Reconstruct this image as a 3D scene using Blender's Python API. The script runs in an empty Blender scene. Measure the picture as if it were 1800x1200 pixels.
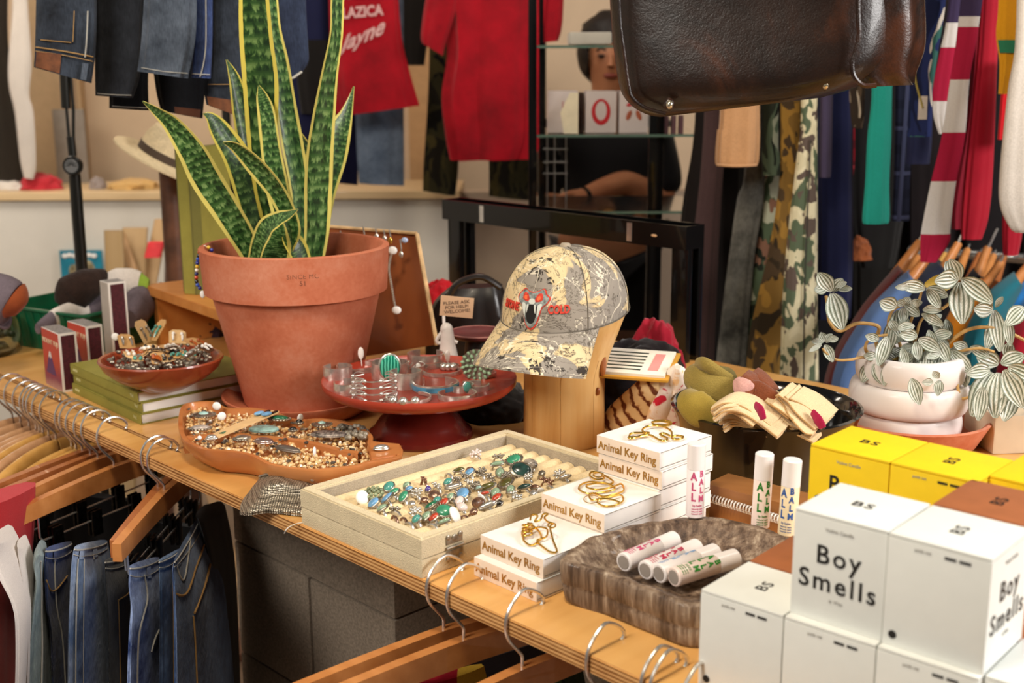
import bpy, bmesh, math, random
from mathutils import Vector, Matrix, Euler, noise as mnoise
PI=math.pi
S=bpy.context.scene
COL=S.collection
R=random.Random(7)
T=0.90                       # table top height (m)
CH=T+0.5274                  # camera height
FPX,PITCH,ROLL=2134.5,math.radians(12.883),math.radians(0.252)

def srgb(h):
    if isinstance(h,(tuple,list)): return tuple(h)[:3]
    h=h.lstrip('#'); c=[int(h[i:i+2],16)/255 for i in (0,2,4)]
    return tuple((x/12.92 if x<=.04045 else ((x+.055)/1.055)**2.4) for x in c)

# ---------------------------------------------------------------- camera
cam=bpy.data.cameras.new('camera'); camo_=bpy.data.objects.new('camera',cam); COL.objects.link(camo_)
cam.sensor_width=36; cam.lens=FPX/1800*36; cam.clip_start=.02; cam.clip_end=60
camo_.location=(0,0,CH)
camo_.rotation_euler=(Matrix.Rotation(PI/2-PITCH,3,'X')@Matrix.Rotation(-ROLL,3,'Z')).to_euler()
cam.dof.use_dof=True; cam.dof.focus_distance=1.48; cam.dof.aperture_fstop=6.0
S.camera=camo_
# ---------------------------------------------------------------- view + world
S.view_settings.view_transform='Standard'; S.view_settings.look='None'
S.view_settings.exposure=0.08; S.view_settings.gamma=1; S.view_settings.use_curve_mapping=False
w=bpy.data.worlds.new('world'); S.world=w; w.use_nodes=True
w.node_tree.nodes['Background'].inputs[0].default_value=(1.0,.95,.88,1)
w.node_tree.nodes['Background'].inputs[1].default_value=.08
# ---------------------------------------------------------------- lights
def area(name,loc,target,size,power,col=(1,1,1),sy=None,spread=PI):
    l=bpy.data.lights.new(name,'AREA'); o=bpy.data.objects.new(name,l); COL.objects.link(o)
    l.energy=power; l.color=col; l.shape='RECTANGLE'; l.size=size; l.size_y=sy or size; l.spread=spread
    o.location=loc; o.rotation_euler=(Vector(target)-Vector(loc)).to_track_quat('-Z','Y').to_euler(); return o
area('shop_window_light',(3.0,.15,2.45),(0.1,1.5,T),1.5,132,(1.0,.97,.94),1.2)
area('track_light_table',(-.2,.7,2.62),(-.1,1.6,T),.28,19,(1.0,.85,.64),.28)
area('ceiling_light_back_left',(-1.9,3.6,2.65),(-1.9,4.3,1.2),.8,30,(1.0,.90,.78))
area('ceiling_light_back_middle',(.0,3.3,2.65),(-.2,4.3,1.2),.7,11,(1.0,.90,.78))
area('ceiling_light_back_right',(1.6,1.9,2.65),(1.6,3.2,1.3),.5,16,(1.0,.93,.86))
area('front_fill_light',(-1.6,-.3,2.65),(-.8,1.4,.7),.9,52,(1.0,.93,.84))  # unseen fill added to brighten the hanging jeans and front faces
# ---------------------------------------------------------------- measuring helpers
_c,_s=math.cos(PITCH),math.sin(PITCH); _cr,_sr=math.cos(ROLL),math.sin(ROLL)
def ray(px,py):
    dx,dy=px-900,600-py
    X=(dx*_cr+dy*_sr)/FPX; Y=(-dx*_sr+dy*_cr)/FPX
    return Vector((X,_c+Y*_s,-_s+Y*_c))
O0=Vector((0,0,CH))
def atz(px,py,z=0): r=ray(px,py); return O0+r*((T+z-CH)/r.z)       # point on the level z above the table
def aty(px,py,y): r=ray(px,py); return O0+r*(y/r.y)                 # point at distance y into the room
AN=math.radians(-45.6); E1=Vector((math.cos(AN),math.sin(AN),0)); E2=Vector((-math.sin(AN),math.cos(AN),0))
def uv(u,v,z=0): return E1*u+E2*v+Vector((0,0,T+z))                 # table coordinates: u along the front edge, v into the depth
def atv(px,py,v): r=ray(px,py); return O0+r*(v/r.dot(E2))
# ---------------------------------------------------------------- object helpers
def fix(o,label,cat,group=None,kind=None):
    if label: o['label']=label
    if cat: o['category']=cat
    if group: o['group']=group
    if kind: o['kind']=kind
    return o
def thing(name,label,cat,loc=(0,0,0),rz=0,group=None):
    o=bpy.data.objects.new(name,None); COL.objects.link(o); o.empty_display_size=.05
    o.location=loc; o.rotation_euler=(0,0,rz); fix(o,label,cat,group); return o
def finish(name,bm,mat,parent=None,world=False,smooth=True,ang=40):
    me=bpy.data.meshes.new(name)
    loc=None
    if world:
        if parent is not None:
            M=(Matrix.Translation(parent.location)@parent.rotation_euler.to_matrix().to_4x4())
            if parent.parent is not None:
                q=parent.parent; M=(Matrix.Translation(q.location)@q.rotation_euler.to_matrix().to_4x4())@M
            bm.transform(M.inverted())
        else:
            xs=[v.co for v in bm.verts]
            loc=Vector(((min(v.x for v in xs)+max(v.x for v in xs))/2,(min(v.y for v in xs)+max(v.y for v in xs))/2,min(v.z for v in xs)))
            bm.transform(Matrix.Translation(-loc))
    bmesh.ops.recalc_face_normals(bm,faces=bm.faces)
    if smooth:
        for f_ in bm.faces: f_.smooth=True
        ca=math.radians(ang)
        for e in bm.edges:
            if len(e.link_faces)==2 and e.calc_face_angle(0)>ca: e.smooth=False
    bm.to_mesh(me); bm.free()
    if mat is not None:
        for m in (mat if isinstance(mat,(list,tuple)) else [mat]): me.materials.append(m)
    o=bpy.data.objects.new(name,me); COL.objects.link(o)
    if parent is not None: o.parent=parent
    if loc is not None: o.location=loc
    return o
def kids(o): return [c for c in bpy.data.objects if c.parent==o]
KID={}
def copy_tree(o,parent=None,chs=None):
    c=o.copy(); COL.objects.link(c)
    if parent: c.parent=parent
    for ch in list(o.children): copy_tree(ch,c)
    return c
def dup(o,loc,rz=0,label=None,group=None,rot=None,scale=None):
    c=copy_tree(o); c.location=loc; c.rotation_euler=rot if rot else (0,0,rz)
    if label: c['label']=label
    if group: c['group']=group
    if scale: c.scale=(scale,)*3
    return c
NB=lambda: bmesh.new()
def add_box(bm,c,s,M=None,bev=0,seg=2,mi=0):
    g=bmesh.ops.create_cube(bm,size=1)['verts']
    for v in g: v.co=Vector((v.co.x*s[0]+c[0],v.co.y*s[1]+c[1],v.co.z*s[2]+c[2]))
    fs=set(f_ for v in g for f_ in v.link_faces)
    if bev:
        es=list(set(e for v in g for e in v.link_edges))
        r=bmesh.ops.bevel(bm,geom=es,offset=bev,segments=seg,affect='EDGES',profile=.7)
        g=list(set(v for f_ in r['faces'] for v in f_.verts)|set(v for v in g if v.is_valid)); fs=set(f_ for v in g for f_ in v.link_faces)
    if M is not None:
        for v in g: v.co=M@v.co
    for f_ in fs: f_.material_index=mi
    return g
def box(name,c,s,mat,parent=None,bev=0,M=None,world=False,seg=2):
    bm=NB(); add_box(bm,c,s,M,bev,seg); return finish(name,bm,mat,parent,world)
def frames(P):
    n=len(P); Ts=[]
    for i in range(n):
        a=P[min(i+1,n-1)]-P[max(i-1,0)]; Ts.append(a.normalized() if a.length>1e-9 else Vector((0,0,1)))
    up=Vector((0,0,1)) if abs(Ts[0].z)<.9 else Vector((1,0,0))
    N=(up-Ts[0]*up.dot(Ts[0])).normalized(); out=[]
    for i in range(n):
        N=(N-Ts[i]*N.dot(Ts[i])); N=N.normalized() if N.length>1e-6 else Ts[i].orthogonal().normalized()
        out.append((Ts[i],N.copy(),Ts[i].cross(N)))
    return out
def cr(P,n,closed=False):
    """smooth curve through points, resampled"""
    P=[Vector(p) for p in P]; m=len(P); out=[]; segs=m if closed else m-1
    for k in range(n if closed else n+1):
        t=k/n*segs; i=min(int(t),segs-1); t-=i
        g=lambda j: P[j%m] if closed else P[max(0,min(m-1,j))]
        a,b,c,d=g(i-1),g(i),g(i+1),g(i+2)
        out.append(.5*((2*b)+(c-a)*t+(2*a-5*b+4*c-d)*t*t+(3*b-a-3*c+d)*t**3))
    return out
def lerpl(L,t):
    x=t*(len(L)-1); i=min(int(x),len(L)-2); return L[i]+(L[i+1]-L[i])*(x-i)
def add_tube(bm,P,r,sides=8,closed=False,caps=True,flat=1,mi=0):
    P=[Vector(p) for p in P]; n=len(P); F=frames(P); rings=[]
    for i,(t,a,b) in enumerate(F):
        rr=r if not isinstance(r,(list,tuple)) else lerpl(r,i/(n-1))
        rings.append([bm.verts.new(P[i]+a*math.cos(2*PI*k/sides)*rr+b*math.sin(2*PI*k/sides)*rr*flat) for k in range(sides)])
    nn=n if closed else n-1
    for i in range(nn):
        A,B=rings[i],rings[(i+1)%n]
        for k in range(sides):
            f_=bm.faces.new((A[k],A[(k+1)%sides],B[(k+1)%sides],B[k])); f_.material_index=mi
    if caps and not closed:
        bm.faces.new(rings[0][::-1]).material_index=mi; bm.faces.new(rings[-1]).material_index=mi
def add_lathe(bm,prof,seg=48,c=(0,0,0),sx=1,sy=1,M=None,jit=0,mi=0):
    rings=[]
    for (r,z) in prof:
        if r<1e-6: v=bm.verts.new(Vector((c[0],c[1],c[2]+z))); rings.append([v])
        else: rings.append([bm.verts.new(Vector((c[0]+r*sx*math.cos(2*PI*k/seg),c[1]+r*sy*math.sin(2*PI*k/seg),c[2]+z))) for k in range(seg)])
    for A,B in zip(rings,rings[1:]):
        for k in range(seg):
            k2=(k+1)%seg
            if len(A)==1 and len(B)==1: continue
            if len(A)==1: f_=bm.faces.new((A[0],B[k2],B[k]))
            elif len(B)==1: f_=bm.faces.new((A[k],A[k2],B[0]))
            else: f_=bm.faces.new((A[k],A[k2],B[k2],B[k]))
            f_.material_index=mi
    if M is not None:
        for A in rings:
            for v in A: v.co=M@v.co
def add_ball(bm,c,s,seg=12,rg=8,M=None,mi=0):
    pr=[(math.sin(PI*i/rg),-math.cos(PI*i/rg)) for i in range(rg+1)]; pr[0]=(0,-1); pr[-1]=(0,1)
    MM=Matrix.Translation(c)@((M.to_4x4() if M is not None else Matrix.Identity(4)))@Matrix.Diagonal((s[0],s[1],s[2],1))
    add_lathe(bm,pr,seg,M=MM,mi=mi)
def add_prism(bm,pts,z0,z1,M=None,bev=0,mi=0):
    lo=[bm.verts.new(Vector((p[0],p[1],z0))) for p in pts]; hi=[bm.verts.new(Vector((p[0],p[1],z1))) for p in pts]
    n=len(pts); fs=[bm.faces.new(lo[::-1]),bm.faces.new(hi)]
    for k in range(n): fs.append(bm.faces.new((lo[k],lo[(k+1)%n],hi[(k+1)%n],hi[k])))
    for f_ in fs: f_.material_index=mi
    if M is not None:
        for v in lo+hi: v.co=M@v.co
    if bev:
        es=list(set(e for v in lo+hi for e in v.link_edges)); bmesh.ops.bevel(bm,geom=es,offset=bev,segments=2,affect='EDGES')
def add_loft(bm,secs,n=40,folds=(),caps=True,mi=0,jit=0,pinch=1.0):
    """secs: (centre, halfwidth vector, halfdepth vector)"""
    rings=[]
    m=len(secs)
    for i,(c,a,b) in enumerate(secs):
        t=i/(m-1); ring=[]
        for k in range(n):
            th=2*PI*k/n; q=1+sum(am*(.35+.65*t)*math.cos(kk*th+ph+dr*t) for kk,am,ph,dr in folds)
            ca,sa=math.cos(th),math.sin(th)
            ca=math.copysign(abs(ca)**pinch,ca)
            p=c+a*ca*(.5+.5*q)+b*sa*q*(1)
            if jit: p=p+b.normalized()*jit*mnoise.noise(p*9)
            ring.append(bm.verts.new(p))
        rings.append(ring)
    for A,B in zip(rings,rings[1:]):
        for k in range(n): bm.faces.new((A[k],A[(k+1)%n],B[(k+1)%n],B[k])).material_index=mi
    if caps:
        for rg in (rings[0][::-1],rings[-1]): bm.faces.new(rg).material_index=mi
def add_blade(bm,P,W,side,nrm,fold=.25,nx=6,th=.0008,mi=0,wave=0,ruf=0,curl=None):
    """leaf / strap: P centre line, W half widths, side vectors; closed thin solid with uv"""
    uvl=bm.loops.layers.uv.verify(); n=len(P); G=[]
    for sgn in (1,-1):
        g=[]
        for i in range(n):
            t=i/(n-1); wv=lerpl(W,t) if not callable(W) else W(t)
            sd=side[i] if isinstance(side,list) else side; nm=nrm[i] if isinstance(nrm,list) else nrm
            row=[]
            for k in range(nx+1):
                s=2*k/nx-1; lift=fold*wv*s*s+ (ruf*wv*abs(s)*math.sin(t*23+s*2) if ruf else 0)
                row.append(bm.verts.new(P[i]+sd*wv*s+nm*(lift+sgn*th*.5*(1-.6*abs(s)))))
            g.append(row)
        G.append(g)
    def face(vs,uvs):
        f_=bm.faces.new(vs); f_.material_index=mi
        for l,q in zip(f_.loops,uvs): l[uvl].uv=q
    for gi,g in enumerate(G):
        for i in range(n-1):
            for k in range(nx):
                q=[(k/nx,i/(n-1)),((k+1)/nx,i/(n-1)),((k+1)/nx,(i+1)/(n-1)),(k/nx,(i+1)/(n-1))]
                vs=[g[i][k],g[i][k+1],g[i+1][k+1],g[i+1][k]]
                if gi: vs=vs[::-1]; q=q[::-1]
                face(vs,q)
    a,b=G
    for i in range(n-1):
        for k in (0,nx):
            face([a[i][k],a[i+1][k],b[i+1][k],b[i][k]],[(k/nx,i/(n-1)),(k/nx,(i+1)/(n-1)),(k/nx,(i+1)/(n-1)),(k/nx,i/(n-1))])
    for i in (0,n-1):
        for k in range(nx): face([a[i][k],a[i][k+1],b[i][k+1],b[i][k]],[(k/nx,i/(n-1)),((k+1)/nx,i/(n-1)),((k+1)/nx,i/(n-1)),(k/nx,i/(n-1))])
_tc={}
def text(name,body,size,mat,parent,M,bold=0.0,ext=.0002,align='CENTER',sx=1,warp=None,space=1.0,label=None,line=1.0,shear=0):
    """letters as thin solid meshes lying in the local xy plane of M"""
    cu=bpy.data.curves.new(name,'FONT'); cu.body=body; cu.size=size; cu.extrude=ext; cu.offset=bold*size; cu.align_x=align; cu.align_y='CENTER'
    cu.space_character=space; cu.space_line=line; cu.resolution_u=3; cu.shear=shear
    o=bpy.data.objects.new(name,cu); COL.objects.link(o)
    bpy.context.view_layer.update()
    me=bpy.data.meshes.new_from_object(o.evaluated_get(bpy.context.evaluated_depsgraph_get()))
    bpy.data.objects.remove(o); bpy.data.curves.remove(cu)
    for v in me.vertices:
        p=Vector((v.co.x*sx,v.co.y,v.co.z))
        if warp: v.co=warp(p)
        else: v.co=M@p
    me.materials.clear(); me.materials.append(mat)
    ob=bpy.data.objects.new(name,me); COL.objects.link(ob); ob.parent=parent
    if label: ob['label']=label
    return ob
def basis(o,x,y,z):
    x,y,z=Vector(x).normalized(),Vector(y).normalized(),Vector(z).normalized()
    M=Matrix((x,y,z)).transposed().to_4x4(); M.translation=o; return M
ORD=['first','second','third','fourth','fifth','sixth','seventh','eighth','ninth','tenth','eleventh','twelfth','thirteenth','fourteenth','fifteenth','sixteenth','seventeenth','eighteenth']
# ---------------------------------------------------------------- materials
class NT:
    def __init__(s,name):
        s.m=bpy.data.materials.new(name); s.m.use_nodes=True; s.t=s.m.node_tree; s.b=s.t.nodes['Principled BSDF']
    def n(s,ty,**k):
        nd=s.t.nodes.new(ty)
        for a,v in k.items():
            if a.startswith('_'): setattr(nd,a[1:],v)
            else: nd.inputs[a.replace('__',' ')].default_value=v
        return nd
    def l(s,a,b): s.t.links.new(a,b)
    def co(s,kind='Object',sc=(1,1,1),rot=(0,0,0)):
        tc=s.n('ShaderNodeTexCoord'); mp=s.n('ShaderNodeMapping'); mp.inputs['Scale'].default_value=sc; mp.inputs['Rotation'].default_value=rot
        s.l(tc.outputs[kind],mp.inputs['Vector']); return mp.outputs[0]
    def noise(s,v,sc=5,det=4,rough=.55,dist=0):
        nd=s.n('ShaderNodeTexNoise'); nd.inputs['Scale'].default_value=sc; nd.inputs['Detail'].default_value=det; nd.inputs['Roughness'].default_value=rough; nd.inputs['Distortion'].default_value=dist
        s.l(v,nd.inputs['Vector']); return nd.outputs['Fac']
    def ramp(s,fac,stops,inter='LINEAR'):
        r=s.n('ShaderNodeValToRGB'); e=r.color_ramp; e.interpolation=inter
        while len(e.elements)<len(stops): e.elements.new(.5)
        for el,(p,c) in zip(e.elements,stops): el.position=p; el.color=(*srgb(c),1)
        s.l(fac,r.inputs[0]); return r.outputs[0]
    def mix(s,fac,a,b,mode='MIX'):
        m=s.n('ShaderNodeMix',_data_type='RGBA',_blend_type=mode)
        for i,x in ((0,fac),(6,a),(7,b)):
            if isinstance(x,(int,float)): m.inputs[i].default_value=x
            elif isinstance(x,(str,tuple)): m.inputs[i].default_value=(*srgb(x),1)
            else: s.l(x,m.inputs[i])
        return m.outputs[2]
    def math(s,op,a,b=0.0,c=None):
        m=s.n('ShaderNodeMath',_operation=op)
        for i,x in enumerate((a,b) if c is None else (a,b,c)):
            if isinstance(x,(int,float)): m.inputs[i].default_value=x
            else: s.l(x,m.inputs[i])
        return m.outputs[0]
    def bump(s,h,st=.3,d=.002):
        b=s.n('ShaderNodeBump'); b.inputs['Strength'].default_value=st; b.inputs['Distance'].default_value=d; s.l(h,b.inputs['Height']); s.l(b.outputs[0],s.b.inputs['Normal'])
    def fin(s,col,rough=.6,metal=0,coat=0,spec=.5,sheen=0,trans=0,ior=1.45,sss=0):
        i=s.b.inputs
        if isinstance(col,(str,tuple)): i['Base Color'].default_value=(*srgb(col),1)
        else: s.l(col,i['Base Color'])
        if isinstance(rough,(int,float)): i['Roughness'].default_value=rough
        else: s.l(rough,i['Roughness'])
        i['Metallic'].default_value=metal; i['Coat Weight'].default_value=coat; i['Specular IOR Level'].default_value=spec
        i['Sheen Weight'].default_value=sheen; i['Transmission Weight'].default_value=trans; i['IOR'].default_value=ior
        return s.m
_mc={}
def cached(f):
    def g(*a,**k):
        key=(f.__name__,repr(a),repr(sorted(k.items())))
        if key not in _mc: _mc[key]=f(*a,**k)
        return _mc[key]
    return g
@cached
def plain(name,col,rough=.5,metal=0,coat=0,var=.06,sc=30,spec=.5,bump=0):
    t=NT(name); v=t.co(); n=t.noise(v,sc,5)
    c=srgb(col); d=tuple(max(0,x*(1-var*2.2)) for x in c); e=tuple(min(1,x*(1+var)) for x in c)
    if bump: t.bump(n,bump,.001)
    return t.fin(t.ramp(n,[(.3,d),(.7,e)]),rough,metal,coat,spec)
@cached
def cloth(name,col,var=.2,sc=18,rough=.9,weave=900,sheen=.15,bs=.25):
    t=NT(name); v=t.co(); n=t.noise(v,sc,6,.6); c=srgb(col)
    fine=t.noise(v,weave,2); base=t.ramp(n,[(.25,tuple(x*(1-var) for x in c)),(.75,tuple(min(1,x*(1+var*.6)) for x in c))])
    col2=t.mix(.25,base,t.ramp(fine,[(.3,(.25,.25,.25)),(.7,(1,1,1))]),'MULTIPLY')
    t.bump(t.math('ADD',t.math('MULTIPLY',fine,.4),t.noise(v,14,3)),bs,.006)
    return t.fin(col2,rough,0,0,.2,sheen)
@cached
def denim(name,dark,light,fade=.5,sc=7):
    t=NT(name); v=t.co(); n=t.noise(v,sc,5,.65); fine=t.noise(t.co(sc=(1,1,.15)),650,2)
    base=t.ramp(n,[(max(.0,fade-.13),dark),(min(1,fade+.13),light)])
    c=t.mix(.55,base,t.ramp(fine,[(.3,(.3,.3,.33)),(.72,(1.0,1.0,1.0))]),'MULTIPLY')
    t.bump(t.math('ADD',t.math('MULTIPLY',fine,.5),t.noise(v,25,3)),.4,.006)
    return t.fin(c,.88,0,0,.2,.1)
@cached
def wood(name,c1,c2,sc=6,axis='x',ang=0,rough=.45,coat=.15,ring=7,dark=None,spec=.4):
    t=NT(name); st={'x':(.12,1,1),'y':(1,.12,1),'z':(1,1,.12)}[axis]
    tc=t.n('ShaderNodeTexCoord'); m0=t.n('ShaderNodeMapping'); m0.inputs['Rotation'].default_value=(0,0,ang); t.l(tc.outputs['Object'],m0.inputs[0])
    mp=t.n('ShaderNodeMapping'); mp.inputs['Scale'].default_value=st; t.l(m0.outputs[0],mp.inputs[0]); v=mp.outputs[0]
    n=t.noise(v,sc,6,.6,.6); g=t.noise(v,sc*ring,3,.5); 
    a=t.math('ADD',t.math('MULTIPLY',n,.65),t.math('MULTIPLY',g,.35))
    st_=[(.3,c1),(.68,c2)] if not dark else [(.28,dark),(.42,c1),(.7,c2)]
    t.bump(g,.12,.001)
    return t.fin(t.ramp(a,st_),rough,0,coat,spec)
@cached
def metal(name,col,rough=.25,var=.3,sc=60):
    t=NT(name); n=t.noise(t.co(),sc,4); c=srgb(col)
    t.bump(n,.15,.0006)
    return t.fin(t.ramp(n,[(.35,tuple(x*(1-var) for x in c)),(.65,c)]),rough,.86)
@cached
def camo(name,cols,sc=9,stretch=(1,1,.6)):
    t=NT(name); v=t.co(sc=stretch); n=t.noise(v,sc,2,.45,.8); m=t.noise(t.co(sc=stretch,rot=(1,.4,2)),sc*1.4,2,.45,.5)
    k=len(cols); a=t.ramp(n,[(0,cols[0]),(.44,cols[1]),(.55,cols[2%k])],'CONSTANT')
    c=t.mix(t.ramp(m,[(0,(0,0,0)),(.57,(1,1,1))],'CONSTANT'),a,cols[-1])
    t.bump(t.noise(t.co(),300,2),.3,.002)
    return t.fin(c,.9,0,0,.2)
@cached
def bands(name,stops,axis='z',rough=.9,weave=600):
    """stripes woven across a garment: stops=(height in object space, colour)"""
    t=NT(name); v=t.co(); sp=t.n('ShaderNodeSeparateXYZ'); t.l(v,sp.inputs[0]); z=sp.outputs['XYZ'.index(axis.upper())]
    lo,hi=stops[0][0],stops[-1][0]+.001
    fac=t.math('DIVIDE',t.math('SUBTRACT',z,lo),hi-lo)
    col=t.ramp(fac,[((p-lo)/(hi-lo),c) for p,c in stops],'CONSTANT')
    fine=t.noise(v,weave,2); t.bump(t.math('ADD',t.math('MULTIPLY',fine,.4),t.noise(v,14,3)),.25,.005)
    return t.fin(t.mix(.2,col,t.ramp(fine,[(.3,(.3,.3,.3)),(.7,(1,1,1))]),'MULTIPLY'),rough,0,0,.2)
@cached
def plaid(name,base,l1,l2,sc=22):
    t=NT(name); v=t.co(); sp=t.n('ShaderNodeSeparateXYZ'); t.l(v,sp.inputs[0])
    def band(o,s,w,ph=0): return t.math('GREATER_THAN',t.math('SINE',t.math('MULTIPLY_ADD',o,s*6.283,ph)),w)
    c=t.mix(t.math('MULTIPLY',band(sp.outputs[0],sc,.3),.6),base,l1); c=t.mix(t.math('MULTIPLY',band(sp.outputs[2],sc,.3),.6),c,l1)
    c=t.mix(band(sp.outputs[0],sc*.5,.96,1),c,l2); c=t.mix(band(sp.outputs[2],sc*.5,.96,1),c,l2)
    return t.fin(c,.9,0,0,.2)
def glassy(name,col=(.9,.95,.92),rough=.02,alpha=None):
    t=NT(name); return t.fin(col,rough,0,0,.5,0,1.0,1.45)
@cached
def leafmat(name,edge,c1,c2,c3,w=.36,bandsc=26):
    t=NT(name); tc=t.n('ShaderNodeTexCoord'); sp=t.n('ShaderNodeSeparateXYZ'); t.l(tc.outputs['UV'],sp.inputs[0])
    d=t.math('ABSOLUTE',t.math('SUBTRACT',sp.outputs[0],.5))
    nv=t.noise(t.co('Object'),18,3); dd=t.math('ADD',d,t.math('MULTIPLY',t.math('SUBTRACT',nv,.5),.10))
    mp=t.n('ShaderNodeMapping'); mp.inputs['Scale'].default_value=(2.2,9,1); t.l(tc.outputs['UV'],mp.inputs[0])
    n0=t.noise(mp.outputs[0],2.2,5,.7,.3); sw=t.math('SINE',t.math('ADD',t.math('MULTIPLY',sp.outputs[1],bandsc*7.5),t.math('MULTIPLY',n0,16.0)))
    n=t.math('ADD',t.math('MULTIPLY',sw,.065),n0)
    g=t.ramp(n,[(.38,c1),(.52,c2),(.66,c3)])
    c=t.mix(t.math('GREATER_THAN',dd,w),g,edge)
    t.bump(n,.1,.001)
    return t.fin(c,.38,0,.1,.45)
@cached
def silverleaf(name):
    t=NT(name); tc=t.n('ShaderNodeTexCoord'); sp=t.n('ShaderNodeSeparateXYZ'); t.l(tc.outputs['UV'],sp.inputs[0])
    d=t.math('ABSOLUTE',t.math('SUBTRACT',sp.outputs[0],.5))
    s=t.math('SINE',t.math('MULTIPLY_ADD',d,33.0,-1.6)); vein=t.math('SINE',t.math('ADD',t.math('MULTIPLY',sp.outputs[1],85.0),t.math('MULTIPLY',d,60.0)))
    n=t.noise(t.co(),90,3)
    c=t.mix(t.math('MULTIPLY',t.math('GREATER_THAN',s,.30),.85),t.ramp(n,[(.3,'#c0c8b8'),(.7,'#f0f1e8')]),'#4c5839')
    c=t.mix(t.math('MULTIPLY',t.math('GREATER_THAN',vein,.8),.35),c,'#6a7358')
    t.bump(s,.5,.0015)
    return t.fin(c,.42,0,.1)
def boardwood(name,c1,c2,dark):      # plywood edge layers
    t=NT(name); v=t.co(); sp=t.n('ShaderNodeSeparateXYZ'); t.l(v,sp.inputs[0])
    l=t.math('SINE',t.math('MULTIPLY',sp.outputs[2],6.283/.0042)); n=t.noise(t.co(sc=(1,1,12)),14,6,.7)
    a=t.math('ADD',t.math('MULTIPLY',l,.22),n)
    t.bump(n,.3,.001)
    return t.fin(t.ramp(a,[(.25,dark),(.5,c1),(.72,c2)]),.6,0,0,.3)
SILVER=metal('silver metal','#e6e1d8',.28,.3,90); OLDSILVER=metal('aged silver metal','#b5ab9c',.38,.5,120); CHROME=metal('polished chrome','#d8d6d3',.08,.08,40)
GOLD=metal('polished brass wire','#e3b552',.22,.15,50); WHITE=plain('white card','#f1eee9',.55,var=.02); BLACK=plain('black lacquer','#0c0c0d',.25,0,.4,.05)
TERRA=None
# ---------------------------------------------------------------- the setting
def struct(name,bm,mat,label=None):
    o=finish(name,bm,mat,None,True,smooth=False); o['kind']='structure'
    if label: o['label']=label
    return o
m_floor=wood('floor boards','#6b5643','#8a7058',3,'x',.3,.5)
m_wall=plain('painted plaster warm','#cdb497',.85,var=.03,sc=6); m_wallw=plain('painted plaster pale','#d9d3c8',.85,var=.03,sc=5)
m_dark=plain('dark painted wall','#2a221d',.9,var=.1,sc=5)
b=NB(); add_box(b,(0,2.2,-.03),(7.4,6.4,.06)); struct('floor',b,m_floor)
b=NB(); add_box(b,(-1.275,5.25,1.4),(4.65,.1,2.8)); struct('wall_back',b,m_wall)
b=NB(); add_box(b,(2.375,5.25,1.4),(2.65,.1,2.8)); struct('wall_back_right',b,plain('painted plaster ochre','#a58c62',.85,var=.05,sc=5))
b=NB(); add_box(b,(-3.65,2.2,1.4),(.1,6.4,2.8)); struct('wall_left',b,m_wallw)
b=NB(); add_box(b,(3.65,3.6,1.4),(.1,3.3,2.8)); struct('wall_right',b,m_dark)
b=NB(); add_box(b,(0,4.55,2.83),(7.4,1.6,.06)); struct('ceiling',b,m_wallw)
# low wall with a wooden ledge along the back
ledge=aty(0,345,4.5).z
b=NB(); add_box(b,(-1.9,4.58,ledge/2-.01),(3.4,.16,ledge-.02)); struct('wall_ledge',b,m_wallw)
b=NB(); add_box(b,(-1.9,4.70,ledge),(3.42,.44,.03),bev=.004); struct('trim_1',b,wood('pale ledge wood','#c9a97c','#e0c59b',5,'x'))
b=NB(); add_box(b,(.45,4.62,ledge/2),(1.3,.10,ledge)); struct('wall_ledge_middle',b,plain('pale plaster shade tone','#b9a48f',.85,var=.04,sc=5))  # same pale wall as the left part, its shade put into the colour
for i,(xa,xb) in enumerate([(55,118),(142,150)]):
    P,Q=aty(xa,200,5.18),aty(xb,200,5.18)
    b=NB(); add_box(b,((P.x+Q.x)/2,5.17,1.5),(Q.x-P.x,.06,1.35),bev=.008); struct('trim_%d'%(i+2),b,plain('door frame paint','#c8ab86',.6,var=.03))
b=NB(); P,Q=aty(720,200,5.18),aty(770,200,5.18); add_box(b,((P.x+Q.x)/2,5.165,1.4),(Q.x-P.x,.07,2.8)); struct('trim_4',b,plain('pillar paint','#b98f62',.7,var=.05))

# ---------------------------------------------------------------- the display table
tab=thing('display_table','long plywood display table with a slotted hanging strip along its front edge','table',uv(-1.2,1.2,-T))
m_top=wood('honey plywood face','#c68841','#e8b670',7,'x',AN,.32,.2,5)
m_ply=boardwood('plywood edge layers','#b98550','#d9aa70','#7a4b22')
bm=NB()
F0,B0=.762,1.76
out=[(-2.5,F0),(.62,F0),(.62,B0),(-2.5,B0),(-2.5,.807),(-1.50,.807),(-1.47,.802),(-1.50,.796),(-2.5,.796)]
pts=[E1*a+E2*c for a,c in out]
add_prism(bm,[(p.x,p.y) for p in pts],T-.018,T,bev=.0012)
for f_ in bm.faces:
    f_.normal_update(); f_.material_index=0 if abs(f_.normal.z)>.7 else 1
finish('tabletop',bm,[m_top,m_ply],tab,True,ang=30)
blk=plain('concrete block','#8a7c6c',.95,var=.16,sc=260,bump=.5)
def block(ua,ub,va,vb,z,label):
    o=thing('cinder_block',label,'concrete block',uv((ua+ub)/2,(va+vb)/2,z-T),AN,'concrete blocks holding up the table')
    bm=NB(); add_box(bm,(0,0,.0945),(ub-ua-.002,vb-va-.002,.189),bev=.004); finish('block_body',bm,blk,o); return o
zt=T-.0185-.189
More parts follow.
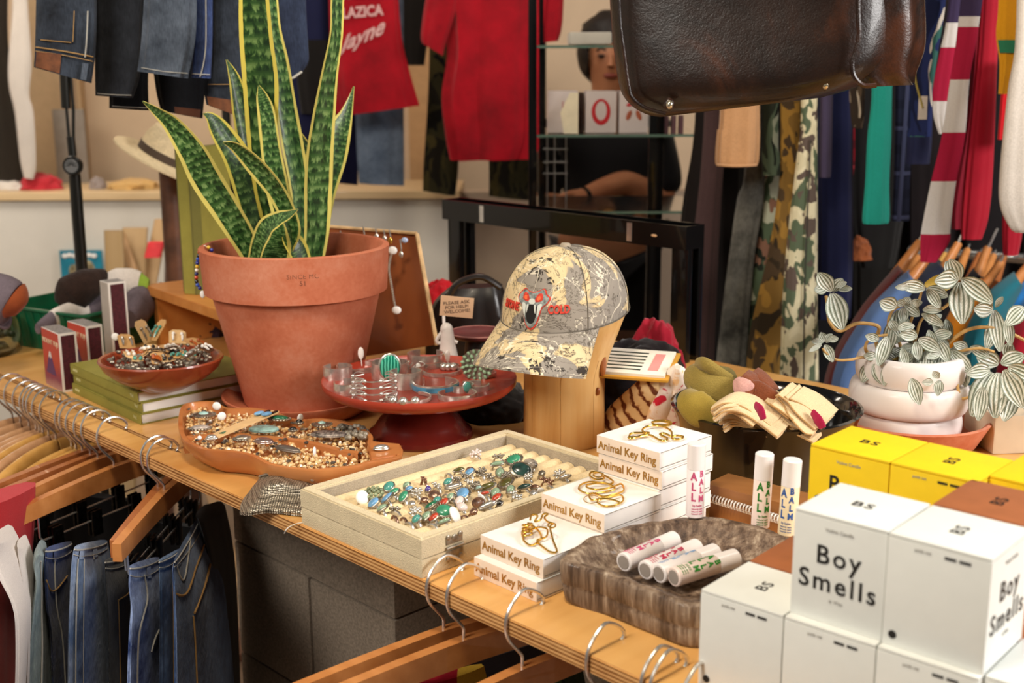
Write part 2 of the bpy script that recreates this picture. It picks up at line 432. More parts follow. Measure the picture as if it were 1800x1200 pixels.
for r in range(4):
    z=zt-.1915*r; rn=['top','second','third','bottom'][r]
    if r%2==0:
        block(-1.605,-1.20,.95,1.14,z,'long grey concrete block in the %s course, front of the table support'%rn)
        block(-1.605,-1.20,1.145,1.335,z,'long grey concrete block in the %s course, rear of the table support'%rn)
    else:
        block(-1.605,-1.403,.95,1.335,z,'grey concrete block in the %s course, left of the upright joint'%rn)
        block(-1.400,-1.20,.95,1.335,z,'grey concrete block in the %s course, right of the upright joint'%rn)
for r in range(4): block(-1.17,-.78,1.10,1.29,zt-.1915*r,'concrete block set further back at the right, %s course'%['top','second','third','bottom'][r])
# ---------------------------------------------------------------- burlap ring case
def yawb(x,y,yaw,z=0): return Matrix.Translation((x,y,T+z))@Matrix.Rotation(yaw,4,'Z')
m_bur=cloth('burlap cloth','#e2d2b0',.10,40,.95,700,0,.5); m_lin=cloth('grey linen lining','#b3a692',.2,30,.95,500,0,.5)
m_foam=cloth('cream foam pad','#ecd4a8',.05,30,.9,400,0,.2)
CY=math.radians(-46.0); cw,cd,chh=.2205,.335,.0447
case=thing('ring_case','open burlap covered display case lying on the table edge, filled with rows of rings','display case',(-.0955,1.1885,T),CY)
# local frame: front corner at the origin, x to the left is -x, depth +y
bm=NB(); add_box(bm,(-cw/2,cd/2,.0105),(cw,cd,.021),bev=.002); finish('case_lid',bm,m_bur,case)
bm=NB(); th=.0135
z0,z1=.0222,chh
out=[(-cw,0),(0,0),(0,cd),(-cw,cd)]; inn=[(-cw+th,th),(-th,th),(-th,cd-th),(-cw+th,cd-th)]
def ringwall(bm,o,i,z0,z1):
    V=lambda p,z: bm.verts.new((p[0],p[1],z))
    A=[V(p,z0) for p in o];B=[V(p,z1) for p in o];C=[V(p,z1) for p in i];D=[V(p,z0) for p in i]
    for k in range(4):
        j=(k+1)%4
        for a,c in ((A,B),(B,C),(C,D),(D,A)): bm.faces.new((a[k],a[j],c[j],c[k]))
ringwall(bm,out,inn,z0,z1); bmesh.ops.bevel(bm,geom=[e for e in bm.edges if all(v.co.z>z1-.001 for v in e.verts)],offset=.0018,segments=2,affect='EDGES')
cf=finish('case_frame',bm,m_bur,case)
bm=NB(); t2=th+.001; ringwall(bm,[(-cw+th,th),(-th,th),(-th,cd-th),(-cw+th,cd-th)],[(-cw+t2,t2),(-t2,t2),(-t2,cd-t2),(-cw+t2,cd-t2)],.024,.0405); finish('lining',bm,m_lin,cf)
bm=NB(); add_box(bm,(-cw/2,cd/2,.0235),(cw-2*th,cd-2*th,.002))
NR=9; wR=(cw-2*t2-.002)/NR
for i in range(NR):
    x=-cw+t2+.001+wR*(i+.5); pr=[(math.cos(PI*k/8)*wR*.49,math.sin(PI*k/8)*.0075) for k in range(9)]
    add_prism(bm,[(-a,c) for a,c in pr],t2+.001,cd-t2-.001,M=Matrix.Translation((x,0,.0245))@Matrix(((1,0,0,0),(0,0,1,0),(0,1,0,0),(0,0,0,1))))
finish('foam_roll_pad',bm,m_foam,case)
# metal clasp on the right front side
bm=NB(); cl=.033
for zz,h in ((.031,.010),(.0165,.013)):
    add_box(bm,(.0006,cl+.012,zz),(.0012,.023,h*.62),bev=.0004)
    for k in (-1,1): add_ball(bm,(.0012,cl+.012+k*.0085,zz+(.005 if zz>.02 else -.005)),(.001,.0034,.0034))
    add_ball(bm,(.0012,cl+.012,zz+(.003 if zz>.02 else -.006)),(.001,.004,.004))
add_tube(bm,[(.0016,cl,.0245),(.0016,cl+.024,.0245)],.0016)
finish('clasp',bm,OLDSILVER,cf)
# ---------------------------------------------------------------- key ring boxes
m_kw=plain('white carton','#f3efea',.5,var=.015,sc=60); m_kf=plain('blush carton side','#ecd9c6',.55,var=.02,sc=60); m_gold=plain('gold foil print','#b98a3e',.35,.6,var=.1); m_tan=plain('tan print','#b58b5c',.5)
KS,KH=.0936,.0214
def keybox(label,x,y,z,yaw,k=0):
    o=thing('key_ring_box',label,'box',(x,y,T+z),yaw,'white key ring boxes')
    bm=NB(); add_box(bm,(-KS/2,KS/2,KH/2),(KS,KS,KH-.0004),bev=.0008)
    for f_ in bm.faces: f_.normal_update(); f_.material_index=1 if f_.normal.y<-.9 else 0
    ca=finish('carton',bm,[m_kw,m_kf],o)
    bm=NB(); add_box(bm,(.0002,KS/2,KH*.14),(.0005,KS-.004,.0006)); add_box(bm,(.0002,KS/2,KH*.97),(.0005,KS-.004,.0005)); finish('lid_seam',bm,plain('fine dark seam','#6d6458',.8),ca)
    text('printed_words','Animal Key Ring',.0138,m_gold,ca,basis((-KS/2-.001,-.0004,KH*.48),(1,0,0),(0,0,1),(0,-1,0)),bold=.012,sx=.93)
    return o
ya=math.radians(-46.3)
kb={}
kb['A0']=keybox('white key ring box at the bottom of the front stack beside the ring case',.0235,1.1300,0,ya)
kb['A1']=keybox('white key ring box on top of the front stack, carrying the standing gold key ring',.0303,1.1379,KH,ya)
for k in range(3): kb['B%d'%k]=keybox(['lowest white key ring box of the middle stack','middle white key ring box of the middle stack','white key ring box on top of the middle stack, under the looped gold key ring'][k],.0966+[.001,-.0015,0][k],1.2057+[.001,.002,0][k],KH*k,ya+[.01,-.01,0][k])
for k in range(5): kb['C%d'%k]=keybox(['lowest white key ring box of the tallest stack','second white key ring box from the bottom of the tallest stack','middle white key ring box of the tallest stack','second white key ring box from the top of the tallest stack','topmost white key ring box, under the bird shaped gold key ring'][k],.1619+[-.002,.001,-.001,.003,0][k],1.2737+[.002,0,0,0,0][k],KH*1.035*k,ya+[.02,0,-.012,.012,0][k])
def wirering(name,label,x,y,z,yaw,pts2,r=.0011,closed=False,n=120,extra=()):
    o=thing(name,label,'key ring',(x,y,T+z),yaw,'gold wire key rings')
    bm=NB(); add_tube(bm,cr([Vector(p) for p in pts2],n,closed),r,8,closed); finish('bent_wire',bm,GOLD,o)
    for nm,p,rr in extra:
        bm=NB(); add_tube(bm,cr([Vector(q) for q in p],60),rr,7); finish(nm,bm,GOLD,o)
    return o
def circ3(c,r,a,b,turns=1.0,n=16,pitch=0):
    a,b=Vector(a),Vector(b); nn=a.cross(b); return [Vector(c)+a*r*math.cos(2*PI*k/n)+b*r*math.sin(2*PI*k/n)+nn*pitch*k/n for k in range(int(n*turns)+1)]
# 1: animal with coiled neck and long straight leg (front stack)
def onbox(key,px_,py_,z): return atz(px_,py_,z)
def loc_pts(o_xy,yaw,L,z):
    Mi=(Matrix.Translation((o_xy[0],o_xy[1],T))@Matrix.Rotation(yaw,4,'Z')).inverted(); out=[]
    for a in L:
        p=atz(a[0],a[1],z+(a[2] if len(a)>2 else 0)); out.append(Mi@p)
    return [Vector((p.x,p.y,p.z-z)) for p in out]
zA=KH*2; A=(.0303,1.1379)
L=[(921,952,.001),(918,935,.001),(935,925,.001),(952,945,.001),(935,960,.001),(920,950,.002),(925,937,.003),(940,930,.0035),(950,928,.003),(962,932,.003),(960,945,.003),(944,952,.002),(958,966,.001),(969,972,.001),(979,970,.001),(972,950,.006),(967,928,.012),(972,922,.012),(962,918,.011),(957,911,.010),(963,905,.012),(955,905,.010),(950,915,.008),(940,918,.008),(945,908,.010),(935,906,.011),(932,915,.010)]
ext=[('neck_coil',loc_pts(A,ya,[(927,921,.012)]+[(930+9*math.cos(k*1.05)-3,922+k*.95+2.5*math.sin(k*1.05),.011-k*.0004) for k in range(22)],zA),.0009),
     ('split_ring',loc_pts(A,ya,[(970+7*math.cos(k*.8),925+4*math.sin(k*.8),.013) for k in range(9)],zA),.0009)]
wirering('key_ring','gold wire animal key ring with a coiled neck, lying on the front white box',A[0],A[1],zA+.0012,ya,loc_pts(A,ya,L,zA),extra=ext)
zB=KH*3; B=(.0966,1.2057)
L=[(1055,832,.003),(1040,831,.003),(1037,838,.002),(1048,844,.002),(1062,842,.003),(1058,836,.003),(1068,840,.003),(1078,848,.002),(1070,852,.001),(1040,848,.001),(1022,853,.001),(1018,862,.001),(1035,869,.001),(1062,866,.001),(1079,862,.002),(1078,856,.003),(1060,850,.004),(1035,853,.003),(1032,858,.003),(1050,862,.004),(1075,858,.004),(1092,852,.002),(1096,864,.001),(1080,870,.002),(1060,874,.002),(1043,868,.002),(1036,872,.002),(1040,880,.001),(1055,878,.003),(1075,874,.003),(1092,872,.002),(1095,882,.001),(1080,890,.001),(1062,891,.001),(1050,884,.001),(1060,878,.003),(1078,880,.003),(1090,885,.002)]
wirering('key_ring','gold wire key ring bent in wavy loops, on the middle white box',B[0],B[1],zB+.0012,ya,loc_pts(B,ya,L,zB),n=180,extra=[('split_ring',loc_pts(B,ya,[(1052+9*math.cos(k*.8),836+4*math.sin(k*.8),.006) for k in range(9)],zB),.0009),('split_ring',loc_pts(B,ya,[(1040+14*math.cos(k*.8),879+7*math.sin(k*.8),.001) for k in range(9)],zB),.0005)])
zC=KH*1.035*5; C=(.1619,1.2737)
L=[(1106,769,.001),(1110,763,.001),(1128,762,.001),(1141,762,.001),(1130,766,.001),(1112,772,.001),(1105,770,.001),(1125,769,.001),(1142,766,.001),(1158,774,.001),(1168,776,.001),(1173,772,.001),(1160,765,.002),(1168,763,.002),(1180,768,.001),(1190,767,.001),(1201,769,.001),(1195,773,.001),(1182,772,.001),(1180,760,.002),(1170,753,.002),(1160,750,.002),(1148,749,.002),(1135,752,.002),(1129,758,.002),(1136,763,.002)]
wirering('key_ring','gold wire bird key ring on the topmost white box',C[0],C[1],zC+.0012,ya,loc_pts(C,ya,L,zC),r=.0013,extra=[('split_ring',loc_pts(C,ya,[(1163+17*math.cos(k*.8),744+4*math.sin(k*.8),.002) for k in range(9)],zC),.0010),('clip',loc_pts(C,ya,[(1145,743,.003),(1165,742,.003),(1180,746,.003),(1170,750,.003),(1150,747,.003)],zC),.0012)])
# ---------------------------------------------------------------- candle boxes
BS,BH=.0785,.0905; yb=math.radians(-41.3)
m_cw=plain('pale grey carton','#e4e6e1',.5,var=.012,sc=50); m_cy=plain('yellow carton','#f2cf1c',.5,var=.02,sc=50); m_cb=plain('copper brown carton','#a3623c',.5,var=.05,sc=50)
m_ink=plain('black ink','#1d1a18',.6); m_inkl=plain('faint grey ink','#a7a49d',.7)
def candlebox(label,x,y,z,yaw,mat,front='bare',bsrot=False,side=None,ink=None):
    o=thing('candle_box',label,'box',(x,y,T+z),yaw,{m_cw:'pale candle boxes',m_cy:'yellow candle boxes',m_cb:'brown candle boxes'}[mat])
    ink=ink or m_ink
    bm=NB(); add_box(bm,(-BS/2,BS/2,(BH-.003)/2),(BS,BS,BH-.0032),bev=.0007); ca=finish('carton',bm,mat,o)
    bm=NB(); add_box(bm,(-BS/2,BS/2,BH-.0014),(BS-.0004,BS-.0004,.0024),bev=.0009); lf=finish('lid_flap',bm,mat,o)
    X=Vector((1,0,0)); Y=Vector((0,1,0))
    text('printed_initials','BS',.0150,ink,lf,basis((-BS/2,BS/2,BH+.0001),*( (Y,-X,(0,0,1)) if bsrot else (X,Y,(0,0,1)))),sx=1.2,space=1.1)
    def words(face):
        if face=='f': base,xx,nz=Vector((-BS/2,-.0003,0)),(1,0,0),(0,-1,0)
        else: base,xx,nz=Vector((.0003,BS/2,0)),(0,1,0),(1,0,0)
        text('printed_name','Boy\nSmells',.0220,ink,ca,basis(base+Vector((0,0,BH*.50)),xx,(0,0,1),nz),bold=.012,space=1.22,line=1.02,sx=.98)
        text('small_print','Votive Candle',.0042,m_inkl,ca,basis(base+Vector((0,0,BH*.87)),xx,(0,0,1),nz))
        text('small_print','in Wax',.0040,m_inkl,ca,basis(base+Vector((0,0,BH*.22)),xx,(0,0,1),nz))
    def bare(face):
        if face=='f': base,xx,nz=Vector((-BS/2,-.0003,0)),Vector((1,0,0)),(0,-1,0)
        else: base,xx,nz=Vector((.0003,BS/2,0)),Vector((0,1,0)),(1,0,0)
        text('small_print','poids net',.0034,m_inkl,ca,basis(base-xx*.012+Vector((0,0,BH*.91)),xx,(0,0,1),nz))
        bm=NB()
        for k in (-.005,.006): add_box(bm,(k,0,0),(.0088,.0022,.0002))
        M=basis(base+xx*.014+Vector((0,0,BH*.905)),xx,(0,0,1),nz); bm.transform(M); finish('printed_bar',bm,ink,ca)
        bm=NB(); add_lathe(bm,[(0,0),(.0033,0),(.0033,.0003),(0,.0003)],20,M=basis(base-xx*.031+Vector((0,0,.0095)),xx,(0,0,1),nz)); finish('round_mark',bm,ink,ca)
    {'words':words,'bare':bare}[front]('f')
    {'words':words,'bare':bare}[side or ('bare' if front=='words' else 'words')]('r')
    return o
d1=Vector((math.cos(yb),math.sin(yb),0))*(BS+.0010); d2=Vector((-math.sin(yb),math.cos(yb),0))*(BS+.0010)
W0=Vector((.2192,.9103,0)); 
candlebox('pale candle box at the left end of the front bottom row, its top uncovered',W0.x,W0.y,0,yb,m_cw,'bare',True)
candlebox('pale candle box in the bottom row, right of the uncovered one',(W0+d1).x,(W0+d1).y,0,yb,m_cw,'bare',True)
candlebox('pale candle box at the bottom right corner of the pile',(W0+d1*2).x,(W0+d1*2).y,0,yb,m_cw,'bare',True)
candlebox('pale candle box half out of frame at the bottom right',(W0+d1*3+d2*.1).x,(W0+d1*3+d2*.1).y,0,yb,m_cw,'words')
W1=Vector((.2846,.8645,0)); 
candlebox('pale candle box on the upper row turned with its big black words to the front',W1.x,W1.y,BH,yb,m_cw,'words',False,'bare')
W2=W1+d1+d2*(-.03)
candlebox('pale candle box on the upper row right of the one with big black words',W2.x,W2.y,BH,yb-.012,m_cw,'bare',True,'words')
B0_=W0+d2*1.02; 
candlebox('copper brown candle box whose corner shows behind the leftmost pale box',B0_.x,B0_.y,0,yb,m_cb)
candlebox('copper brown candle box hidden low behind the pale boxes',(B0_+d1).x,(B0_+d1).y,0,yb,m_cb)
candlebox('copper brown candle box low at the right, under the brown top box',(B0_+d1*2).x,(B0_+d1*2).y,0,yb,m_cb)
candlebox('copper brown candle box on the upper row behind the right pale box',(W2+d2*1.03).x,(W2+d2*1.03).y,BH,yb-.012,m_cb,'bare',True)
zY=.1687
yy=math.radians(-43)
d1y=Vector((math.cos(yy),math.sin(yy),0))*(BS+.001)
P=atz(1564,811,2*BH); Q=P+d1y+Vector((0,0,0)); Z=Q+d1y+d2*.30
YL=['yellow candle box at the left end of the yellow row','yellow candle box in the middle of the yellow row','yellow candle box at the right edge of the picture']
for k,p in enumerate((P,Q,Z)):
    candlebox(YL[k],p.x,p.y,BH,yy,m_cy,'words' if k==0 else 'bare',k!=0)
    candlebox(YL[k].replace('yellow candle box','yellow candle box underneath the one'),p.x,p.y,0,yy,m_cy,'bare',True)
# ---------------------------------------------------------------- terracotta pot with a snake plant
m_ter=NT('terracotta'); _v=m_ter.co(); _n=m_ter.noise(_v,9,6,.65); _n2=m_ter.noise(_v,160,3)
m_ter.bump(_n2,.12,.001); m_ter=m_ter.fin(m_ter.ramp(m_ter.math('ADD',m_ter.math('MULTIPLY',_n,.8),m_ter.math('MULTIPLY',_n2,.2)),[(.3,'#ab583a'),(.5,'#bd6e50'),(.72,'#cd8b70')]),.75,0,0,.3)
m_soil=plain('potting soil','#3a261a',.95,var=.4,sc=150,bump=1)
PX,PY=-.3306,1.837; PB=.016
pot=thing('potted_snake_plant','tall snake plant with yellow edged leaves in a large terracotta pot','potted plant',(PX,PY,T+PB))
prof=[(0,0),(.086,0),(.088,.004),(.1265,.168),(.1275,.174),(.1385,.176),(.1425,.236),(.1432,.243),(.1405,.2445),(.134,.2445),(.1305,.240),(.122,.18),(.118,.168),(.0,.168)]
bm=NB(); add_lathe(bm,prof[:-1]+[(.100,.10),(0,.10)],96); potm=finish('pot',bm,m_ter,pot,ang=50)
bm=NB(); add_lathe(bm,[(0,.190),(.05,.193),(.1,.190),(.1235,.188),(.12,.17),(0,.17)],48)
for k in range(60): a=R.uniform(0,6.28); q=R.uniform(.01,.115); add_ball(bm,(q*math.cos(a),q*math.sin(a),.192),(R.uniform(.002,.006),)*3,6,4)
finish('soil',bm,m_soil,pot)
text('stamped_mark','SINCE MC\n51',.0095,plain('stamp grey','#7a4a36',.8),potm,None,warp=lambda p:(lambda a: Vector((.1407*math.sin(a),-.1407*math.cos(a),.213+p.y))+Vector((math.sin(a),-math.cos(a),0))*(.0003+p.z+.0006*(p.y/.02)))(math.radians(14)+p.x/.1407),space=1.1)
text('stamped_mark','NURSERY',.001,m_soil,pot,Matrix.Translation((0,0,.1))) if False else None
sau=finish('plant_saucer',(lambda b:(add_lathe(b,[(0,0),(.098,0),(.104,.004),(.122,.026),(.1225,.029),(.119,.029),(.112,.022),(.102,.0155),(.0,.0155)],80),b)[1])(NB()),m_ter,None,True); fix(sau,'terracotta saucer under the large pot of the snake plant','saucer'); sau.location+=Vector((PX,PY,T))
m_leaf=leafmat('snake plant leaf','#dccf70','#173317','#3d6531','#86a666',.385,26)
m_leafd=leafmat('snake plant leaf dark','#cdbd55','#112a10','#2c4b20','#67834a',.38,24)
def leaf(pts,ys,tilt=0,mat=None,fold=.22,name='leaf',ruf=0):
    """pts: (px,py,half width px) from base to tip; ys: distance from the camera, base and tip; tilt turns the blade about its length"""
    C=[];W=[]
    for i,(x,y,w_) in enumerate(pts):
        Y=ys[0]+(ys[1]-ys[0])*i/(len(pts)-1); p=aty(x,y,Y); C.append(p); W.append(w_*Y/FPX/abs(math.cos(tilt)))
    n=44; P=cr(C,n); Wd=[v.x for v in cr([Vector((q,0,0)) for q in W],n)]
    sd=[];nr=[]
    for i in range(n+1):
        t=(P[min(i+1,n)]-P[max(i-1,0)]).normalized(); view=(P[i]-O0).normalized(); s=t.cross(view).normalized(); m=s.cross(t)
        q=tilt*(1 if i<n*.8 else 1); s2=s*math.cos(q)+m*math.sin(q); sd.append(s2); nr.append(s2.cross(t).normalized()*(-1))
    bm=NB(); add_blade(bm,P,[max(.0004,x) for x in Wd],sd,nr,fold,10,.0022,ruf=ruf); return finish(name,bm,mat or m_leaf,pot,True)
LV=[ # base ................................................. tip
 ([(455,470,17),(430,420,22),(400,370,25),(365,315,27),(340,268,24),(305,220,16),(275,195,8),(251,178,1)],(1.84,1.72),.35,m_leaf),
 ([(470,470,14),(455,420,20),(435,340,24),(415,280,24),(385,230,18),(370,208,10),(357,200,1)],(1.86,1.83),-.5,m_leafd),
 ([(500,470,14),(500,440,18),(515,400,15),(490,340,16),(450,290,16),(415,258,9),(392,250,1)],(1.82,1.74),.6,m_leaf),
 ([(485,470,16),(478,400,20),(462,330,24),(440,270,20),(425,200,17),(412,140,10),(398,105,1)],(1.89,1.9),-.4,m_leafd),
 ([(495,470,18),(485,400,22),(470,320,24),(462,240,26),(460,150,30),(452,70,28),(448,0,25),(446,-60,20),(450,-140,3)],(1.87,1.82),.25,m_leafd),
 ([(500,470,16),(505,400,20),(490,330,20),(478,260,17),(470,200,15),(462,170,10),(455,150,1)],(1.84,1.84),.5,m_leaf),
 ([(528,470,14),(530,400,18),(525,330,17),(512,250,19),(500,180,18),(490,110,16),(478,50,14),(474,-10,12),(475,-80,2)],(1.88,1.9),-.3,m_leaf),
 ([(540,470,12),(545,400,16),(553,330,17),(550,280,12),(532,245,6),(522,225,1)],(1.92,1.97),.6,m_leafd),
 ([(548,470,17),(555,400,22),(557,330,24),(560,270,23),(568,200,19),(578,130,14),(590,60,11),(592,0,11),(598,-60,9),(604,-120,1)],(1.83,1.80),-.45,m_leaf),
 ([(553,470,12),(562,410,16),(572,340,20),(588,280,23),(597,235,22),(610,200,11),(618,170,4),(622,152,1)],(1.88,1.92),.55,m_leaf),
 ([(445,470,10),(455,430,13),(470,400,16),(490,386,13),(508,378,8),(524,368,1)],(1.78,1.70),.5,m_leaf),
 ([(478,472,26),(482,440,30),(484,415,26),(488,395,16),(492,380,2)],(1.79,1.78),.1,m_leaf),
 ([(535,475,14),(522,440,18),(510,420,16),(505,400,9),(498,385,1)],(1.80,1.79),-.5,m_leafd),
 ([(490,470,12),(492,380,10),(488,310,9),(480,270,5),(468,245,1)],(1.86,1.86),.3,m_leaf),
 ([(455,470,12),(440,400,15),(425,330,13),(412,300,7),(400,285,1)],(1.9,1.93),.4,m_leafd),
]
for pts,ys,ti,mt in LV: leaf(pts,ys,ti,mt)
# beads hanging over the rim, white dangling tag
def beads(name,label,px_pts,Y,r,cols,group=None,parent=None,n=None):
    o=thing(name,label,'bracelet',aty(px_pts[-1][0],px_pts[-1][1],Y)) ; 
    P=cr([aty(a,b_,Y) for a,b_ in px_pts],400); acc=0; k=0; bms={}
    last=P[0]
    for p in P:
        if (p-last).length>=r*1.75:
            last=p; c=cols[k%len(cols)]; k+=1
            bms.setdefault(c,NB()); add_ball(bms[c],p,(r,r,r),8,6)
    for c,bm in bms.items(): finish('bead_strand',bm,plain('glass bead '+c,c,.15,0,.5,.05),o,True)
    return o
bd=beads('beaded_bracelet','multicoloured beaded strand draped over the left rim of the terracotta pot',[(372,446),(371,438),(362,434),(352,440),(348,455),(346,470),(345,490),(347,500),(352,507)],PY-.01,.0032,['#1c2d8a','#d8b23a','#e8e4da','#182060','#c04a2c','#10131c','#3353b5'])
bm=NB(); add_ball(bm,aty(356,517,PY-.01),(.004,.0015,.006)); finish('shell_tag',bm,WHITE,bd,True)
bm=NB(); add_tube(bm,[aty(352,507,PY-.01),aty(356,512,PY-.01)],.0006); finish('cord',bm,BLACK,bd,True)

# ---------------------------------------------------------------- red cake stand
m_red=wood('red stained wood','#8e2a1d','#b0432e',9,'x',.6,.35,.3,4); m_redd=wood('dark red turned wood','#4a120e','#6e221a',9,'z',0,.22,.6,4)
CKX,CKY,CKZ=-.1332,1.690,.0872
ck=thing('cake_stand','round red wooden pedestal stand spread with silver and turquoise bracelets','cake stand',(CKX,CKY,T))
bm=NB(); add_lathe(bm,[(0,CKZ-.022),(.118,CKZ-.020),(.132,CKZ-.014),(.139,CKZ-.007),(.1402,CKZ-.001),(.1395,CKZ+.0015),(.1365,CKZ+.001),(.131,CKZ-.0025),(0,CKZ-.003)],96); finish('plate',bm,m_red,ck)
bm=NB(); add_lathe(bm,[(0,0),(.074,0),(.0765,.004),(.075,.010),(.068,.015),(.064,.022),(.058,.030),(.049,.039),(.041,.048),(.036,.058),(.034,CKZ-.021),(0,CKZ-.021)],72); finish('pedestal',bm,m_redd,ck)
CT=T+CKZ-.003      # plate surface
# ---------------------------------------------------------------- bracelets on the stand
TURQ=plain('turquoise stone','#4f9c90',.3,0,.4,.25,40); BLUE=plain('blue turquoise stone','#4e8fb0',.3,0,.4,.25,60); MALA=NT('malachite')
_v=MALA.co(); _w=MALA.n('ShaderNodeTexWave'); _w.inputs['Scale'].default_value=70; _w.inputs['Distortion'].default_value=2; _w.bands_direction='X'; MALA.l(_v,_w.inputs[0]); MALA=MALA.fin(MALA.ramp(_w.outputs['Fac'],[(.2,'#0f6a55'),(.5,'#1f8f74'),(.8,'#59bfa2')]),.2,0,.5)
def cuff(label,px_,py_,r,h,style,rz=0,tilt=0,zoff=0,op=.5,ell=.9,mat=None,name='cuff_bracelet',cat='bracelet'):
    p=atz(px_,py_,CKZ-.003); o=thing(name,label,cat,(p.x,p.y,CT+zoff),rz,'bracelets on the red stand')
    if tilt: o.rotation_euler=(tilt,0,rz)
    mat=mat or SILVER
    def arc(r_,a0,a1,z,n=40): return [Vector((r_*math.cos(a0+(a1-a0)*k/n),r_*ell*math.sin(a0+(a1-a0)*k/n),z)) for k in range(n+1)]
    a0,a1=-PI/2+op-PI+PI, 1.5*PI-op
    a0=-PI/2-PI*1.0+PI+0; 
    A0,A1=PI/2+op,PI/2+2*PI-op      # opening faces +y (away), front faces -y
    def band(r_,z0,z1,t=.0011):
        bm=NB(); rings=[]
        for q in arc(r_,A0,A1,0):
            d=Vector((q.x,q.y/ell,0)).normalized(); rings.append([bm.verts.new(q+d*t+Vector((0,0,z0))),bm.verts.new(q+d*(t*1.2)+Vector((0,0,(z0+z1)/2))),bm.verts.new(q+d*t+Vector((0,0,z1))),bm.verts.new(q-d*t+Vector((0,0,z1))),bm.verts.new(q-d*t+Vector((0,0,z0)))])
        for a,b_ in zip(rings,rings[1:]):
            for k in range(5): bm.faces.new((a[k],a[(k+1)%5],b_[(k+1)%5],b_[k]))
        bm.faces.new(rings[0]); bm.faces.new(rings[-1][::-1]); return bm
    if style=='band': finish('band',band(r,.0005,h),mat,o)
    if style=='inlay':
        bd_=finish('band',band(r,.0005,h),mat,o); finish('stone_inlay',band(r+.0011,h*.22,h*.8,.0008),BLUE,bd_)
    if style=='wires':
        for k in range(4):
            z=.002+h*k/4; bm=NB(); add_tube(bm,arc(r,A0,A1,z),.0009,7); add_tube(bm,[q+Vector((0,0,(.003*math.sin(i*.55)))) for i,q in enumerate(arc(r,A0,A1,z+.002))],.0006,6); finish('wire',bm,mat,o)
        for k in range(4):
            for dx in (-.35,.35,PI+1.2,PI-1.2):
                bm=NB(); a=-PI/2+dx; add_ball(bm,(r*1.04*math.cos(a),r*ell*1.04*math.sin(a),.003+h*k/4),(.0028,)*3,10,7); finish('silver_bead',bm,mat,o)
    if style=='oval':
        finish('band',band(r,.0005,h*.6,),mat,o)
        bm=NB(); add_ball(bm,(0,-r*ell-.001,h*.55),(h*.42,.003,h*.52),24,14); bz_=finish('bezel',bm,mat,o)
        bm=NB(); add_ball(bm,(0,-r*ell-.0025,h*.55),(h*.36,.0035,h*.46),24,14); finish('stone',bm,MALA if h>.03 else TURQ,bz_)
    if style=='balls':
        finish('band',band(r,.002,h*.5),mat,o)
        for k,a in enumerate((-.75,-.25,.3)):
            bm=NB(); q=-PI/2+a; add_ball(bm,(r*math.cos(q),r*ell*math.sin(q),h*.5),(.0062,)*3,20,12); finish('silver_ball',bm,SILVER,o)
    if style=='cluster':
        finish('band',band(r,.0005,.006),mat,o)
        for ring,(n_,rr) in enumerate(((1,0),(6,.008),(11,.015),(16,.0215))):
            for k in range(n_):
                a=2*PI*k/n_+ring*.2; c=Vector((rr*math.cos(a),-r*ell-.003,.021+rr*math.sin(a)*.95))
                bm=NB(); M=Matrix.Rotation(-a,3,'Y'); add_ball(bm,c,(.0036,.0022,.0024),10,6,M=M); finish('stone',bm,plain('pale green turquoise','#8fae8c',.35,0,.3,.2,60),o)
        bm=NB(); add_lathe(bm,[(0,0),(.0235,0),(.0235,.0015),(0,.0015)],30,M=basis((0,-r*ell-.0005,.021),(1,0,0),(0,0,1),(0,-1,0))); finish('setting',bm,OLDSILVER,o)
    if style=='fan':
        finish('band',band(r,.0005,h*.5),mat,o); bm=NB()
        for k in range(9):
            a=-.9+1.8*k/8; add_tube(bm,[Vector((0,-r*ell-.002,.004)),Vector((math.sin(a)*h,-r*ell-.003,.004+math.cos(a)*h*.9))],[.0006,.0016],6)
        finish('fan_rays',bm,mat,o)
    return o
cuff('thin silver bangle standing at the left rim of the red stand, tipped on its side',594,664,.020,.018,'band',.4,0,0,.3)
cuff('plain silver cuff at the far left back of the red stand',628,650,.030,.008,'band',.2)
cuff('small silver cuff with a rounded end, between the pot and the four row wire cuff',612,690,.020,.016,'band',1.0)
cuff('openwork silver cuff of four beaded wire rows, at the front of the red stand',658,700,.030,.036,'wires',.05,0,0,.5,.75)
cuff('cuff with a big upright banded green stone, at the back of the red stand',686,664,.026,.040,'oval',.1)
cuff('silver cuff with fan shaped rays, right of the big green stone',716,655,.026,.026,'fan',-.2)
cuff('wide hammered silver cuff at the middle of the red stand',714,680,.022,.024,'band',.2)
cuff('silver cuff with three large round balls, at the front rim of the red stand',718,704,.030,.013,'balls',.1)
cuff('lower of two stacked silver cuffs at the back of the red stand',750,643,.026,.009,'band',-.3)
cuff('silver cuff resting on another at the back of the red stand',749,643,.027,.011,'band',-.1,0,.0095)
cuff('slim silver cuff at the right of the back pair on the red stand',777,656,.028,.006,'band',.5)
cuff('silver cuff with a blue green inlaid band, at the front right of the red stand',766,685,.031,.012,'inlay',.1)
cuff('plain open silver cuff nearest the front right rim of the red stand',804,699,.026,.008,'band',.3)
cuff('cuff set with a round sunburst of pale green stones, under the cap brim',845,660,.022,.030,'cluster',-.2)
cuff('silver cuff with one upright oval turquoise, right of the blue inlaid cuff',812,687,.016,.017,'oval',.5)
cuff('narrow silver cuff with a small blue stone, in front of the sunburst cuff',838,684,.018,.014,'oval',-.9)
cuff('brown beaded bangle in front of the white clip figure',790,648,.014,.012,'balls',.2,mat=OLDSILVER)
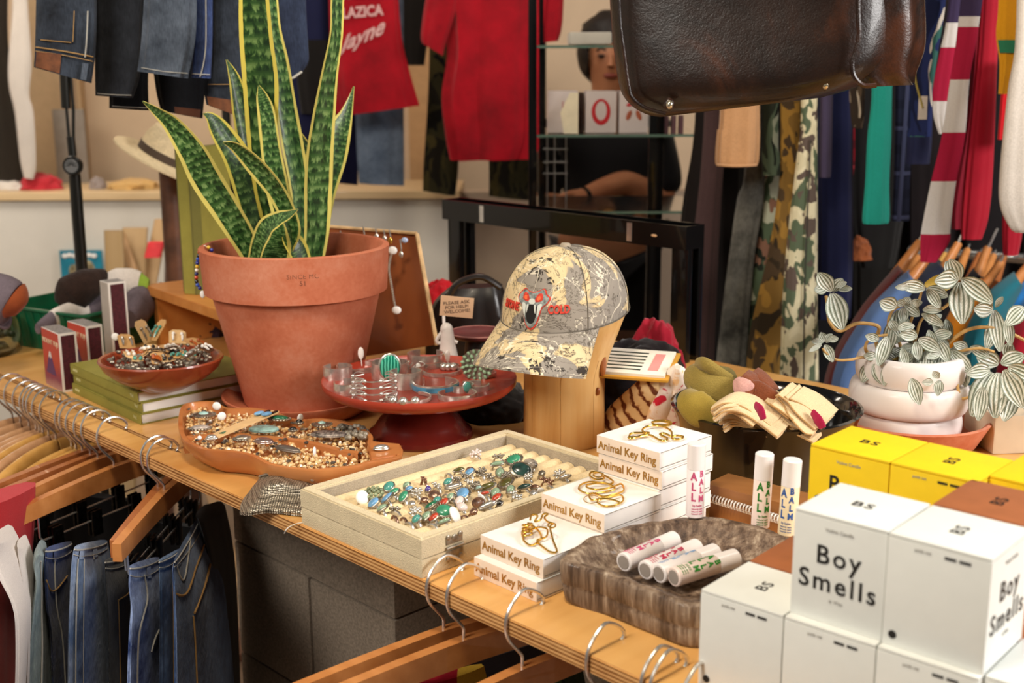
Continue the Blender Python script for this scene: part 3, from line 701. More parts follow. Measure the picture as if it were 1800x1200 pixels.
for k,(x,y,z,lb) in enumerate([(635,640,.020,'white price tag standing upright at the left of the red stand'),(735,652,.006,'small white price tag in the middle of the red stand'),(787,636,.012,'white price tag at the right back of the red stand')]):
    p=atz(x,y,CKZ); o=thing('price_tag',lb,'price tag',(p.x,p.y,CT),.3*k,'jewellery price tags')
    bm=NB(); add_ball(bm,(0,0,z),(.0045,.0012,.0095),12,8); finish('tag_paper',bm,WHITE,o); bm=NB(); add_tube(bm,[(0,0,z-.008),(.001,0,0)],.0007); finish('tag_stem',bm,WHITE,o)
# ---------------------------------------------------------------- wooden head form and camouflage cap
HX,HY=.074,1.672
m_head=NT('pale pine head wood'); _v=m_head.co(sc=(1,1,.12)); _n=m_head.noise(_v,16,5,.6,.5); _g=m_head.noise(m_head.co(sc=(1,1,.05)),75,3)
_vo=m_head.n('ShaderNodeTexVoronoi'); _vo.inputs['Scale'].default_value=10; m_head.l(m_head.co(sc=(1,1,.55)),_vo.inputs[0])
_knot=m_head.ramp(_vo.outputs['Distance'],[(.0,(1,1,1)),(.13,(.8,.8,.8)),(.16,(0,0,0))])
_b=m_head.ramp(m_head.math('ADD',m_head.math('MULTIPLY',_n,.7),m_head.math('MULTIPLY',_g,.3)),[(.33,'#b9803f'),(.5,'#d3a160'),(.7,'#e2bb7e')])
m_head=m_head.fin(m_head.mix(m_head.math('MULTIPLY',_knot,.0),_b,'#8a4a1e'),.4,0,.25,.4)
hd=thing('head_form','pale wooden hat form standing on the table and wearing the camouflage cap','hat stand',(HX,HY,T))
bm=NB(); secs=[]
for z,rx,ry,dx in [(0,.0565,.056,0),(.003,.0585,.058,0),(.06,.0575,.058,0),(.10,.0575,.060,.0),(.13,.061,.064,.004),(.16,.068,.071,.008),(.185,.074,.077,.011),(.215,.074,.077,.011),(.245,.062,.066,.010),(.262,.036,.040,.009),(.268,.008,.01,.009)]:
    secs.append((Vector((dx,0,z)),Vector((rx,0,0)),Vector((0,ry,0))))
add_loft(bm,secs,64); finish('turned_block',bm,m_head,hd)
bm=NB()
for a in (-.92,-.12,.75): 
    P=[]
    for z,rx,ry,dx in [(.001,.0588,.0582,0),(.06,.0578,.0583,0),(.10,.0578,.0603,.0),(.128,.061,.0645,.004)]: P.append(Vector((dx+rx*math.sin(a),-ry*math.cos(a),z)))
    add_tube(bm,cr(P,24),.00022,5)
finish('glue_joint',bm,plain('glue line brown','#b58446',.6),hd)
for (kx,kz,a,sx,sz) in [(0,.119,.99,.011,.017),(0,.082,.86,.0045,.006)]:
    bm=NB(); ry=.0590
    add_ball(bm,(.0015+(.061 if kz>.1 else .0575)*math.sin(a),-(.0632 if kz>.1 else .0593)*math.cos(a),kz),(sx*.7,.0035,sz),16,10,M=Matrix.Rotation(a,3,'Z')); finish('dark_knot',bm,wood('knot wood','#6a2f12','#a8602c',40,'z',0,.35,.4,2),hd)
# cap
cm=NT('leaf camouflage cotton'); v=cm.co()
n1=cm.noise(v,10,3,.5,.9); n2=cm.noise(cm.co(rot=(1,2,.5)),17,7,.7,1.6); n3=cm.noise(cm.co(sc=(1,1,.4),rot=(0,.8,.4)),70,4,.7,1)
base=cm.ramp(n1,[(.0,'#c8b187'),(.36,'#d9c59c'),(.46,'#cdb68c'),(.475,'#8f877d'),(.9,'#9a9186')])
dk=cm.math('MULTIPLY',cm.math('GREATER_THAN',n2,.59),cm.math('GREATER_THAN',n3,.47))
c=cm.mix(dk,base,'#3f3934')
ln=cm.math('COMPARE',cm.noise(cm.co(rot=(.3,.5,1)),14,4,.6,1.2),.5,.008); c=cm.mix(cm.math('MULTIPLY',ln,.6),c,'#f0e6cf')
ln2=cm.math('COMPARE',n2,.47,.009); c=cm.mix(ln2,c,'#554d44')
fine=cm.noise(v,900,2); cm.bump(fine,.25,.001); m_cap=cm.fin(c,.9,0,0,.2)
m_seam=plain('cap seam thread','#5d564c',.9)
FW=math.radians(-90-33)      # direction the cap faces
Fd=Vector((math.cos(FW),math.sin(FW),0)); Sd=Vector((-math.sin(FW),math.cos(FW),0))   # Sd: towards screen right front
CC=Vector((HX+.001,HY,T+.186)); 
cap=thing('baseball_cap','tan and grey leaf camouflage cap with a snake head emblem, worn by the wooden form','cap',CC)
RA,RB,HH=.0965,.0865,.0945
def crown(az,el,off=0):
    """az about the forward direction, el 0 at the band, pi/2 at the button"""
    ce=math.cos(el)**.78 if el<PI/2 else 0; se=math.sin(el)**.92 if el>0 else 0
    p=Fd*(RA*ce*math.cos(az))+Sd*(RB*ce*math.sin(az))+Vector((0,0,HH*se))
    p+=Vector((0,0,-.012*math.cos(az)*(1-se)))       # band dips to the front
    if off:
        nn=(Fd*(math.cos(az)*ce/RA)+Sd*(math.sin(az)*ce/RB)+Vector((0,0,se/HH))).normalized(); p+=nn*off
    return p
bm=NB(); NA,NE=96,22; rings=[]
for j in range(NE+1):
    el=PI/2*j/NE*.995; rings.append([bm.verts.new(crown(2*PI*k/NA,el,-.0009*(1 if min(abs(((2*PI*k/NA)%(PI/3))),PI/3-((2*PI*k/NA)%(PI/3)))<.03 else 0))) for k in range(NA)])
for a,b_ in zip(rings,rings[1:]):
    for k in range(NA): bm.faces.new((a[k],a[(k+1)%NA],b_[(k+1)%NA],b_[k]))
bm.faces.new(rings[-1]); inn=[[bm.verts.new(crown(2*PI*k/NA,PI/2*j/6*.99,-.003)) for k in range(NA)] for j in range(7)]
for a,b_ in zip(inn,inn[1:]):
    for k in range(NA): bm.faces.new((a[k],b_[k],b_[(k+1)%NA],a[(k+1)%NA]))
bm.faces.new(inn[-1][::-1])
for k in range(NA): bm.faces.new((rings[0][k],inn[0][k],inn[0][(k+1)%NA],rings[0][(k+1)%NA]))
crn=finish('crown',bm,m_cap,cap)
for q in range(5):
    bm=NB(); a=[.93,-.93,1.95,-1.95,PI][q]
    add_tube(bm,[crown(a,PI/2*j/20*.99,.0004) for j in range(21)],.0006,5); finish('panel_seam',bm,m_seam,cap)
bm=NB(); add_lathe(bm,[(0,.0045),(.006,.004),(.008,.001),(.008,-.001),(0,-.001)],20,M=Matrix.Translation(crown(0,PI/2-.001))); finish('button',bm,plain('grey cap button','#a89a88',.9),cap)
bm=NB(); add_tube(bm,[crown(2*PI*k/80,.015,.0012) for k in range(80)],.0009,6,closed=True); finish('band_stitching',bm,m_seam,cap)
# brim: curved sheet with its middle raised
bm=NB(); G=[[],[]]; uvl=None; NU,NV=40,14
def brim(s,t,off):
    az=s*1.12; p0=crown(az,.02); L=.074*math.cos(az*.55)**.8*(1-.28*abs(s)**5)
    d=(Fd*1.0+Sd*.12*s).normalized()
    x=s*1.0
    drop=-.020*t-.014*t*t; arch=-.026*(s*s)*t**.8
    return p0+d*(L*t)+Vector((0,0,drop+arch+off-.001))
for gi,off in enumerate((.0009,-.0016)):
    for i in range(NU+1): G[gi].append([bm.verts.new(brim(2*i/NU-1,j/NV,off)) for j in range(NV+1)])
for gi in (0,1):
    for i in range(NU):
        for j in range(NV):
            q=(G[gi][i][j],G[gi][i+1][j],G[gi][i+1][j+1],G[gi][i][j+1]); bm.faces.new(q if gi==0 else q[::-1])
for i in range(NU):
    for j in (0,NV): bm.faces.new((G[0][i][j],G[0][i+1][j],G[1][i+1][j],G[1][i][j]))
for j in range(NV):
    for i in (0,NU): bm.faces.new((G[0][i][j],G[0][i][j+1],G[1][i][j+1],G[1][i][j]))
finish('brim',bm,m_cap,cap)
# embroidered emblem: outline of a snake head with red eyes and an open black mouth, words left and right
m_rd=plain('red embroidery','#d2402f',.8,var=.2,sc=300); m_gy=plain('grey embroidery','#8e9592',.8,var=.35,sc=200); m_bk=plain('black embroidery','#141211',.85); m_or=plain('bright orange embroidery','#f06a3c',.8); m_wh=plain('pale embroidery','#cfd3cc',.8)
EA0,EE0=math.radians(2),math.radians(19)
def onc(x,y,off): return crown(EA0+x/.094,EE0+y/.112,off)
def patch(name,pts,off,mat,h=.0008):
    bm=NB(); c=Vector((sum(p[0] for p in pts)/len(pts),sum(p[1] for p in pts)/len(pts),0)); Q=cr([Vector((p[0],p[1],0)) for p in pts],max(24,len(pts)*4),True)
    top=[];low=[]
    for f_ in (1,.66,.33): top.append([bm.verts.new(onc(*(c+(q-c)*f_)[:2],off)) for q in Q])
    ce=bm.verts.new(onc(c.x,c.y,off)); low=[bm.verts.new(onc(q.x,q.y,off-h)) for q in Q]; n=len(Q)
    for A_,B_ in zip([low]+top,top):
        for k in range(n): bm.faces.new((A_[k],A_[(k+1)%n],B_[(k+1)%n],B_[k]))
    for k in range(n): bm.faces.new((top[-1][k],top[-1][(k+1)%n],ce))
    return finish(name,bm,mat,crn)
mm=.001
head=[(-19,17),(-14,21),(-8,18),(0,17),(8,19),(15,22),(19,15),(24,10),(20,3),(14,-2),(11,-12),(7,-22),(0,-27),(-7,-22),(-10,-12),(-12,-3),(-19,2),(-24,9)]
hs=1.12
sc_=lambda L,k=hs:[(a*mm*k,b_*mm*k) for a,b_ in L]
patch('emblem_outline',[(a*1.09,b_*1.08) for a,b_ in sc_(head)],.0012,m_rd,.0012); patch('emblem_head',sc_(head),.0018,m_gy)
patch('emblem_mouth',sc_([(-7,-1),(0,1),(8,-1),(8,-9),(5,-19),(0,-22),(-5,-19),(-7,-9)]),.0024,m_bk)
for s in (-1,1):
    patch('emblem_eye',sc_([(s*4,6),(s*8,15),(s*14,16),(s*15,8),(s*9,5)]),.0024,m_rd); patch('emblem_pupil',sc_([(s*8,7),(s*9,12),(s*12,12),(s*12,8)]),.0029,m_or)
    patch('emblem_fang',sc_([(s*4,0),(s*6.6,0),(s*6.5,-10)]),.0030,m_wh); patch('emblem_cheek',sc_([(s*9,0),(s*15,2),(s*11,-10),(s*9,-14)]),.0022,m_wh)
patch('emblem_snout',sc_([(-5,6),(0,9),(5,6),(3,2),(-3,2)]),.0024,m_wh)
def wtxt(body,x0): 
    text('embroidered_word',body,.0165,m_rd,crn,None,bold=.035,warp=lambda p:onc(p.x+x0,p.y-.0050,.0014+p.z),sx=.70,ext=.0006)
wtxt('STONE',-.0415); wtxt('COLD',.0420)
# ---------------------------------------------------------------- green books with the bowl of earrings
m_bkg=cloth('olive book cover','#989044',.10,40,.7,900,0,.15); m_pg=NT('page edges'); _v=m_pg.co(); _sp=m_pg.n('ShaderNodeSeparateXYZ'); m_pg.l(_v,_sp.inputs[0])
_s1=m_pg.math('SINE',m_pg.math('MULTIPLY',_sp.outputs[2],9000)); m_pg.bump(_s1,.3,.0004); m_pg=m_pg.fin('#e9e6df',.8)
bk0=atz(248,747,0); L0=atz(128,690,0); ybk=math.atan2((bk0-L0).y,(bk0-L0).x); bw=(bk0-L0).length; BT=.0168
m_pr=plain('pale print','#cfcb96',.7)
for k in range(3):
    off=[(0,0),(.002,.003),(-.003,.002)][k]
    o=thing('book',['bottom olive green book of the stack under the wooden bowl','middle olive green book of the stack under the wooden bowl','top olive green book of the stack, the wooden bowl resting on it'][k],'book',bk0+Vector((off[0],off[1],BT*k)),ybk,'olive green books')
    d=.215; l=bw+[0,0,-.004][k]
    for z in (.0009,BT-.0011): 
        bm=NB(); add_box(bm,(-l/2,d/2,z),(l,d,.0016),bev=.0004); finish('cover_board',bm,m_bkg,o)
    bm=NB(); add_box(bm,(-l/2,.0008,BT/2),(l,.0016,BT-.0004),bev=.0006); finish('spine',bm,m_bkg,o)
    bm=NB(); add_box(bm,(-l/2-.0002,d/2,BT/2),(l-.003,d-.006,BT-.0036)); finish('pages',bm,m_pg,o)
    text('spine_lettering','Apartamento' if False else 'Vol.',.008,m_pr,o,basis((-.018,-.0003,BT/2),(1,0,0),(0,0,1),(0,-1,0)))
    bm=NB(); [add_box(bm,(-l+.014+.006*q,-.0001,BT/2),(.004,.0003,.004)) for q in range(3)]; finish('spine_print',bm,m_pr,o)
m_bowl=wood('reddish bowl wood','#6e2415','#a04a28',10,'x',.5,.28,.5,4)
BZ=BT*3
bc=atz(283,631,BZ+.045); bc=Vector((bc.x,bc.y,T+BZ))
bw_o=thing('wooden_bowl','shallow reddish wooden bowl full of earrings on cards, on the olive books','bowl',bc)
rB=.082
bm=NB(); add_lathe(bm,[(0,0),(.030,0),(.036,.003),(.060,.017),(.076,.032),(rB+.001,.046),(rB,.0485),(rB-.004,.0475),(rB-.010,.038),(.055,.022),(.03,.012),(0,.010)],80,sx=1.12,sy=.98); finish('bowl_body',bm,m_bowl,bw_o)
def card(o,p,yaw,tilt,w,h,mat,name='card'):
    bm=NB(); pts=[(-w/2,-h/2),(w/2,-h/2),(w/2,h/2-.006),(w/2-.006,h/2),(-w/2+.006,h/2),(-w/2,h/2-.006)]
    add_prism(bm,pts,0,.0008); M=Matrix.Translation(p)@Euler((tilt,0.15*math.sin(yaw*3),yaw)).to_matrix().to_4x4(); bm.transform(M); finish(name,bm,mat,o,True); return M
m_kraft=plain('kraft card','#c79a63',.8,var=.08,sc=50); m_cork=plain('pale tan card','#d8b380',.8,var=.06,sc=50)
stones=[SILVER,OLDSILVER,TURQ,WHITE,plain('amber bead','#a5521f',.3,0,.4),plain('black bead','#17130f',.3,0,.4),plain('pearl bead','#e2d8cc',.25,0,.4)]
def earring(label,x,y,z,yaw,k,cardcol,group,sz=.03,tilt=.25,world=None,cat='earrings'):
    p=world if world is not None else atz(x,y,z)
    o=thing('carded_earrings',label,cat,p,0,group)
    sz*=.8; M=card(o,p,yaw,tilt,sz*.7,sz,cardcol)
    for s in (-1,1):
        bm=NB(); add_ball(bm,M@Vector((s*sz*.17,sz*.12,.0035)),(.003,.003,.003),10,7); add_tube(bm,[M@Vector((s*sz*.17,sz*.12,.004)),M@Vector((s*sz*.19,-sz*.15,.005)),M@Vector((s*sz*.19,-sz*.38,.004))],[.0008,.0022,.0012],6)
        finish('earring',bm,stones[(k+(s>0)*0)%len(stones)],o,True)
    return o
for k,(x,y,yaw,tl,sz,lb) in enumerate([(222,598,.5,.5,.045,'left in the wooden bowl beside the tag'),(253,580,1.2,1.1,.050,'upright at the back left of the wooden bowl'),(278,578,-.8,.9,.050,'leaning at the back of the wooden bowl'),(312,590,.3,.4,.048,'at the back right of the wooden bowl'),(345,602,.9,.3,.050,'at the right rim of the wooden bowl'),(262,612,.1,.25,.042,'lying in the middle of the wooden bowl'),(300,612,1.6,.25,.045,'near the middle right of the wooden bowl'),(244,625,-.6,.3,.040,'at the front left of the wooden bowl'),(280,628,.4,.3,.045,'at the front of the wooden bowl'),(325,624,1.1,.2,.048,'at the front right of the wooden bowl'),(355,612,.2,.3,.034,'at the far right end of the wooden bowl')]):
    earring('small metal earrings on tan card, %s'%lb,x,y+2,BZ+.046,yaw,k,[m_kraft,m_cork][k%2],'carded earrings in the wooden bowl',sz,tl)
for k in range(12):
    a=k*2.4; q=.02+.042*((k*.37)%1); pw=bc+Vector((q*1.1*math.cos(a),q*math.sin(a),.049+.004*(k%3)))
    earring('tangled small metal earrings on a scrap of tan card inside the wooden bowl',0,0,0,a*1.7,k+2,[m_kraft,m_cork,plain('dark scrap card','#5a3a22',.8)][k%3],'tangled earrings in the wooden bowl',.030,.5*math.sin(a*3),world=pw)
o=thing('price_tag','white price tag at the left rim of the wooden bowl','price tag',atz(203,597,BZ+.047)); bm=NB(); add_ball(bm,(0,0,.005),(.0065,.002,.0062),12,8); finish('tag_paper',bm,WHITE,o)
bm=NB()
for k in range(220):
    a=R.uniform(0,6.28); q=math.sqrt(R.random())*.070; zz=.036+.008*(q/.07)**2; add_ball(bm,(q*1.1*math.cos(a),q*math.sin(a),zz+R.uniform(0,.008)),(R.uniform(.002,.005),R.uniform(.002,.006),.003),8,5,M=Matrix.Rotation(a,3,'Z'))
o=finish('loose_trinkets',bm,OLDSILVER,None,True); o.location+=bc; fix(o,'loose small silver findings filling the wooden bowl under the cards','trinkets',None,'stuff')

# ---------------------------------------------------------------- match boxes
m_brd=plain('white paper border','#dcd6cf',.6); m_mar=plain('maroon striker strip','#4c1620',.75,var=.2,sc=200); m_mtop=plain('grey striker top','#8d8784',.8,var=.2,sc=200); m_mred=NT('printed red and violet label'); _sp=m_mred.n('ShaderNodeSeparateXYZ'); _v=m_mred.co(); m_mred.l(_v,_sp.inputs[0]); m_mred=m_mred.fin(m_mred.ramp(m_mred.math('ADD',m_mred.math('MULTIPLY',_sp.outputs[2],13),m_mred.math('MULTIPLY',m_mred.noise(_v,40,2),.25)),[(.1,'#b08a80'),(.35,'#7d2a4a'),(.62,'#a32c22'),(.85,'#b8351f')]),.5,0,.2)
def matchbox(label,x,y,z,w,d,h,yaw,art=True):
    o=thing('matchbox',label,'matchbox',atz(x,y,z),yaw,'big matchboxes')
    bm=NB(); add_box(bm,(-w/2,d/2,h/2),(w,d,h),bev=.0008); finish('sleeve',bm,m_brd,o)
    bm=NB(); add_box(bm,(.0002,d/2,h/2),(.0006,d-.008,h-.008)); finish('striker',bm,m_mar,o)
    bm=NB(); add_box(bm,(-w/2,-.0002,h/2),(w-.002,.0006,h-.002)); finish('picture_label',bm,m_mred if art else plain('frosted grey label','#b3aaa2',.5),o)
    bm=NB(); add_box(bm,(-w/2,d/2,h+.0002),(w-.003,d-.003,.0006)); finish('top_panel',bm,m_mtop,o)
    if art:
        M=basis((-w/2,-.0007,h*.80),(1,0,0),(0,0,1),(0,-1,0)); text('title','MOUNT FUJI',.0115,plain('pale label ink','#d9c9a8',.6),o,M,sx=.85*w/.06,bold=.01)
        bm=NB(); add_prism(bm,[(-w*.36,0),(-w*.10,h*.38),(-w*.02,h*.38),(w*.2,0)],0,.0003); bm.transform(basis((-w/2,-.0006,h*.24),(1,0,0),(0,0,1),(0,-1,0))); finish('printed_mountain',bm,plain('violet print','#5b3560',.6),o)
        bm=NB(); add_prism(bm,[(-w*.17,h*.27),(-w*.10,h*.39),(-w*.02,h*.39),(w*.04,h*.28),(-w*.03,h*.31),(-w*.06,h*.26),(-w*.1,h*.31)],0,.0003); bm.transform(basis((-w/2,-.0009,h*.24),(1,0,0),(0,0,1),(0,-1,0))); finish('printed_snow_cap',bm,plain('snow print','#d8cfc8',.6),o)
    return o
ym=math.radians(-50)
matchbox('large red matchbox with a mountain picture, beside the olive books',111,690,0,.078,.030,.099,ym)
matchbox('red matchbox standing just behind the large mountain matchbox',158,667,0,.070,.030,.093,ym+.08)
matchbox('tall pale matchbox with a maroon striker, standing before the socks',200,632,0,.036,.034,.143,ym+.02,False)

# ---------------------------------------------------------------- green basket with socks and beanie, jar
m_grn=plain('green plastic','#0f5c3c',.35,0,.2,.15,20)
gp=atz(150,600,0); gb=thing('plastic_basket','dark green plastic tub holding socks and a beanie at the left end of the table','basket',gp,math.radians(-30))
def tub(bm,w,d,h,t,tp):
    def rr(w,d,r,z,n=6):
        out=[]
        for cx,cy,a0 in ((w/2-r,d/2-r,0),(-w/2+r,d/2-r,PI/2),(-w/2+r,-d/2+r,PI),(w/2-r,-d/2+r,1.5*PI)):
            for k in range(n+1): a=a0+PI/2*k/n; out.append(bm.verts.new((cx+r*math.cos(a),cy+r*math.sin(a),z)))
        return out
    L=[rr(w*tp,d*tp,.012,0),rr(w,d,.012,h),rr(w+.010,d+.010,.014,h),rr(w+.010,d+.010,.014,h+.004),rr(w-2*t,d-2*t,.010,h+.004),rr(w*tp-2*t,d*tp-2*t,.010,t)]
    bm.faces.new(L[0][::-1]); bm.faces.new(L[-1])
    for a,b_ in zip(L,L[1:]):
        for k in range(len(a)): bm.faces.new((a[k],a[(k+1)%len(a)],b_[(k+1)%len(b_)],b_[k]))
gw,gd,gh=.235,.20,.078
bm=NB(); tub(bm,gw,gd,gh,.003,.88); finish('tub',bm,m_grn,gb)
bm=NB()
for k in range(-4,5):
    add_tube(bm,[(k*.022,-gd*.44-.001,.004),(k*.022,-gd/2-.001,gh-.004)],.0015,6)
finish('ribs',bm,m_grn,gb)
def sock(name,label,cat,pts,rad,mats,flat=.55,group='things in the green tub',ys=None):
    """pts: (px,py,Y)"""
    P=cr([aty(a,b_,y_) for a,b_,y_ in pts],40); o=thing(name,label,cat,P[0],0,group); k0=0
    for j,(t1,nm,mt) in enumerate(mats):
        k1=int(40*t1); seg=P[k0:k1+1]; rr=[lerpl(rad,(k0+i)/40) for i in range(len(seg))]
        bm=NB(); add_tube(bm,seg,[r_*(1+.05*(j%2)) for r_ in rr],20,flat=flat); finish(nm,bm,mt,o,True); k0=k1
    return o
m_sg=cloth('purple grey knit','#746870',.25,60,.95,500,0,.5); m_wk=cloth('cream knit','#e4dad2',.08,60,.95,500,0,.4); m_br=cloth('dark brown knit','#30211b',.35,50,.95,300,.1,.9)
sock('folded_sock','purple grey sock with a wide cream band, hanging over the front of the green tub','socks',[(66,578,2.16),(100,560,2.22),(150,543,2.28),(195,528,2.32),(236,520,2.34)],[.010,.020,.024,.025,.020],[(.22,'toe',m_sg),(.52,'cream_band',m_wk),(1,'leg',m_sg)])
sock('beanie','dark brown knitted beanie lying behind the grey socks','beanie',[(108,538,2.26),(128,516,2.27),(160,496,2.28),(188,480,2.3)],[.015,.038,.030,.008],[(1,'knit_body',m_br)],.8)
sock('folded_sock','cream sock with a lime toe, at the back of the green tub','socks',[(262,500,2.30),(246,498,2.30),(230,494,2.30),(205,492,2.30),(183,494,2.30)],[.010,.022,.024,.022,.010],[(.25,'lime_toe',cloth('lime knit','#9fc24a',.1,60)),(1,'sock_body',m_wk)])
sock('folded_sock','plain purple grey sock behind the tall pale matchbox','socks',[(226,560,2.24),(237,545,2.27),(250,530,2.30),(262,525,2.32)],[.02,.035,.035,.015],[(1,'sock_body',m_sg)],.8)
sock('beanie','brown grey beanie with an orange edge, at the left edge over the glass jar','beanie',[(-30,545,2.0),(-5,530,2.0),(20,532,2.0),(36,545,2.0)],[.03,.05,.04,.012],[(.7,'knit_body',m_sg),(1,'orange_edge',cloth('orange knit','#a8532a',.2,60))],.9)
jp=atz(-22,622,0); j=thing('glass_jar','round glass jar at the far left edge of the table','jar',jp)
bm=NB(); add_lathe(bm,[(0,0),(.045,0),(.058,.012),(.064,.035),(.062,.060),(.058,.070),(.056,.070),(.060,.058),(.062,.035),(.056,.014),(.044,.004),(0,.004)],48); finish('glass',bm,glassy('jar glass',(.75,.8,.7),.05),j)
bm=NB(); 
for k in range(70): a=R.uniform(0,6.28); q=R.uniform(0,.05); add_ball(bm,(q*math.cos(a),q*math.sin(a),R.uniform(.012,.05)),(.008,.007,.006),7,5)
finish('beads_inside',bm,plain('murky olive beads','#5c5a3c',.4,var=.4),j)

# ---------------------------------------------------------------- carved divided tray with crystals
m_tray=wood('orange carved wood','#a3592b','#c98850',8,'x',.25,.38,.35,4)
OUT=[(318,715),(338,706),(375,705),(400,716),(440,716),(480,722),(520,736),(560,735),(600,738),(635,750),(655,765),(655,778),(668,783),(705,786),(706,800),(690,806),(650,812),(632,818),(600,822),(555,826),(510,823),(470,815),(440,800),(400,793),(360,790),(335,780),(320,770),(313,745)]
TZ=.036
pts=[atz(x,y,TZ) for x,y in OUT]; ctr=sum(pts,Vector())/len(pts); 
tr=thing('carved_tray','orange brown carved wooden tray in two curved compartments, full of crystals and brooches','tray',Vector((ctr.x,ctr.y,T)))
def inset(P,d):
    out=[];n=len(P)
    for i in range(n):
        a=(P[i]-P[i-1]).normalized(); b_=(P[(i+1)%n]-P[i]).normalized(); t=(a+b_).normalized(); nn=Vector((-t.y,t.x,0)); out.append(P[i]+nn*d)
    return out
Q=cr(pts,120,True); area2=sum(Q[i].x*Q[(i+1)%120].y-Q[(i+1)%120].x*Q[i].y for i in range(120)); sg=1 if area2>0 else -1
bm=NB()
def ringz(P,z,sc=1): return [bm.verts.new(Vector((ctr.x+(p.x-ctr.x)*sc,ctr.y+(p.y-ctr.y)*sc,T+z))) for p in P]
I1=inset(Q,.006*sg)
lv=[ringz(Q,.002,.80),ringz(Q,.010,.90),ringz(Q,.024,.985),ringz(Q,TZ-.002,1),ringz(Q,TZ,.997),ringz(I1,TZ,1),ringz(I1,TZ-.004,.995),ringz(I1,.018,.96)]
bm.faces.new(lv[0]); bm.faces.new(lv[-1])
for a,b_ in zip(lv,lv[1:]):
    for k in range(120): bm.faces.new((a[k],a[(k+1)%120],b_[(k+1)%120],b_[k]))
finish('tray_body',bm,m_tray,tr,True)
div=cr([atz(x,y,TZ-.002) for x,y in [(322,768),(360,764),(400,762),(440,764),(480,768),(520,772),(560,780),(600,790),(632,795)]],40)
bm=NB(); 
for p in div: pass
for s_ in (0,):
    top=[];bot=[]
    for i,p in enumerate(div):
        t=(div[min(i+1,40)]-div[max(i-1,0)]).normalized(); nn=Vector((-t.y,t.x,0))*.0045
        top.append((bm.verts.new(p+nn),bm.verts.new(p-nn))); bot.append((bm.verts.new(p+nn*1.2-Vector((0,0,TZ-.014))),bm.verts.new(p-nn*1.2-Vector((0,0,TZ-.014)))))
    for i in range(40):
        bm.faces.new((top[i][0],top[i+1][0],top[i+1][1],top[i][1])); bm.faces.new((top[i][0],bot[i][0],bot[i+1][0],top[i+1][0])); bm.faces.new((top[i][1],top[i+1][1],bot[i+1][1],bot[i][1]))
finish('divider',bm,m_tray,tr,True)
bm=NB(); gg=[atz(x,y,TZ-.004) for x,y in [(648,779),(705,785),(707,803),(650,812)]]
add_prism(bm,[(p.x,p.y) for p in gg],T+.010,T+TZ+.0005,bev=.002); finish('handle_block',bm,m_tray,tr,True)
def inpoly(p,P):
    c=False;n=len(P)
    for i in range(n):
        a,b_=P[i],P[i-1]
        if (a.y>p.y)!=(b_.y>p.y) and p.x<(b_.x-a.x)*(p.y-a.y)/(b_.y-a.y)+a.x: c=not c
    return c
I2=inset(Q,.011*sg); xs=[p.x for p in I2]; ys_=[p.y for p in I2]
bm=NB(); cnt=0
while cnt<1500:
    p=Vector((R.uniform(min(xs),max(xs)),R.uniform(min(ys_),max(ys_)),0))
    if not inpoly(p,I2): continue
    cnt+=1; r_=R.uniform(.0016,.0042); add_ball(bm,(p.x,p.y,T+.022+R.uniform(0,.008)),(r_,r_*R.uniform(.6,1),r_*.8),5,4,M=Matrix.Rotation(R.uniform(0,6),3,'Z'))
m_cit=NT('citrine chips'); m_cit=m_cit.fin(m_cit.ramp(m_cit.noise(m_cit.co(),170,2),[(.3,'#b07f42'),(.5,'#dcb57c'),(.72,'#f3e2c2')]),.25,0,.4)
o=finish('citrine_chips',bm,m_cit,None,True,smooth=False); fix(o,'pale amber crystal chips filling both compartments of the carved tray','crystals',None,'stuff')
bm=NB()
for k in range(170):
    p=Vector((R.uniform(min(xs),max(xs)),R.uniform(min(ys_),max(ys_)),T+.032+R.uniform(0,.003)))
    if inpoly(p,I2): add_ball(bm,p,(R.uniform(.002,.0055),R.uniform(.0015,.004),.0018),8,5,M=Matrix.Rotation(R.uniform(0,6),3,'Z'))
o=finish('silver_findings',bm,plain('mixed pewter findings','#7d7368',.3,.6,0,.6,260),None,True); fix(o,'small pewter findings scattered over the amber crystals in the carved tray','findings',None,'stuff')
# jewels lying on the chips
def brooch(label,x,y,z,a,b_,mat,yaw=0,rim=True,name='brooch',cat='brooch',grp='jewellery in the carved tray',h=.004,stone=None):
    p=atz(x,y,z); o=thing(name,label,cat,p,yaw,grp)
    bm=NB(); add_ball(bm,(0,0,.0015),(a,b_,.0028),24,10); finish('setting',bm,OLDSILVER if rim else mat,o)
    bm=NB(); add_ball(bm,(0,0,.003),(a*(stone or .82),b_*(stone or .82),h),20,10); finish('stone',bm,mat,o)
    if rim:
        bm=NB(); n=max(10,int((a+b_)*900))
        for k in range(n): q=2*PI*k/n; add_ball(bm,(a*math.cos(q),b_*math.sin(q),.0025),(.0012,)*3,6,4)
        finish('beaded_edge',bm,OLDSILVER,o)
    return o
m_paq=plain('pale aqua stone','#9fc4bf',.3,0,.4,.15,60); m_lbl=plain('sky blue stone','#6fa3cf',.3,0,.4,.2,60); m_dg=plain('deep green stone','#1f6a4a',.25,0,.4,.2,60); m_gt=plain('grey teal stone','#7c9a92',.4,0,.2,.3,90)
brooch('round silver brooch with a pale aqua stone, at the left end of the carved tray',358,731,.038,.017,.013,m_paq,0,True,stone=.45)
brooch('silver shell brooch below the round aqua brooch in the carved tray',352,755,.038,.016,.008,plain('shell grey','#a89a90',.3,0,.3,.3,60),.2)
brooch('large oval grey turquoise plaque in the middle of the carved tray',464,757,.038,.021,.014,m_gt,-.1,False,stone=1)
brooch('bar brooch with deep green stones and beaded silver, behind the oval plaque',491,738,.038,.017,.008,m_dg,-.15)
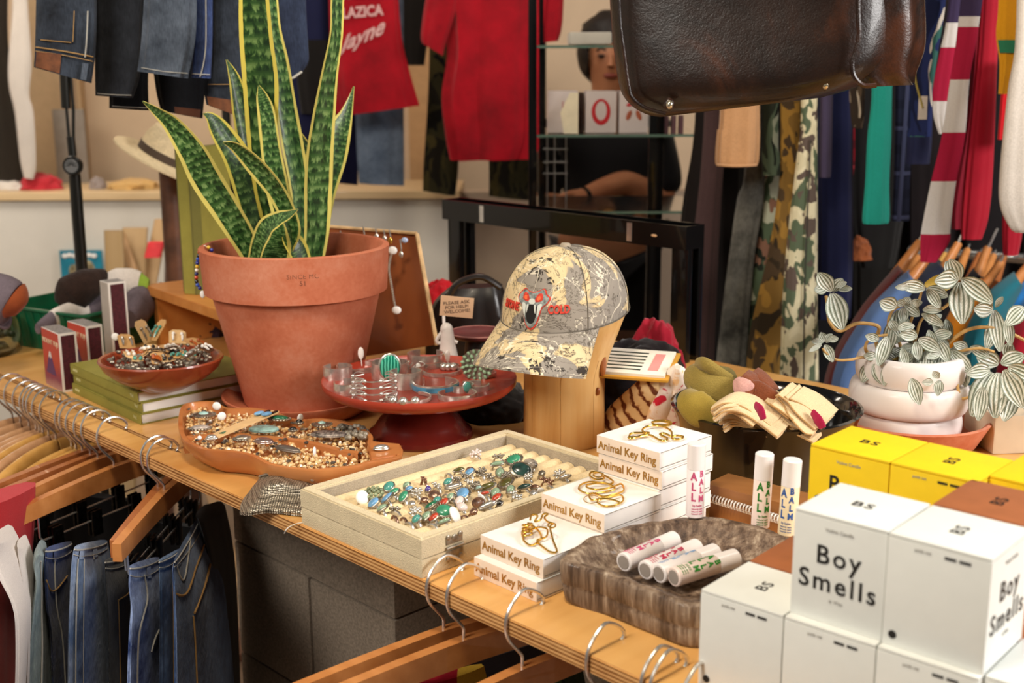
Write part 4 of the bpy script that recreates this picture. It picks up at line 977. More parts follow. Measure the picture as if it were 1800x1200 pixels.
brooch('brown oval brooch with a small aqua stone, at the right of the carved tray',566,748,.038,.014,.010,m_paq,0,True,stone=.4)
brooch('wide flat silver filigree brooch, right of the brown oval brooch',578,766,.038,.026,.012,plain('silver filigree','#8b8078',.5,.5,0,.6,220),-.1,False,stone=.95)
brooch('dark square buckle in the front compartment of the carved tray',425,773,.034,.012,.009,OLDSILVER,.4)
brooch('pinkish silver spoon bowl pendant in the front compartment of the carved tray',464,778,.037,.015,.009,plain('rose silver','#b59a92',.25,.8,0,.2),-.3,False,stone=.9)
brooch('grey leaf shaped pendant lying slanted in the front compartment of the carved tray',506,792,.034,.022,.007,plain('grey pewter','#8a7f76',.4,.7,0,.3),-.55,False,stone=.95)
brooch('small grey ring near the left end of the front compartment',372,772,.034,.009,.006,SILVER,.3,False,stone=.8)
brooch('small silver disc on the handle block of the carved tray',670,790,.0375,.011,.006,SILVER,.2,False,stone=.9)
for k,(x,y) in enumerate([(526,745),(515,758)]): brooch('small black stone brooch, %s of the two right of the oval plaque'%['rear','front'][k],x,y,.037,.006,.005,plain('black bead','#17130f',.3,0,.4),0)
bm=NB()
for k in range(55):
    p=atz(R.uniform(592,648),R.uniform(748,770),R.uniform(.030,.040)); add_ball(bm,p,(.004,.004,.004),8,6)
o=finish('grey_bead_heap',bm,plain('grey agate beads','#8d8474',.3,0,.4,.4,60),None,True); fix(o,'heap of round grey beads at the right end of the rear compartment','beads',None,'stuff')
for k,(x,y,lb) in enumerate([(381,717,'white price tag at the back left of the carved tray'),(390,735,'white price tag just in front of another in the carved tray'),(528,738,'white price tag near the green bar brooch in the carved tray'),(553,797,'white star shaped price tag in the front compartment'),(351,773,'small white pearl at the left end of the front compartment')]):
    o=thing('price_tag',lb,'price tag',atz(x,y,.040),.5*k,'jewellery price tags'); bm=NB(); add_ball(bm,(0,0,.003),(.0062,.0018,.0062) if k<4 else (.003,)*3,12,8); finish('tag_paper',bm,WHITE,o)
p=atz(430,745,.040); o=thing('carded_earrings','pair of sky blue earrings on a long tan card in the carved tray','earrings',p); M=card(o,p,-.72,.12,.030,.110,m_cork)
for q in (-.008,.009):
    bm=NB(); add_ball(bm,M@Vector((q,.033,.004)),(.0045,.009,.003),14,8,M=Matrix.Rotation(-.72,3,'Z')); finish('earring_stone',bm,m_lbl,o,True); bm=NB(); add_box(bm,(0,0,0),(.005,.010,.002)); bm.transform(M@Matrix.Translation((q,.046,.002))); finish('card_slot',bm,BLACK,o,True)
bm=NB(); add_prism(bm,[(-.004,-.004),(.005,-.003),(0,.005)],0,.001); bm.transform(M@Matrix.Translation((.002,-.038,.001))); finish('green_chip',bm,m_dg,o,True)

# ---------------------------------------------------------------- metal mesh purse draped on the edge
m_mesh=NT('woven metal mesh'); v=m_mesh.co(); vo=m_mesh.n('ShaderNodeTexVoronoi'); vo.inputs['Scale'].default_value=330; vo.inputs['Randomness'].default_value=.15; m_mesh.l(v,vo.inputs[0])
m_mesh.bump(vo.outputs['Distance'],1.0,.002); m_mesh=m_mesh.fin(m_mesh.ramp(vo.outputs['Distance'],[(.25,'#c9bda9'),(.55,'#8d8373'),(.8,'#241f1a')]),.38,.75)
mp_=thing('mesh_purse','silvery metal mesh purse drooping over the table edge left of the ring case','purse',atz(480,870,0))
top=[(447,842),(470,835),(500,838),(533,848),(560,868)]; 
rows=[[(456,840,.010),(480,834,.018),(505,836,.018),(535,843,.015),(560,855,.008)],
      [(446,853,.010),(475,849,.024),(505,850,.022),(535,857,.018),(560,867,.008)],
      [(432,871,.004),(460,868,.014),(490,868,.013),(520,872,.012),(550,880,.006)],
      [(424,884,.002),(450,886,.009),(485,885,.008),(520,888,.008),(548,896,.005)],
      [(421,899,-.004),(436,901,.003),(470,896,.004),(520,900,.004),(545,905,.003)]]
G=[cr([atz(x,y,z+.002) for x,y,z in r_],36) for r_ in rows]
bm=NB(); cols=[cr([G[j][i] for j in range(5)],24) for i in range(37)]
for k_,off in ((0,0),(1,-.004)):
    V=[[bm.verts.new(c+Vector((0,0,off+.0012*mnoise.noise(c*60)))) for c in col] for col in cols]
    for i in range(36):
        for jj in range(24): bm.faces.new((V[i][jj],V[i+1][jj],V[i+1][jj+1],V[i][jj+1]) if k_==0 else (V[i][jj],V[i][jj+1],V[i+1][jj+1],V[i+1][jj]))
    if k_==0: V0=V
    else:
        for i in range(36):
            for jj in (0,24): bm.faces.new((V0[i][jj],V0[i+1][jj],V[i+1][jj],V[i][jj]))
        for jj in range(24):
            for i in (0,36): bm.faces.new((V0[i][jj],V0[i][jj+1],V[i][jj+1],V[i][jj]))
finish('mesh_pouch',bm,m_mesh,mp_,True)
bm=NB(); add_tube(bm,[p+Vector((0,0,.002)) for p in G[0]],.0018,8); finish('purse_frame',bm,OLDSILVER,mp_,True)
bm=NB(); add_ball(bm,atz(549,842,.022),(.003,)*3,10,8); finish('clasp_ball',bm,SILVER,mp_,True)
bm=NB(); add_tube(bm,cr([atz(534,918,.001),atz(522,920,.002),atz(510,925,.002),atz(503,931,.0),atz(500,937,-.006)],20),.0007,6); o=finish('loose_thread',bm,WHITE,None,True); fix(o,'short white thread lying over the table edge by the ring case corner','thread')
# ---------------------------------------------------------------- rings in the case
m_ora=plain('red coral stone','#c0442c',.3,0,.4,.2,60); m_olive=plain('olive stone','#5e5a2a',.25,0,.4,.3,60); m_viol=plain('violet stone','#4b3a86',.25,0,.4); m_pb=plain('brown spotted stone','#7a5540',.4,0,.3,.5,150)
m_dteal=plain('dark teal stone','#2c4a44',.25,0,.4,.4,60); m_sage=plain('sage stone','#8fa98c',.3,0,.4,.2,60); COPPER=metal('coppery metal','#b08a76',.3,.3,80); m_lep=plain('leopard stone','#9a8e80',.4,0,.3,.75,160); m_pearl=plain('pearl pink','#e0cfc8',.25,0,.4)
RC={'teal':(TURQ,'teal'),'green':(plain('bright green stone','#3d9470',.28,0,.4,.2,60),'green'),'blue':(m_lbl,'blue'),'pale':(m_paq,'pale aqua'),'red':(m_ora,'coral red'),'olive':(m_olive,'olive'),'dgreen':(m_dg,'dark green'),'violet':(m_viol,'violet'),'brown':(m_pb,'spotted brown'),'dteal':(m_dteal,'dark teal'),'sage':(m_sage,'sage green'),'leop':(m_lep,'mottled grey'),'pearl':(m_pearl,'pearl'),'silver':(SILVER,'silver'),'old':(OLDSILVER,'darkened silver'),'copper':(COPPER,'coppery'),'black':(plain('black bead','#17130f',.3,0,.4),'black')}
RNG=[(335,470,'oval','teal',9),(375,510,'oval','green',8),(440,540,'oval','green',9),(325,555,'oval','blue',11),(230,585,'oval','blue',9),(290,625,'oval','sage',8),(480,492,'oval','blue',6),(532,510,'cluster','silver',8),(495,590,'dome','silver',7),(378,628,'leaf','old',8),(610,490,'oval','violet',5),(672,462,'leaf','silver',8),(655,530,'dome','copper',10),(582,420,'leaf','copper',7),(462,462,'oval','sage',6),(585,562,'dome','copper',6),(675,570,'oval','teal',7),(635,605,'oval','dgreen',10),(725,585,'oval','red',8),(770,545,'oval','sage',7),(742,515,'band','silver',7),(832,572,'oval','pearl',8),(725,640,'big','green',11),(600,680,'oval','sage',8),(655,690,'oval','red',8),(530,700,'oval','teal',7),(520,648,'cluster','silver',8),(640,722,'band','silver',12),(725,715,'long','sage',9),(857,520,'big','blue',11),(850,612,'dome','pearl',8),(757,370,'band','silver',6),(825,352,'long','olive',9),(750,438,'oval','teal',7),(790,468,'long','silver',13),(905,370,'oval','blue',8),(985,368,'cluster','old',8),(945,240,'cluster','pearl',9),(910,325,'band','copper',7),(1105,255,'leaf','old',8),(1097,308,'long','sage',11),(1215,278,'big','green',11),(1330,308,'dome','leop',11),(1265,350,'big','dteal',14),(1117,372,'oval','sage',8),(1050,405,'leaf','old',10),(1157,442,'big','olive',12),(1022,470,'long','olive',14),(970,482,'long','pale',10),(1315,402,'cluster','silver',6),(1410,375,'dome','old',7),(1445,425,'leaf','copper',9),(1535,385,'cluster','silver',9),(1575,400,'long','silver',9),(1287,470,'long','dteal',11),(1362,475,'long','copper',11),(1190,490,'oval','sage',7),(1085,512,'oval','sage',8),(1095,550,'oval','red',8),(1012,520,'long','red',7),(1235,540,'leaf','silver',12),(1352,515,'dome','silver',7),(962,580,'dome','brown',10),(1030,598,'long','silver',13),(1115,590,'oval','black',5),(930,645,'dome','copper',8),(868,395,'leaf','old',8),(815,418,'leaf','old',9),(905,440,'leaf','silver',8),(1160,395,'cluster','old',7),(1470,455,'band','silver',6),(945,465,'cluster','old',7),(870,665,'band','copper',6),(440,680,'band','copper',7),(475,712,'band','silver',6),(375,668,'band','copper',6)]
case_M=Matrix.Translation((-.0955,1.1885,T))@Matrix.Rotation(CY,4,'Z')
seen={}
for k,(cx,cy,ty,cl,s) in enumerate(RNG):
    x,y=600+cx/4,740+cy/4; p=atz(x,y,.036); s=s*.00088
    mt,cn=RC[cl]; q=case_M.inverted()@p
    col=max(1,min(9,int((-q.x-.014)/wR)+1)); fr=q.y/cd
    along='left end' if fr<.2 else 'left part' if fr<.42 else 'middle' if fr<.6 else 'right part' if fr<.82 else 'far corner'
    kind={'oval':'ring with a %s oval stone','cluster':'ring with a cluster of %s beads','dome':'ring with a %s dome','leaf':'carved %s ring with leafy relief','band':'plain thin %s band ring','big':'large bezel ring with a %s stone','long':'ring with a long narrow %s face'}[ty]%cn
    lb='%s in the %s foam row, %s'%(kind,ORD[col-1],along)
    if lb in seen: lb=lb+(', outer' if q.x>seen[lb] else ', inner')
    seen[lb]=q.x
    yaw=CY+R.uniform(-.35,.35)
    o=thing('ring',lb,'ring',(p.x,p.y,T+.031),yaw,'rings in the burlap case')
    rr=.0085; bm=NB(); add_tube(bm,[Vector((rr*.85*math.cos(a*PI/10),0,-.002+rr*math.sin(a*PI/10)*.8)) for a in range(0,11)],.0011,7,flat=1.8); finish('band',bm,SILVER if cl!='copper' else COPPER,o)
    zt_=.0075
    M0=Euler((R.uniform(.35,.75),R.uniform(-.25,.25),R.uniform(-.7,.7))).to_matrix().to_4x4()
    M0=Matrix.Translation((0,0,zt_-.001))@M0
    if ty in('oval','big'):
        a,b_=(s*.78,s) if ty=='oval' else (s*1.05,s*.85)
        bm=NB(); add_ball(bm,(0,0,0),(a*1.15,b_*1.15,.0026),18,8); 
        if ty=='big':
            for i in range(22): qa=2*PI*i/22; add_ball(bm,(a*1.18*math.cos(qa),b_*1.18*math.sin(qa),.0006),(.0010,)*3,6,4)
        bm.transform(M0); bz_=finish('bezel',bm,OLDSILVER,o)
        bm=NB(); add_ball(bm,(0,0,.0016),(a*.92,b_*.92,.0032),18,8); bm.transform(M0); finish('stone',bm,mt,bz_)
    elif ty=='cluster':
        bm=NB()
        for i in range(12):
            qa=2*PI*i/7; q_=0 if i==0 else s*(.45 if i<5 else .85); add_ball(bm,(q_*math.cos(qa),q_*math.sin(qa),.001),(.0021,)*3,8,6)
        bm.transform(M0); finish('bead_cluster',bm,mt,o)
    elif ty=='dome':
        bm=NB(); add_ball(bm,(0,0,0),(s,s*.75,s*.55),16,9); bm.transform(M0); finish('dome',bm,mt,o)
    elif ty=='leaf':
        bm=NB()
        for i in range(7): t_=(i/6-.5)*2; add_ball(bm,(t_*s*.9,math.sin(i*2.1)*s*.3,.001),(s*.33,s*.2,.0018),8,5,M=Matrix.Rotation(i*1.1,3,'Z'))
        add_tube(bm,[(-s,0,0),(0,s*.2,.001),(s,0,0)],.001,6); bm.transform(M0); finish('relief',bm,mt,o)
    elif ty=='long':
        bm=NB(); add_ball(bm,(0,0,0),(s*1.05,s*.42,.0022),18,8,M=Matrix.Rotation(.5,3,'Z')); bm.transform(M0); bz_=finish('bezel',bm,OLDSILVER,o)
        bm=NB(); add_ball(bm,(0,0,.0012),(s*.88,s*.32,.0026),18,8,M=Matrix.Rotation(.5,3,'Z')); bm.transform(M0); finish('stone',bm,mt,bz_)
# the round cluster ring, tags
p=atz(657,867,.040); o=thing('ring','large round ring covered in olive beads, at the left end','ring',p,0,'rings in the burlap case'); bm=NB()
for n_,rr_ in ((1,0),(6,.0052),(11,.0098)):
    for i in range(n_): qa=2*PI*i/n_; add_ball(bm,(rr_*math.cos(qa),rr_*math.sin(qa)*.8,.003-rr_*.25+rr_*math.sin(qa)*.4),(.0026,)*3,9,6)
finish('stone_beads',bm,plain('olive turquoise','#8b9470',.35,0,.3,.3,80),o)
bm=NB(); add_tube(bm,[Vector((.0075*math.cos(a*PI/10),0,-.004-.006*math.sin(a*PI/10))) for a in range(0,11)],.0011,7); finish('band',bm,SILVER,o)
for k,(x,y,s,lb) in enumerate([(637,874,.0085,'white paper tag at the left end of the ring case'),(800,905,.0105,'largest white paper tag, at the lower front corner of the ring case'),(847,875,.0068,'white paper tag near the middle right of the ring case'),(950,862,.005,'small white tag at the right end of the ring case')]):
    o=thing('price_tag',lb,'price tag',atz(x,y,.038),.3+k,'jewellery price tags'); bm=NB(); add_ball(bm,(0,0,0),(s*.9,s*.35,s),14,9,M=Matrix.Rotation(-.5,3,'X')); finish('tag_paper',bm,WHITE,o)

# ---------------------------------------------------------------- burnt wood tray with lip balms
m_bw=NT('weathered grey brown wood'); _v=m_bw.co(sc=(1,1,.25)); _n=m_bw.noise(_v,26,7,.7,.6); _f=m_bw.noise(m_bw.co(sc=(1,1,.06)),110,4,.7); m_bw.bump(_f,.9,.003)
m_bw=m_bw.fin(m_bw.ramp(m_bw.math('ADD',m_bw.math('MULTIPLY',_n,.5),m_bw.math('MULTIPLY',_f,.5)),[(.36,'#2a1e17'),(.46,'#5f4b3c'),(.54,'#86715e'),(.64,'#bcaa94')]),.5,0,.15,.4)
SZ=.046
ST=[(986,985),(1000,962),(1040,940),(1090,925),(1150,913),(1230,905),(1310,915),(1375,935),(1420,955),(1390,1000),(1300,1050),(1222,1065),(1150,1045),(1080,1025),(1020,1005)]
pts=[atz(x,y,SZ) for x,y in ST]
pts[12:15]=[]; pts+= [atz(1150,1042,SZ),atz(1060,1008,SZ)]
c0=sum(pts,Vector())/len(pts); st=thing('wooden_dish','rough grey brown block of wood hollowed into a dish for lip balms','tray',Vector((c0.x,c0.y,T)))
n=112; Q=cr(pts,n,True)
def ringq(s,z,j=0,cx=None): return [bm.verts.new(Vector((c0.x+(p.x-c0.x)*s+ (j*mnoise.noise(p*45) if j else 0),c0.y+(p.y-c0.y)*s+(j*mnoise.noise(p*45+Vector((9,0,0))) if j else 0),T+z+(j*.8*mnoise.noise(p*60) if j and z>.03 else 0)))) for p in Q]
bm=NB(); lv=[ringq(.93,.0),ringq(.95,.004,.002),ringq(.965,.018,.004),ringq(.955,.0205,.003),ringq(.975,.023,.004),ringq(.985,.036,.005),ringq(.985,SZ-.003,.004),ringq(.965,SZ,.003),ringq(.87,SZ-.001,.003),ringq(.80,SZ-.010,.002),ringq(.66,SZ-.021,.001),ringq(.3,SZ-.024)]
bm.faces.new(lv[0]); bm.faces.new(lv[-1])
for a,b_ in zip(lv,lv[1:]):
    for k in range(n): bm.faces.new((a[k],a[(k+1)%n],b_[(k+1)%n],b_[k]))
finish('carved_block',bm,m_bw,st,True,ang=70)
m_tube=plain('white balm tube','#f3ecea',.35,0,.2,.01,50)
def balm(label,M,rgb,tint,group='lip balms',rot=0.0,zz=False):
    o=bpy.data.objects.new('lip_balm',None); COL.objects.link(o); o.matrix_world=M; fix(o,label,'lip balm',group)
    r_=.0098; L=.083
    bm=NB(); add_lathe(bm,[(0,0),(r_-.001,0),(r_,.001),(r_,.054),(r_-.0004,.0545),(0,.0545)],40); tb_=finish('tube',bm,tint,o)
    bm=NB(); add_lathe(bm,[(0,.0546),(r_+.0001,.0546),(r_+.0001,L-.0012),(r_-.001,L),(0,L)],40); finish('cap',bm,m_tube,o)
    bm=NB(); add_lathe(bm,[(0,-.0006),(r_*.72,-.0006),(r_*.72,.0002),(0,.0002)],30); finish('twist_base',bm,plain('grey tube end','#9a9088',.6),o)
    ink=plain('balm print '+rgb,rgb,.5)
    def wp(zc,a0=0.0): return lambda p: (lambda a: Vector((math.sin(a),-math.cos(a),0))*(r_+.00025+p.z)+Vector((0,0,zc+p.y)))(rot+a0+p.x/r_)
    for i,(ch,sz) in enumerate([('A',.0125),('L',.0120),('L',.0125)]): text('printed_letter',ch,sz,ink,tb_,None,bold=.04,sx=.8,warp=wp(.0475-.0118*i,-.47),ext=.0001)
    for i,ch in enumerate('BALM'): text('printed_letter',ch,.0098,ink,tb_,None,bold=.04,sx=.8,warp=wp(.0505-.0093*i,.42),ext=.0001)
    text('printed_line','lip balm' if not zz else 'ZZZZ',.0034,ink,tb_,None,warp=wp(.0150,0),ext=.0001)
    for i in range(3): text('printed_line','natural care',.0026,ink,tb_,None,warp=wp(.0112-.0028*i,0),ext=.0001)
    return o
pink,grn,blu='#d85a86','#2f8a2f','#3f63a8'
m_tb=plain('blush tube','#f0dcd2',.35,0,.2,.02,50); m_tc=plain('cream tube','#ecd9b4',.35,0,.2,.02,50)
def up(x,y,z,rot,tiltx=0): 
    p=atz(x,y,z); return Matrix.Translation(p)@Matrix.Rotation(tiltx,4,'Y')
balm('white lip balm with pink letters, standing against the tall stack of white boxes',up(1221,906,.047,0),pink,plain('pinkish white tube','#f5eaea',.35,0,.2,.01,50),rot=.1)
balm('white lip balm with green letters, standing on the wooden dish',up(1336,925,.040,0,.02),grn,m_tb,rot=.0)
balm('cream lip balm with blue letters, standing next to the yellow boxes',up(1383,938,.040,0,.03),blu,m_tc,rot=-.45)
def lying(x0,y0,x1,y1,z,roll):
    a=atz(x0,y0,z); b_=atz(x1,y1,z); d=(b_-a).normalized(); M=basis(a,d.cross(Vector((0,0,1))),Vector((0,0,1)).cross(d.cross(Vector((0,0,1)))) if False else Vector((0,0,1)),d)
    zax=d; xax=Vector((0,0,1)).cross(zax).normalized(); yax=zax.cross(xax); M=basis(a,xax,yax,zax); return M@Matrix.Rotation(roll,4,'Z')
balm('white lip balm with pink letters, leftmost of the lying ones in the wooden dish',lying(1096,988,1182,950,.0385,PI*.95),pink,m_tube,'lip balms lying in the wooden dish')
balm('white lip balm with red letters, second from left of the lying ones',lying(1134,1002,1225,962,.037,PI*1.0),'#c8365a',m_tube,'lip balms lying in the wooden dish')
balm('white lip balm with pale blue print, third of the lying ones',lying(1158,1008,1246,975,.038,PI*.8),'#8fb0d8',m_tube,'lip balms lying in the wooden dish')
balm('white lip balm with green letters, rightmost of the lying ones',lying(1184,1014,1281,984,.0395,PI*1.15),grn,m_tb,'lip balms lying in the wooden dish',zz=True)

# ---------------------------------------------------------------- spiral wood notebooks between bowl and dish
m_nb=wood('walnut notebook board','#7a4a26','#a3703f',10,'x',-.4,.4,.2,4)
def notebook(label,x0,y0,x1,y1,z,h,dp,spiral=True):
    a=atz(x0,y0,z); b_=atz(x1,y1,z); d=b_-a; o=thing('notebook',label,'notebook',a,math.atan2(d.y,d.x),'wooden notebooks')
    L=d.length
    bm=NB(); add_box(bm,(L/2,dp/2,h/2),(L,dp,h),bev=.001); finish('board',bm,m_nb,o)
    if spiral:
        bm=NB(); nn=int(L/.0045); add_tube(bm,[Vector((.004+(L-.008)*k/(nn*8),-.002+.0048*math.cos(k*PI/4),h+.001+.0048*math.sin(k*PI/4))) for k in range(nn*8)],.0010,5); finish('spiral_binding',bm,plain('white coated wire','#e6e2dc',.35),o)
    return o
notebook('lower brown wooden notebook with a white spiral, behind the standing lip balms',1246,908,1425,966,.0,.024,.05)
notebook('upper brown wooden board resting behind the spiral notebook',1240,872,1425,921,.025,.016,.05,False)

# ---------------------------------------------------------------- black bowl with gloves
m_blk=plain('glossy black glaze','#0d0b0a',.12,0,.6,.1)
bp=atz(1346,714,.088); BR=.123
bb=thing('black_bowl','large glossy black bowl full of folded work gloves','bowl',Vector((bp.x,bp.y,T)))
bm=NB(); add_lathe(bm,[(0,0),(.094,0),(.100,.004),(.109,.040),(.119,.080),(BR,.088),(BR+.001,.091),(BR-.003,.0925),(BR-.009,.089),(.107,.070),(.099,.02),(.090,.008),(0,.008)],96); finish('bowl_body',bm,m_blk,bb)
m_ol=cloth('olive glove cloth','#95803f',.12,50,.9,600,.2,.4); m_cr=cloth('cream glove cloth','#e2c79c',.07,40,.9,600,.15,.4); m_tn=cloth('rust suede','#7c4022',.2,40,.9,500,.2,.4); m_mg=cloth('magenta trim cloth','#b01f4e',.1,40,.9); m_pk=cloth('pink flowered cloth','#d9a49a',.25,120,.9)
def fold(name,px,py,z,w,l,h,yaw,tilt,mat,parent,n=3,roll=0):
    """a folded cloth bundle: n stacked soft layers bent over at one end"""
    bm=NB(); M=Matrix.Translation(atz(px,py,z))@Euler((tilt,roll,yaw)).to_matrix().to_4x4()
    for k in range(n):
        zz=(k-(n-1)/2)*h/n; off=.004*math.sin(k*2.1)
        P=[]; W=[]
        for i in range(13): t=i/12; P.append(Vector((off+.002*math.sin(t*5+k),-l/2+l*t,zz+.0035*math.sin(t*4+k*1.7)))); W.append(w/2*(.72+.28*math.sin(PI*min(1,t*1.1+.12)))*(1+.05*math.sin(t*7+k)))
        b2=NB(); add_blade(b2,P,W,Vector((1,0,0)),Vector((0,0,1)),-.12,8,h/n*.8); b2.transform(M); 
        me=bpy.data.meshes.new('t'); b2.to_mesh(me); b2.free(); bm.from_mesh(me); bpy.data.meshes.remove(me)
    return finish(name,bm,mat,parent,True)
def glove(label,px,py,z,yaw,tilt,mat,cuffmat=None,w=.075,l=.11,n=4,roll=0,h=.028):
    o=thing('folded_gloves',label,'gloves',atz(px,py,z),0,'folded gloves in the black bowl'); fold('glove_layers',px,py,z,w,l,h,yaw,tilt,mat,o,n,roll)
    if cuffmat:
        M=Matrix.Translation(atz(px,py,z))@Euler((tilt,roll,yaw)).to_matrix().to_4x4()
        bm=NB(); secs=[(M@Vector((0,l*.36+.012*k,0)),M.to_3x3()@Vector((w*.40,0,0)),M.to_3x3()@Vector((0,0,h*.48))) for k in range(3)]; add_loft(bm,secs,28,[(9,.06,0,0)]); finish('cuff',bm,cuffmat,o,True)
    return o
def mitt(label,Lp,mat,extra=()):
    """glove seen as a bent slab: list of (px,py,z,halfwidth,halfthick)"""
    o=thing('folded_gloves',label,'gloves',atz(*Lp[0][:3]),0,'folded gloves in the black bowl')
    P=cr([atz(a,b_,c) for a,b_,c,_,_ in Lp],24); W=[q[3] for q in Lp]; H=[q[4] for q in Lp]
    F=frames(P); bm=NB(); secs=[]
    for i,p in enumerate(P):
        t,a,b_=F[i]; v=(p-O0).normalized(); s=t.cross(v).normalized(); m=s.cross(t); secs.append((p,s*lerpl(W,i/24),m*lerpl(H,i/24)))
    add_loft(bm,secs,28,[(3,.06,0,1),(5,.04,1,2)]); finish('glove_body',bm,mat,o,True)
    for nm,L2,mt,r_ in extra:
        bm=NB(); add_tube(bm,cr([atz(*q) for q in L2],20),r_,10,flat=.6); finish(nm,bm,mt,o,True)
    return o
mitt('olive work glove folded over the left rim of the black bowl, uppermost',[(1222,648,.135,.012,.008),(1228,660,.13,.022,.014),(1250,680,.12,.027,.016),(1275,695,.11,.026,.014),(1300,705,.10,.016,.010)],m_ol,[('knit_cuff',[(1228,640,.145),(1240,640,.15),(1262,655,.14),(1282,668,.13)],m_ol,.009),('ribbed_cuff',[(1262,655,.135),(1282,662,.13),(1290,690,.115)],cloth('dark olive rib knit','#6d6238',.2,90),.010)])
mitt('yellow olive glove under another at the left of the black bowl',[(1210,690,.115,.010,.006),(1215,705,.11,.020,.012),(1232,722,.10,.022,.012),(1262,735,.09,.016,.008)],cloth('yellow olive glove cloth','#9c8436',.12,50),[('seam_roll',[(1212,682,.118),(1230,705,.11),(1262,728,.098)],m_ol,.003)])
def stack(label,Ls,mat,th,w):
    """folded edges seen end on: several S shaped sheets"""
    o=thing('folded_gloves',label,'gloves',atz(*Ls[0][0]),0,'folded gloves in the black bowl')
    bm=NB()
    for L in Ls:
        P=cr([atz(*q) for q in L],26); 
        for s_ in (0,): 
            sd=Vector((.55,.83,.12)).normalized()
            top=[(p,sd*w,None) for p in P]
            F=frames(P); secs=[(p,sd*w,Vector((0,0,1)).cross(sd).cross(sd).normalized()*0+ (F[i][0].cross(sd)).normalized()*th) for i,p in enumerate(P)]
            add_loft(bm,secs,18,pinch=.5)
    fl=finish('folded_layers',bm,mat,o,True)
    bm=NB(); me_=plain('tan fold crease','#b08a58',.85) if mat is m_cr else plain('dark suede crease','#4f2614',.85)  # darker crease lines: crease shade put into the colour of thin tubes
    for L in Ls:
        P=cr([atz(*q) for q in L],26); sd=Vector((.55,.83,.12)).normalized(); add_tube(bm,[p-sd*(w+.0006)+Vector((0,0,th*.3)) for p in P],.0011,6)
    finish('crease_line',bm,me_,fl,True); return o
def sheets(L,n,dx,dy,dz=0): return [[(x+dx*k+2.5*math.sin(k*2+i),y+dy*k+1.5*math.sin(k*1.3+i*1.1),z+dz*k) for i,(x,y,z) in enumerate(L)] for k in range(n)]
stack('cream glove with a magenta band, at the front left of the black bowl',sheets([(1262,712,.12),(1284,699,.128),(1312,704,.122),(1340,722,.11),(1368,742,.10)],3,3,8,-.004)+[[(1262,714,.118),(1272,722,.114),(1300,716,.115),(1334,740,.10)]],m_cr,.0042,.020)
stack('cream glove at the very front of the black bowl, under the banded one',sheets([(1272,738,.098),(1290,730,.102),(1318,738,.097),(1345,750,.09)],3,5,6,-.003),m_cr,.0036,.014)
stack('pair of cream gloves whose folded edges stand up on the right of the black bowl',[[(1376,684,.13),(1390,700,.12),(1400,720,.11),(1425,748,.095),(1440,752,.092)],[(1380,683,.132),(1397,696,.124),(1412,715,.113),(1444,744,.096)],[(1392,686,.13),(1405,700,.12),(1425,715,.11),(1455,742,.095)],[(1400,690,.128),(1430,705,.115),(1462,732,.10)]],m_cr,.0030,.024)
stack('stack of cream gloves in wavy folds in the middle of the black bowl',sheets([(1352,722,.108),(1368,730,.103),(1392,736,.098),(1418,748,.092),(1434,755,.09)],3,1,6,-.003)+sheets([(1355,696,.120),(1372,708,.114),(1392,724,.106)],3,7,3),m_cr,.0030,.020)
stack('rust brown suede glove folded in two ridges at the back of the black bowl',[[(1310,658,.14),(1325,668,.135),(1342,690,.12)],[(1326,654,.14),(1340,664,.135),(1362,690,.12)]],m_tn,.004,.014)
mitt('brown suede glove lying below the two ridges in the black bowl',[(1308,698,.118,.010,.006),(1325,695,.118,.020,.010),(1350,712,.11,.020,.010),(1362,722,.10,.008,.006)],m_tn)
mitt('pink flowered glove peeping out behind the brown suede one',[(1296,668,.135,.006,.004),(1305,680,.13,.013,.006),(1318,692,.12,.012,.006)],m_pk)
for L,lb in (([(1328,712,.127),(1337,722,.124),(1342,737,.115)],'magenta knitted band across the front cream glove'),([(1428,724,.112),(1438,738,.105),(1446,752,.096)],'magenta knitted band between the cream gloves on the right')):
    bm=NB(); add_tube(bm,cr([atz(*q) for q in L],16),[.005,.008,.006],12,flat=.4); o=finish('glove_band',bm,m_mg,None,True); fix(o,lb,'glove trim','magenta bands of the gloves')
# ---------------------------------------------------------------- white coil pot with silver leaved plant
wp_=atz(1592,760,.012)+Vector((0,0,0)); wp_=Vector((wp_.x,wp_.y,T))
m_wc=plain('white ceramic','#ebe3df',.45,0,.15,.03,12)
sc2=finish('plant_saucer',(lambda b:(add_lathe(b,[(0,0),(.084,0),(.092,.004),(.108,.034),(.1115,.040),(.108,.042),(.103,.038),(.088,.012),(0,.010)],80),b)[1])(NB()),m_ter,None,True); fix(sc2,'terracotta saucer under the white coiled pot, behind the yellow boxes','saucer'); sc2.location+=wp_+Vector((.004,0,0))-Vector((0,0,0))
wpo=thing('potted_silver_plant','small silver leaved trailing plant in a white pot of three fat coils','potted plant',wp_+Vector((0,0,.0105)))
bm=NB(); pr=[(0,0),(.05,0)]
for k,(z0_,r0,hh) in enumerate([(.000,.074,.040),(.038,.081,.042),(.078,.074,.042)]):
    for i in range(11): a=-PI/2+PI*i/10; pr.append((r0-.008+.009*math.cos(a)**.8 if abs(math.cos(a))>1e-6 else r0-.008,z0_+hh/2+hh/2*math.sin(a)*.97))
pr+=[(.054,.116),(.050,.105),(0,.104)]
add_lathe(bm,pr,80); finish('coiled_pot',bm,m_wc,wpo)
bm=NB(); add_lathe(bm,[(0,.108),(.052,.107),(.05,.10),(0,.10)],32); finish('soil',bm,m_soil,wpo)
m_sl=silverleaf('silver striped leaf'); m_yl=plain('yellowed leaf','#b08f34',.5,0,.1,.2,60); m_stem=plain('pale tan stem','#c29a5c',.6,var=.15,sc=60)
WY=wp_.y
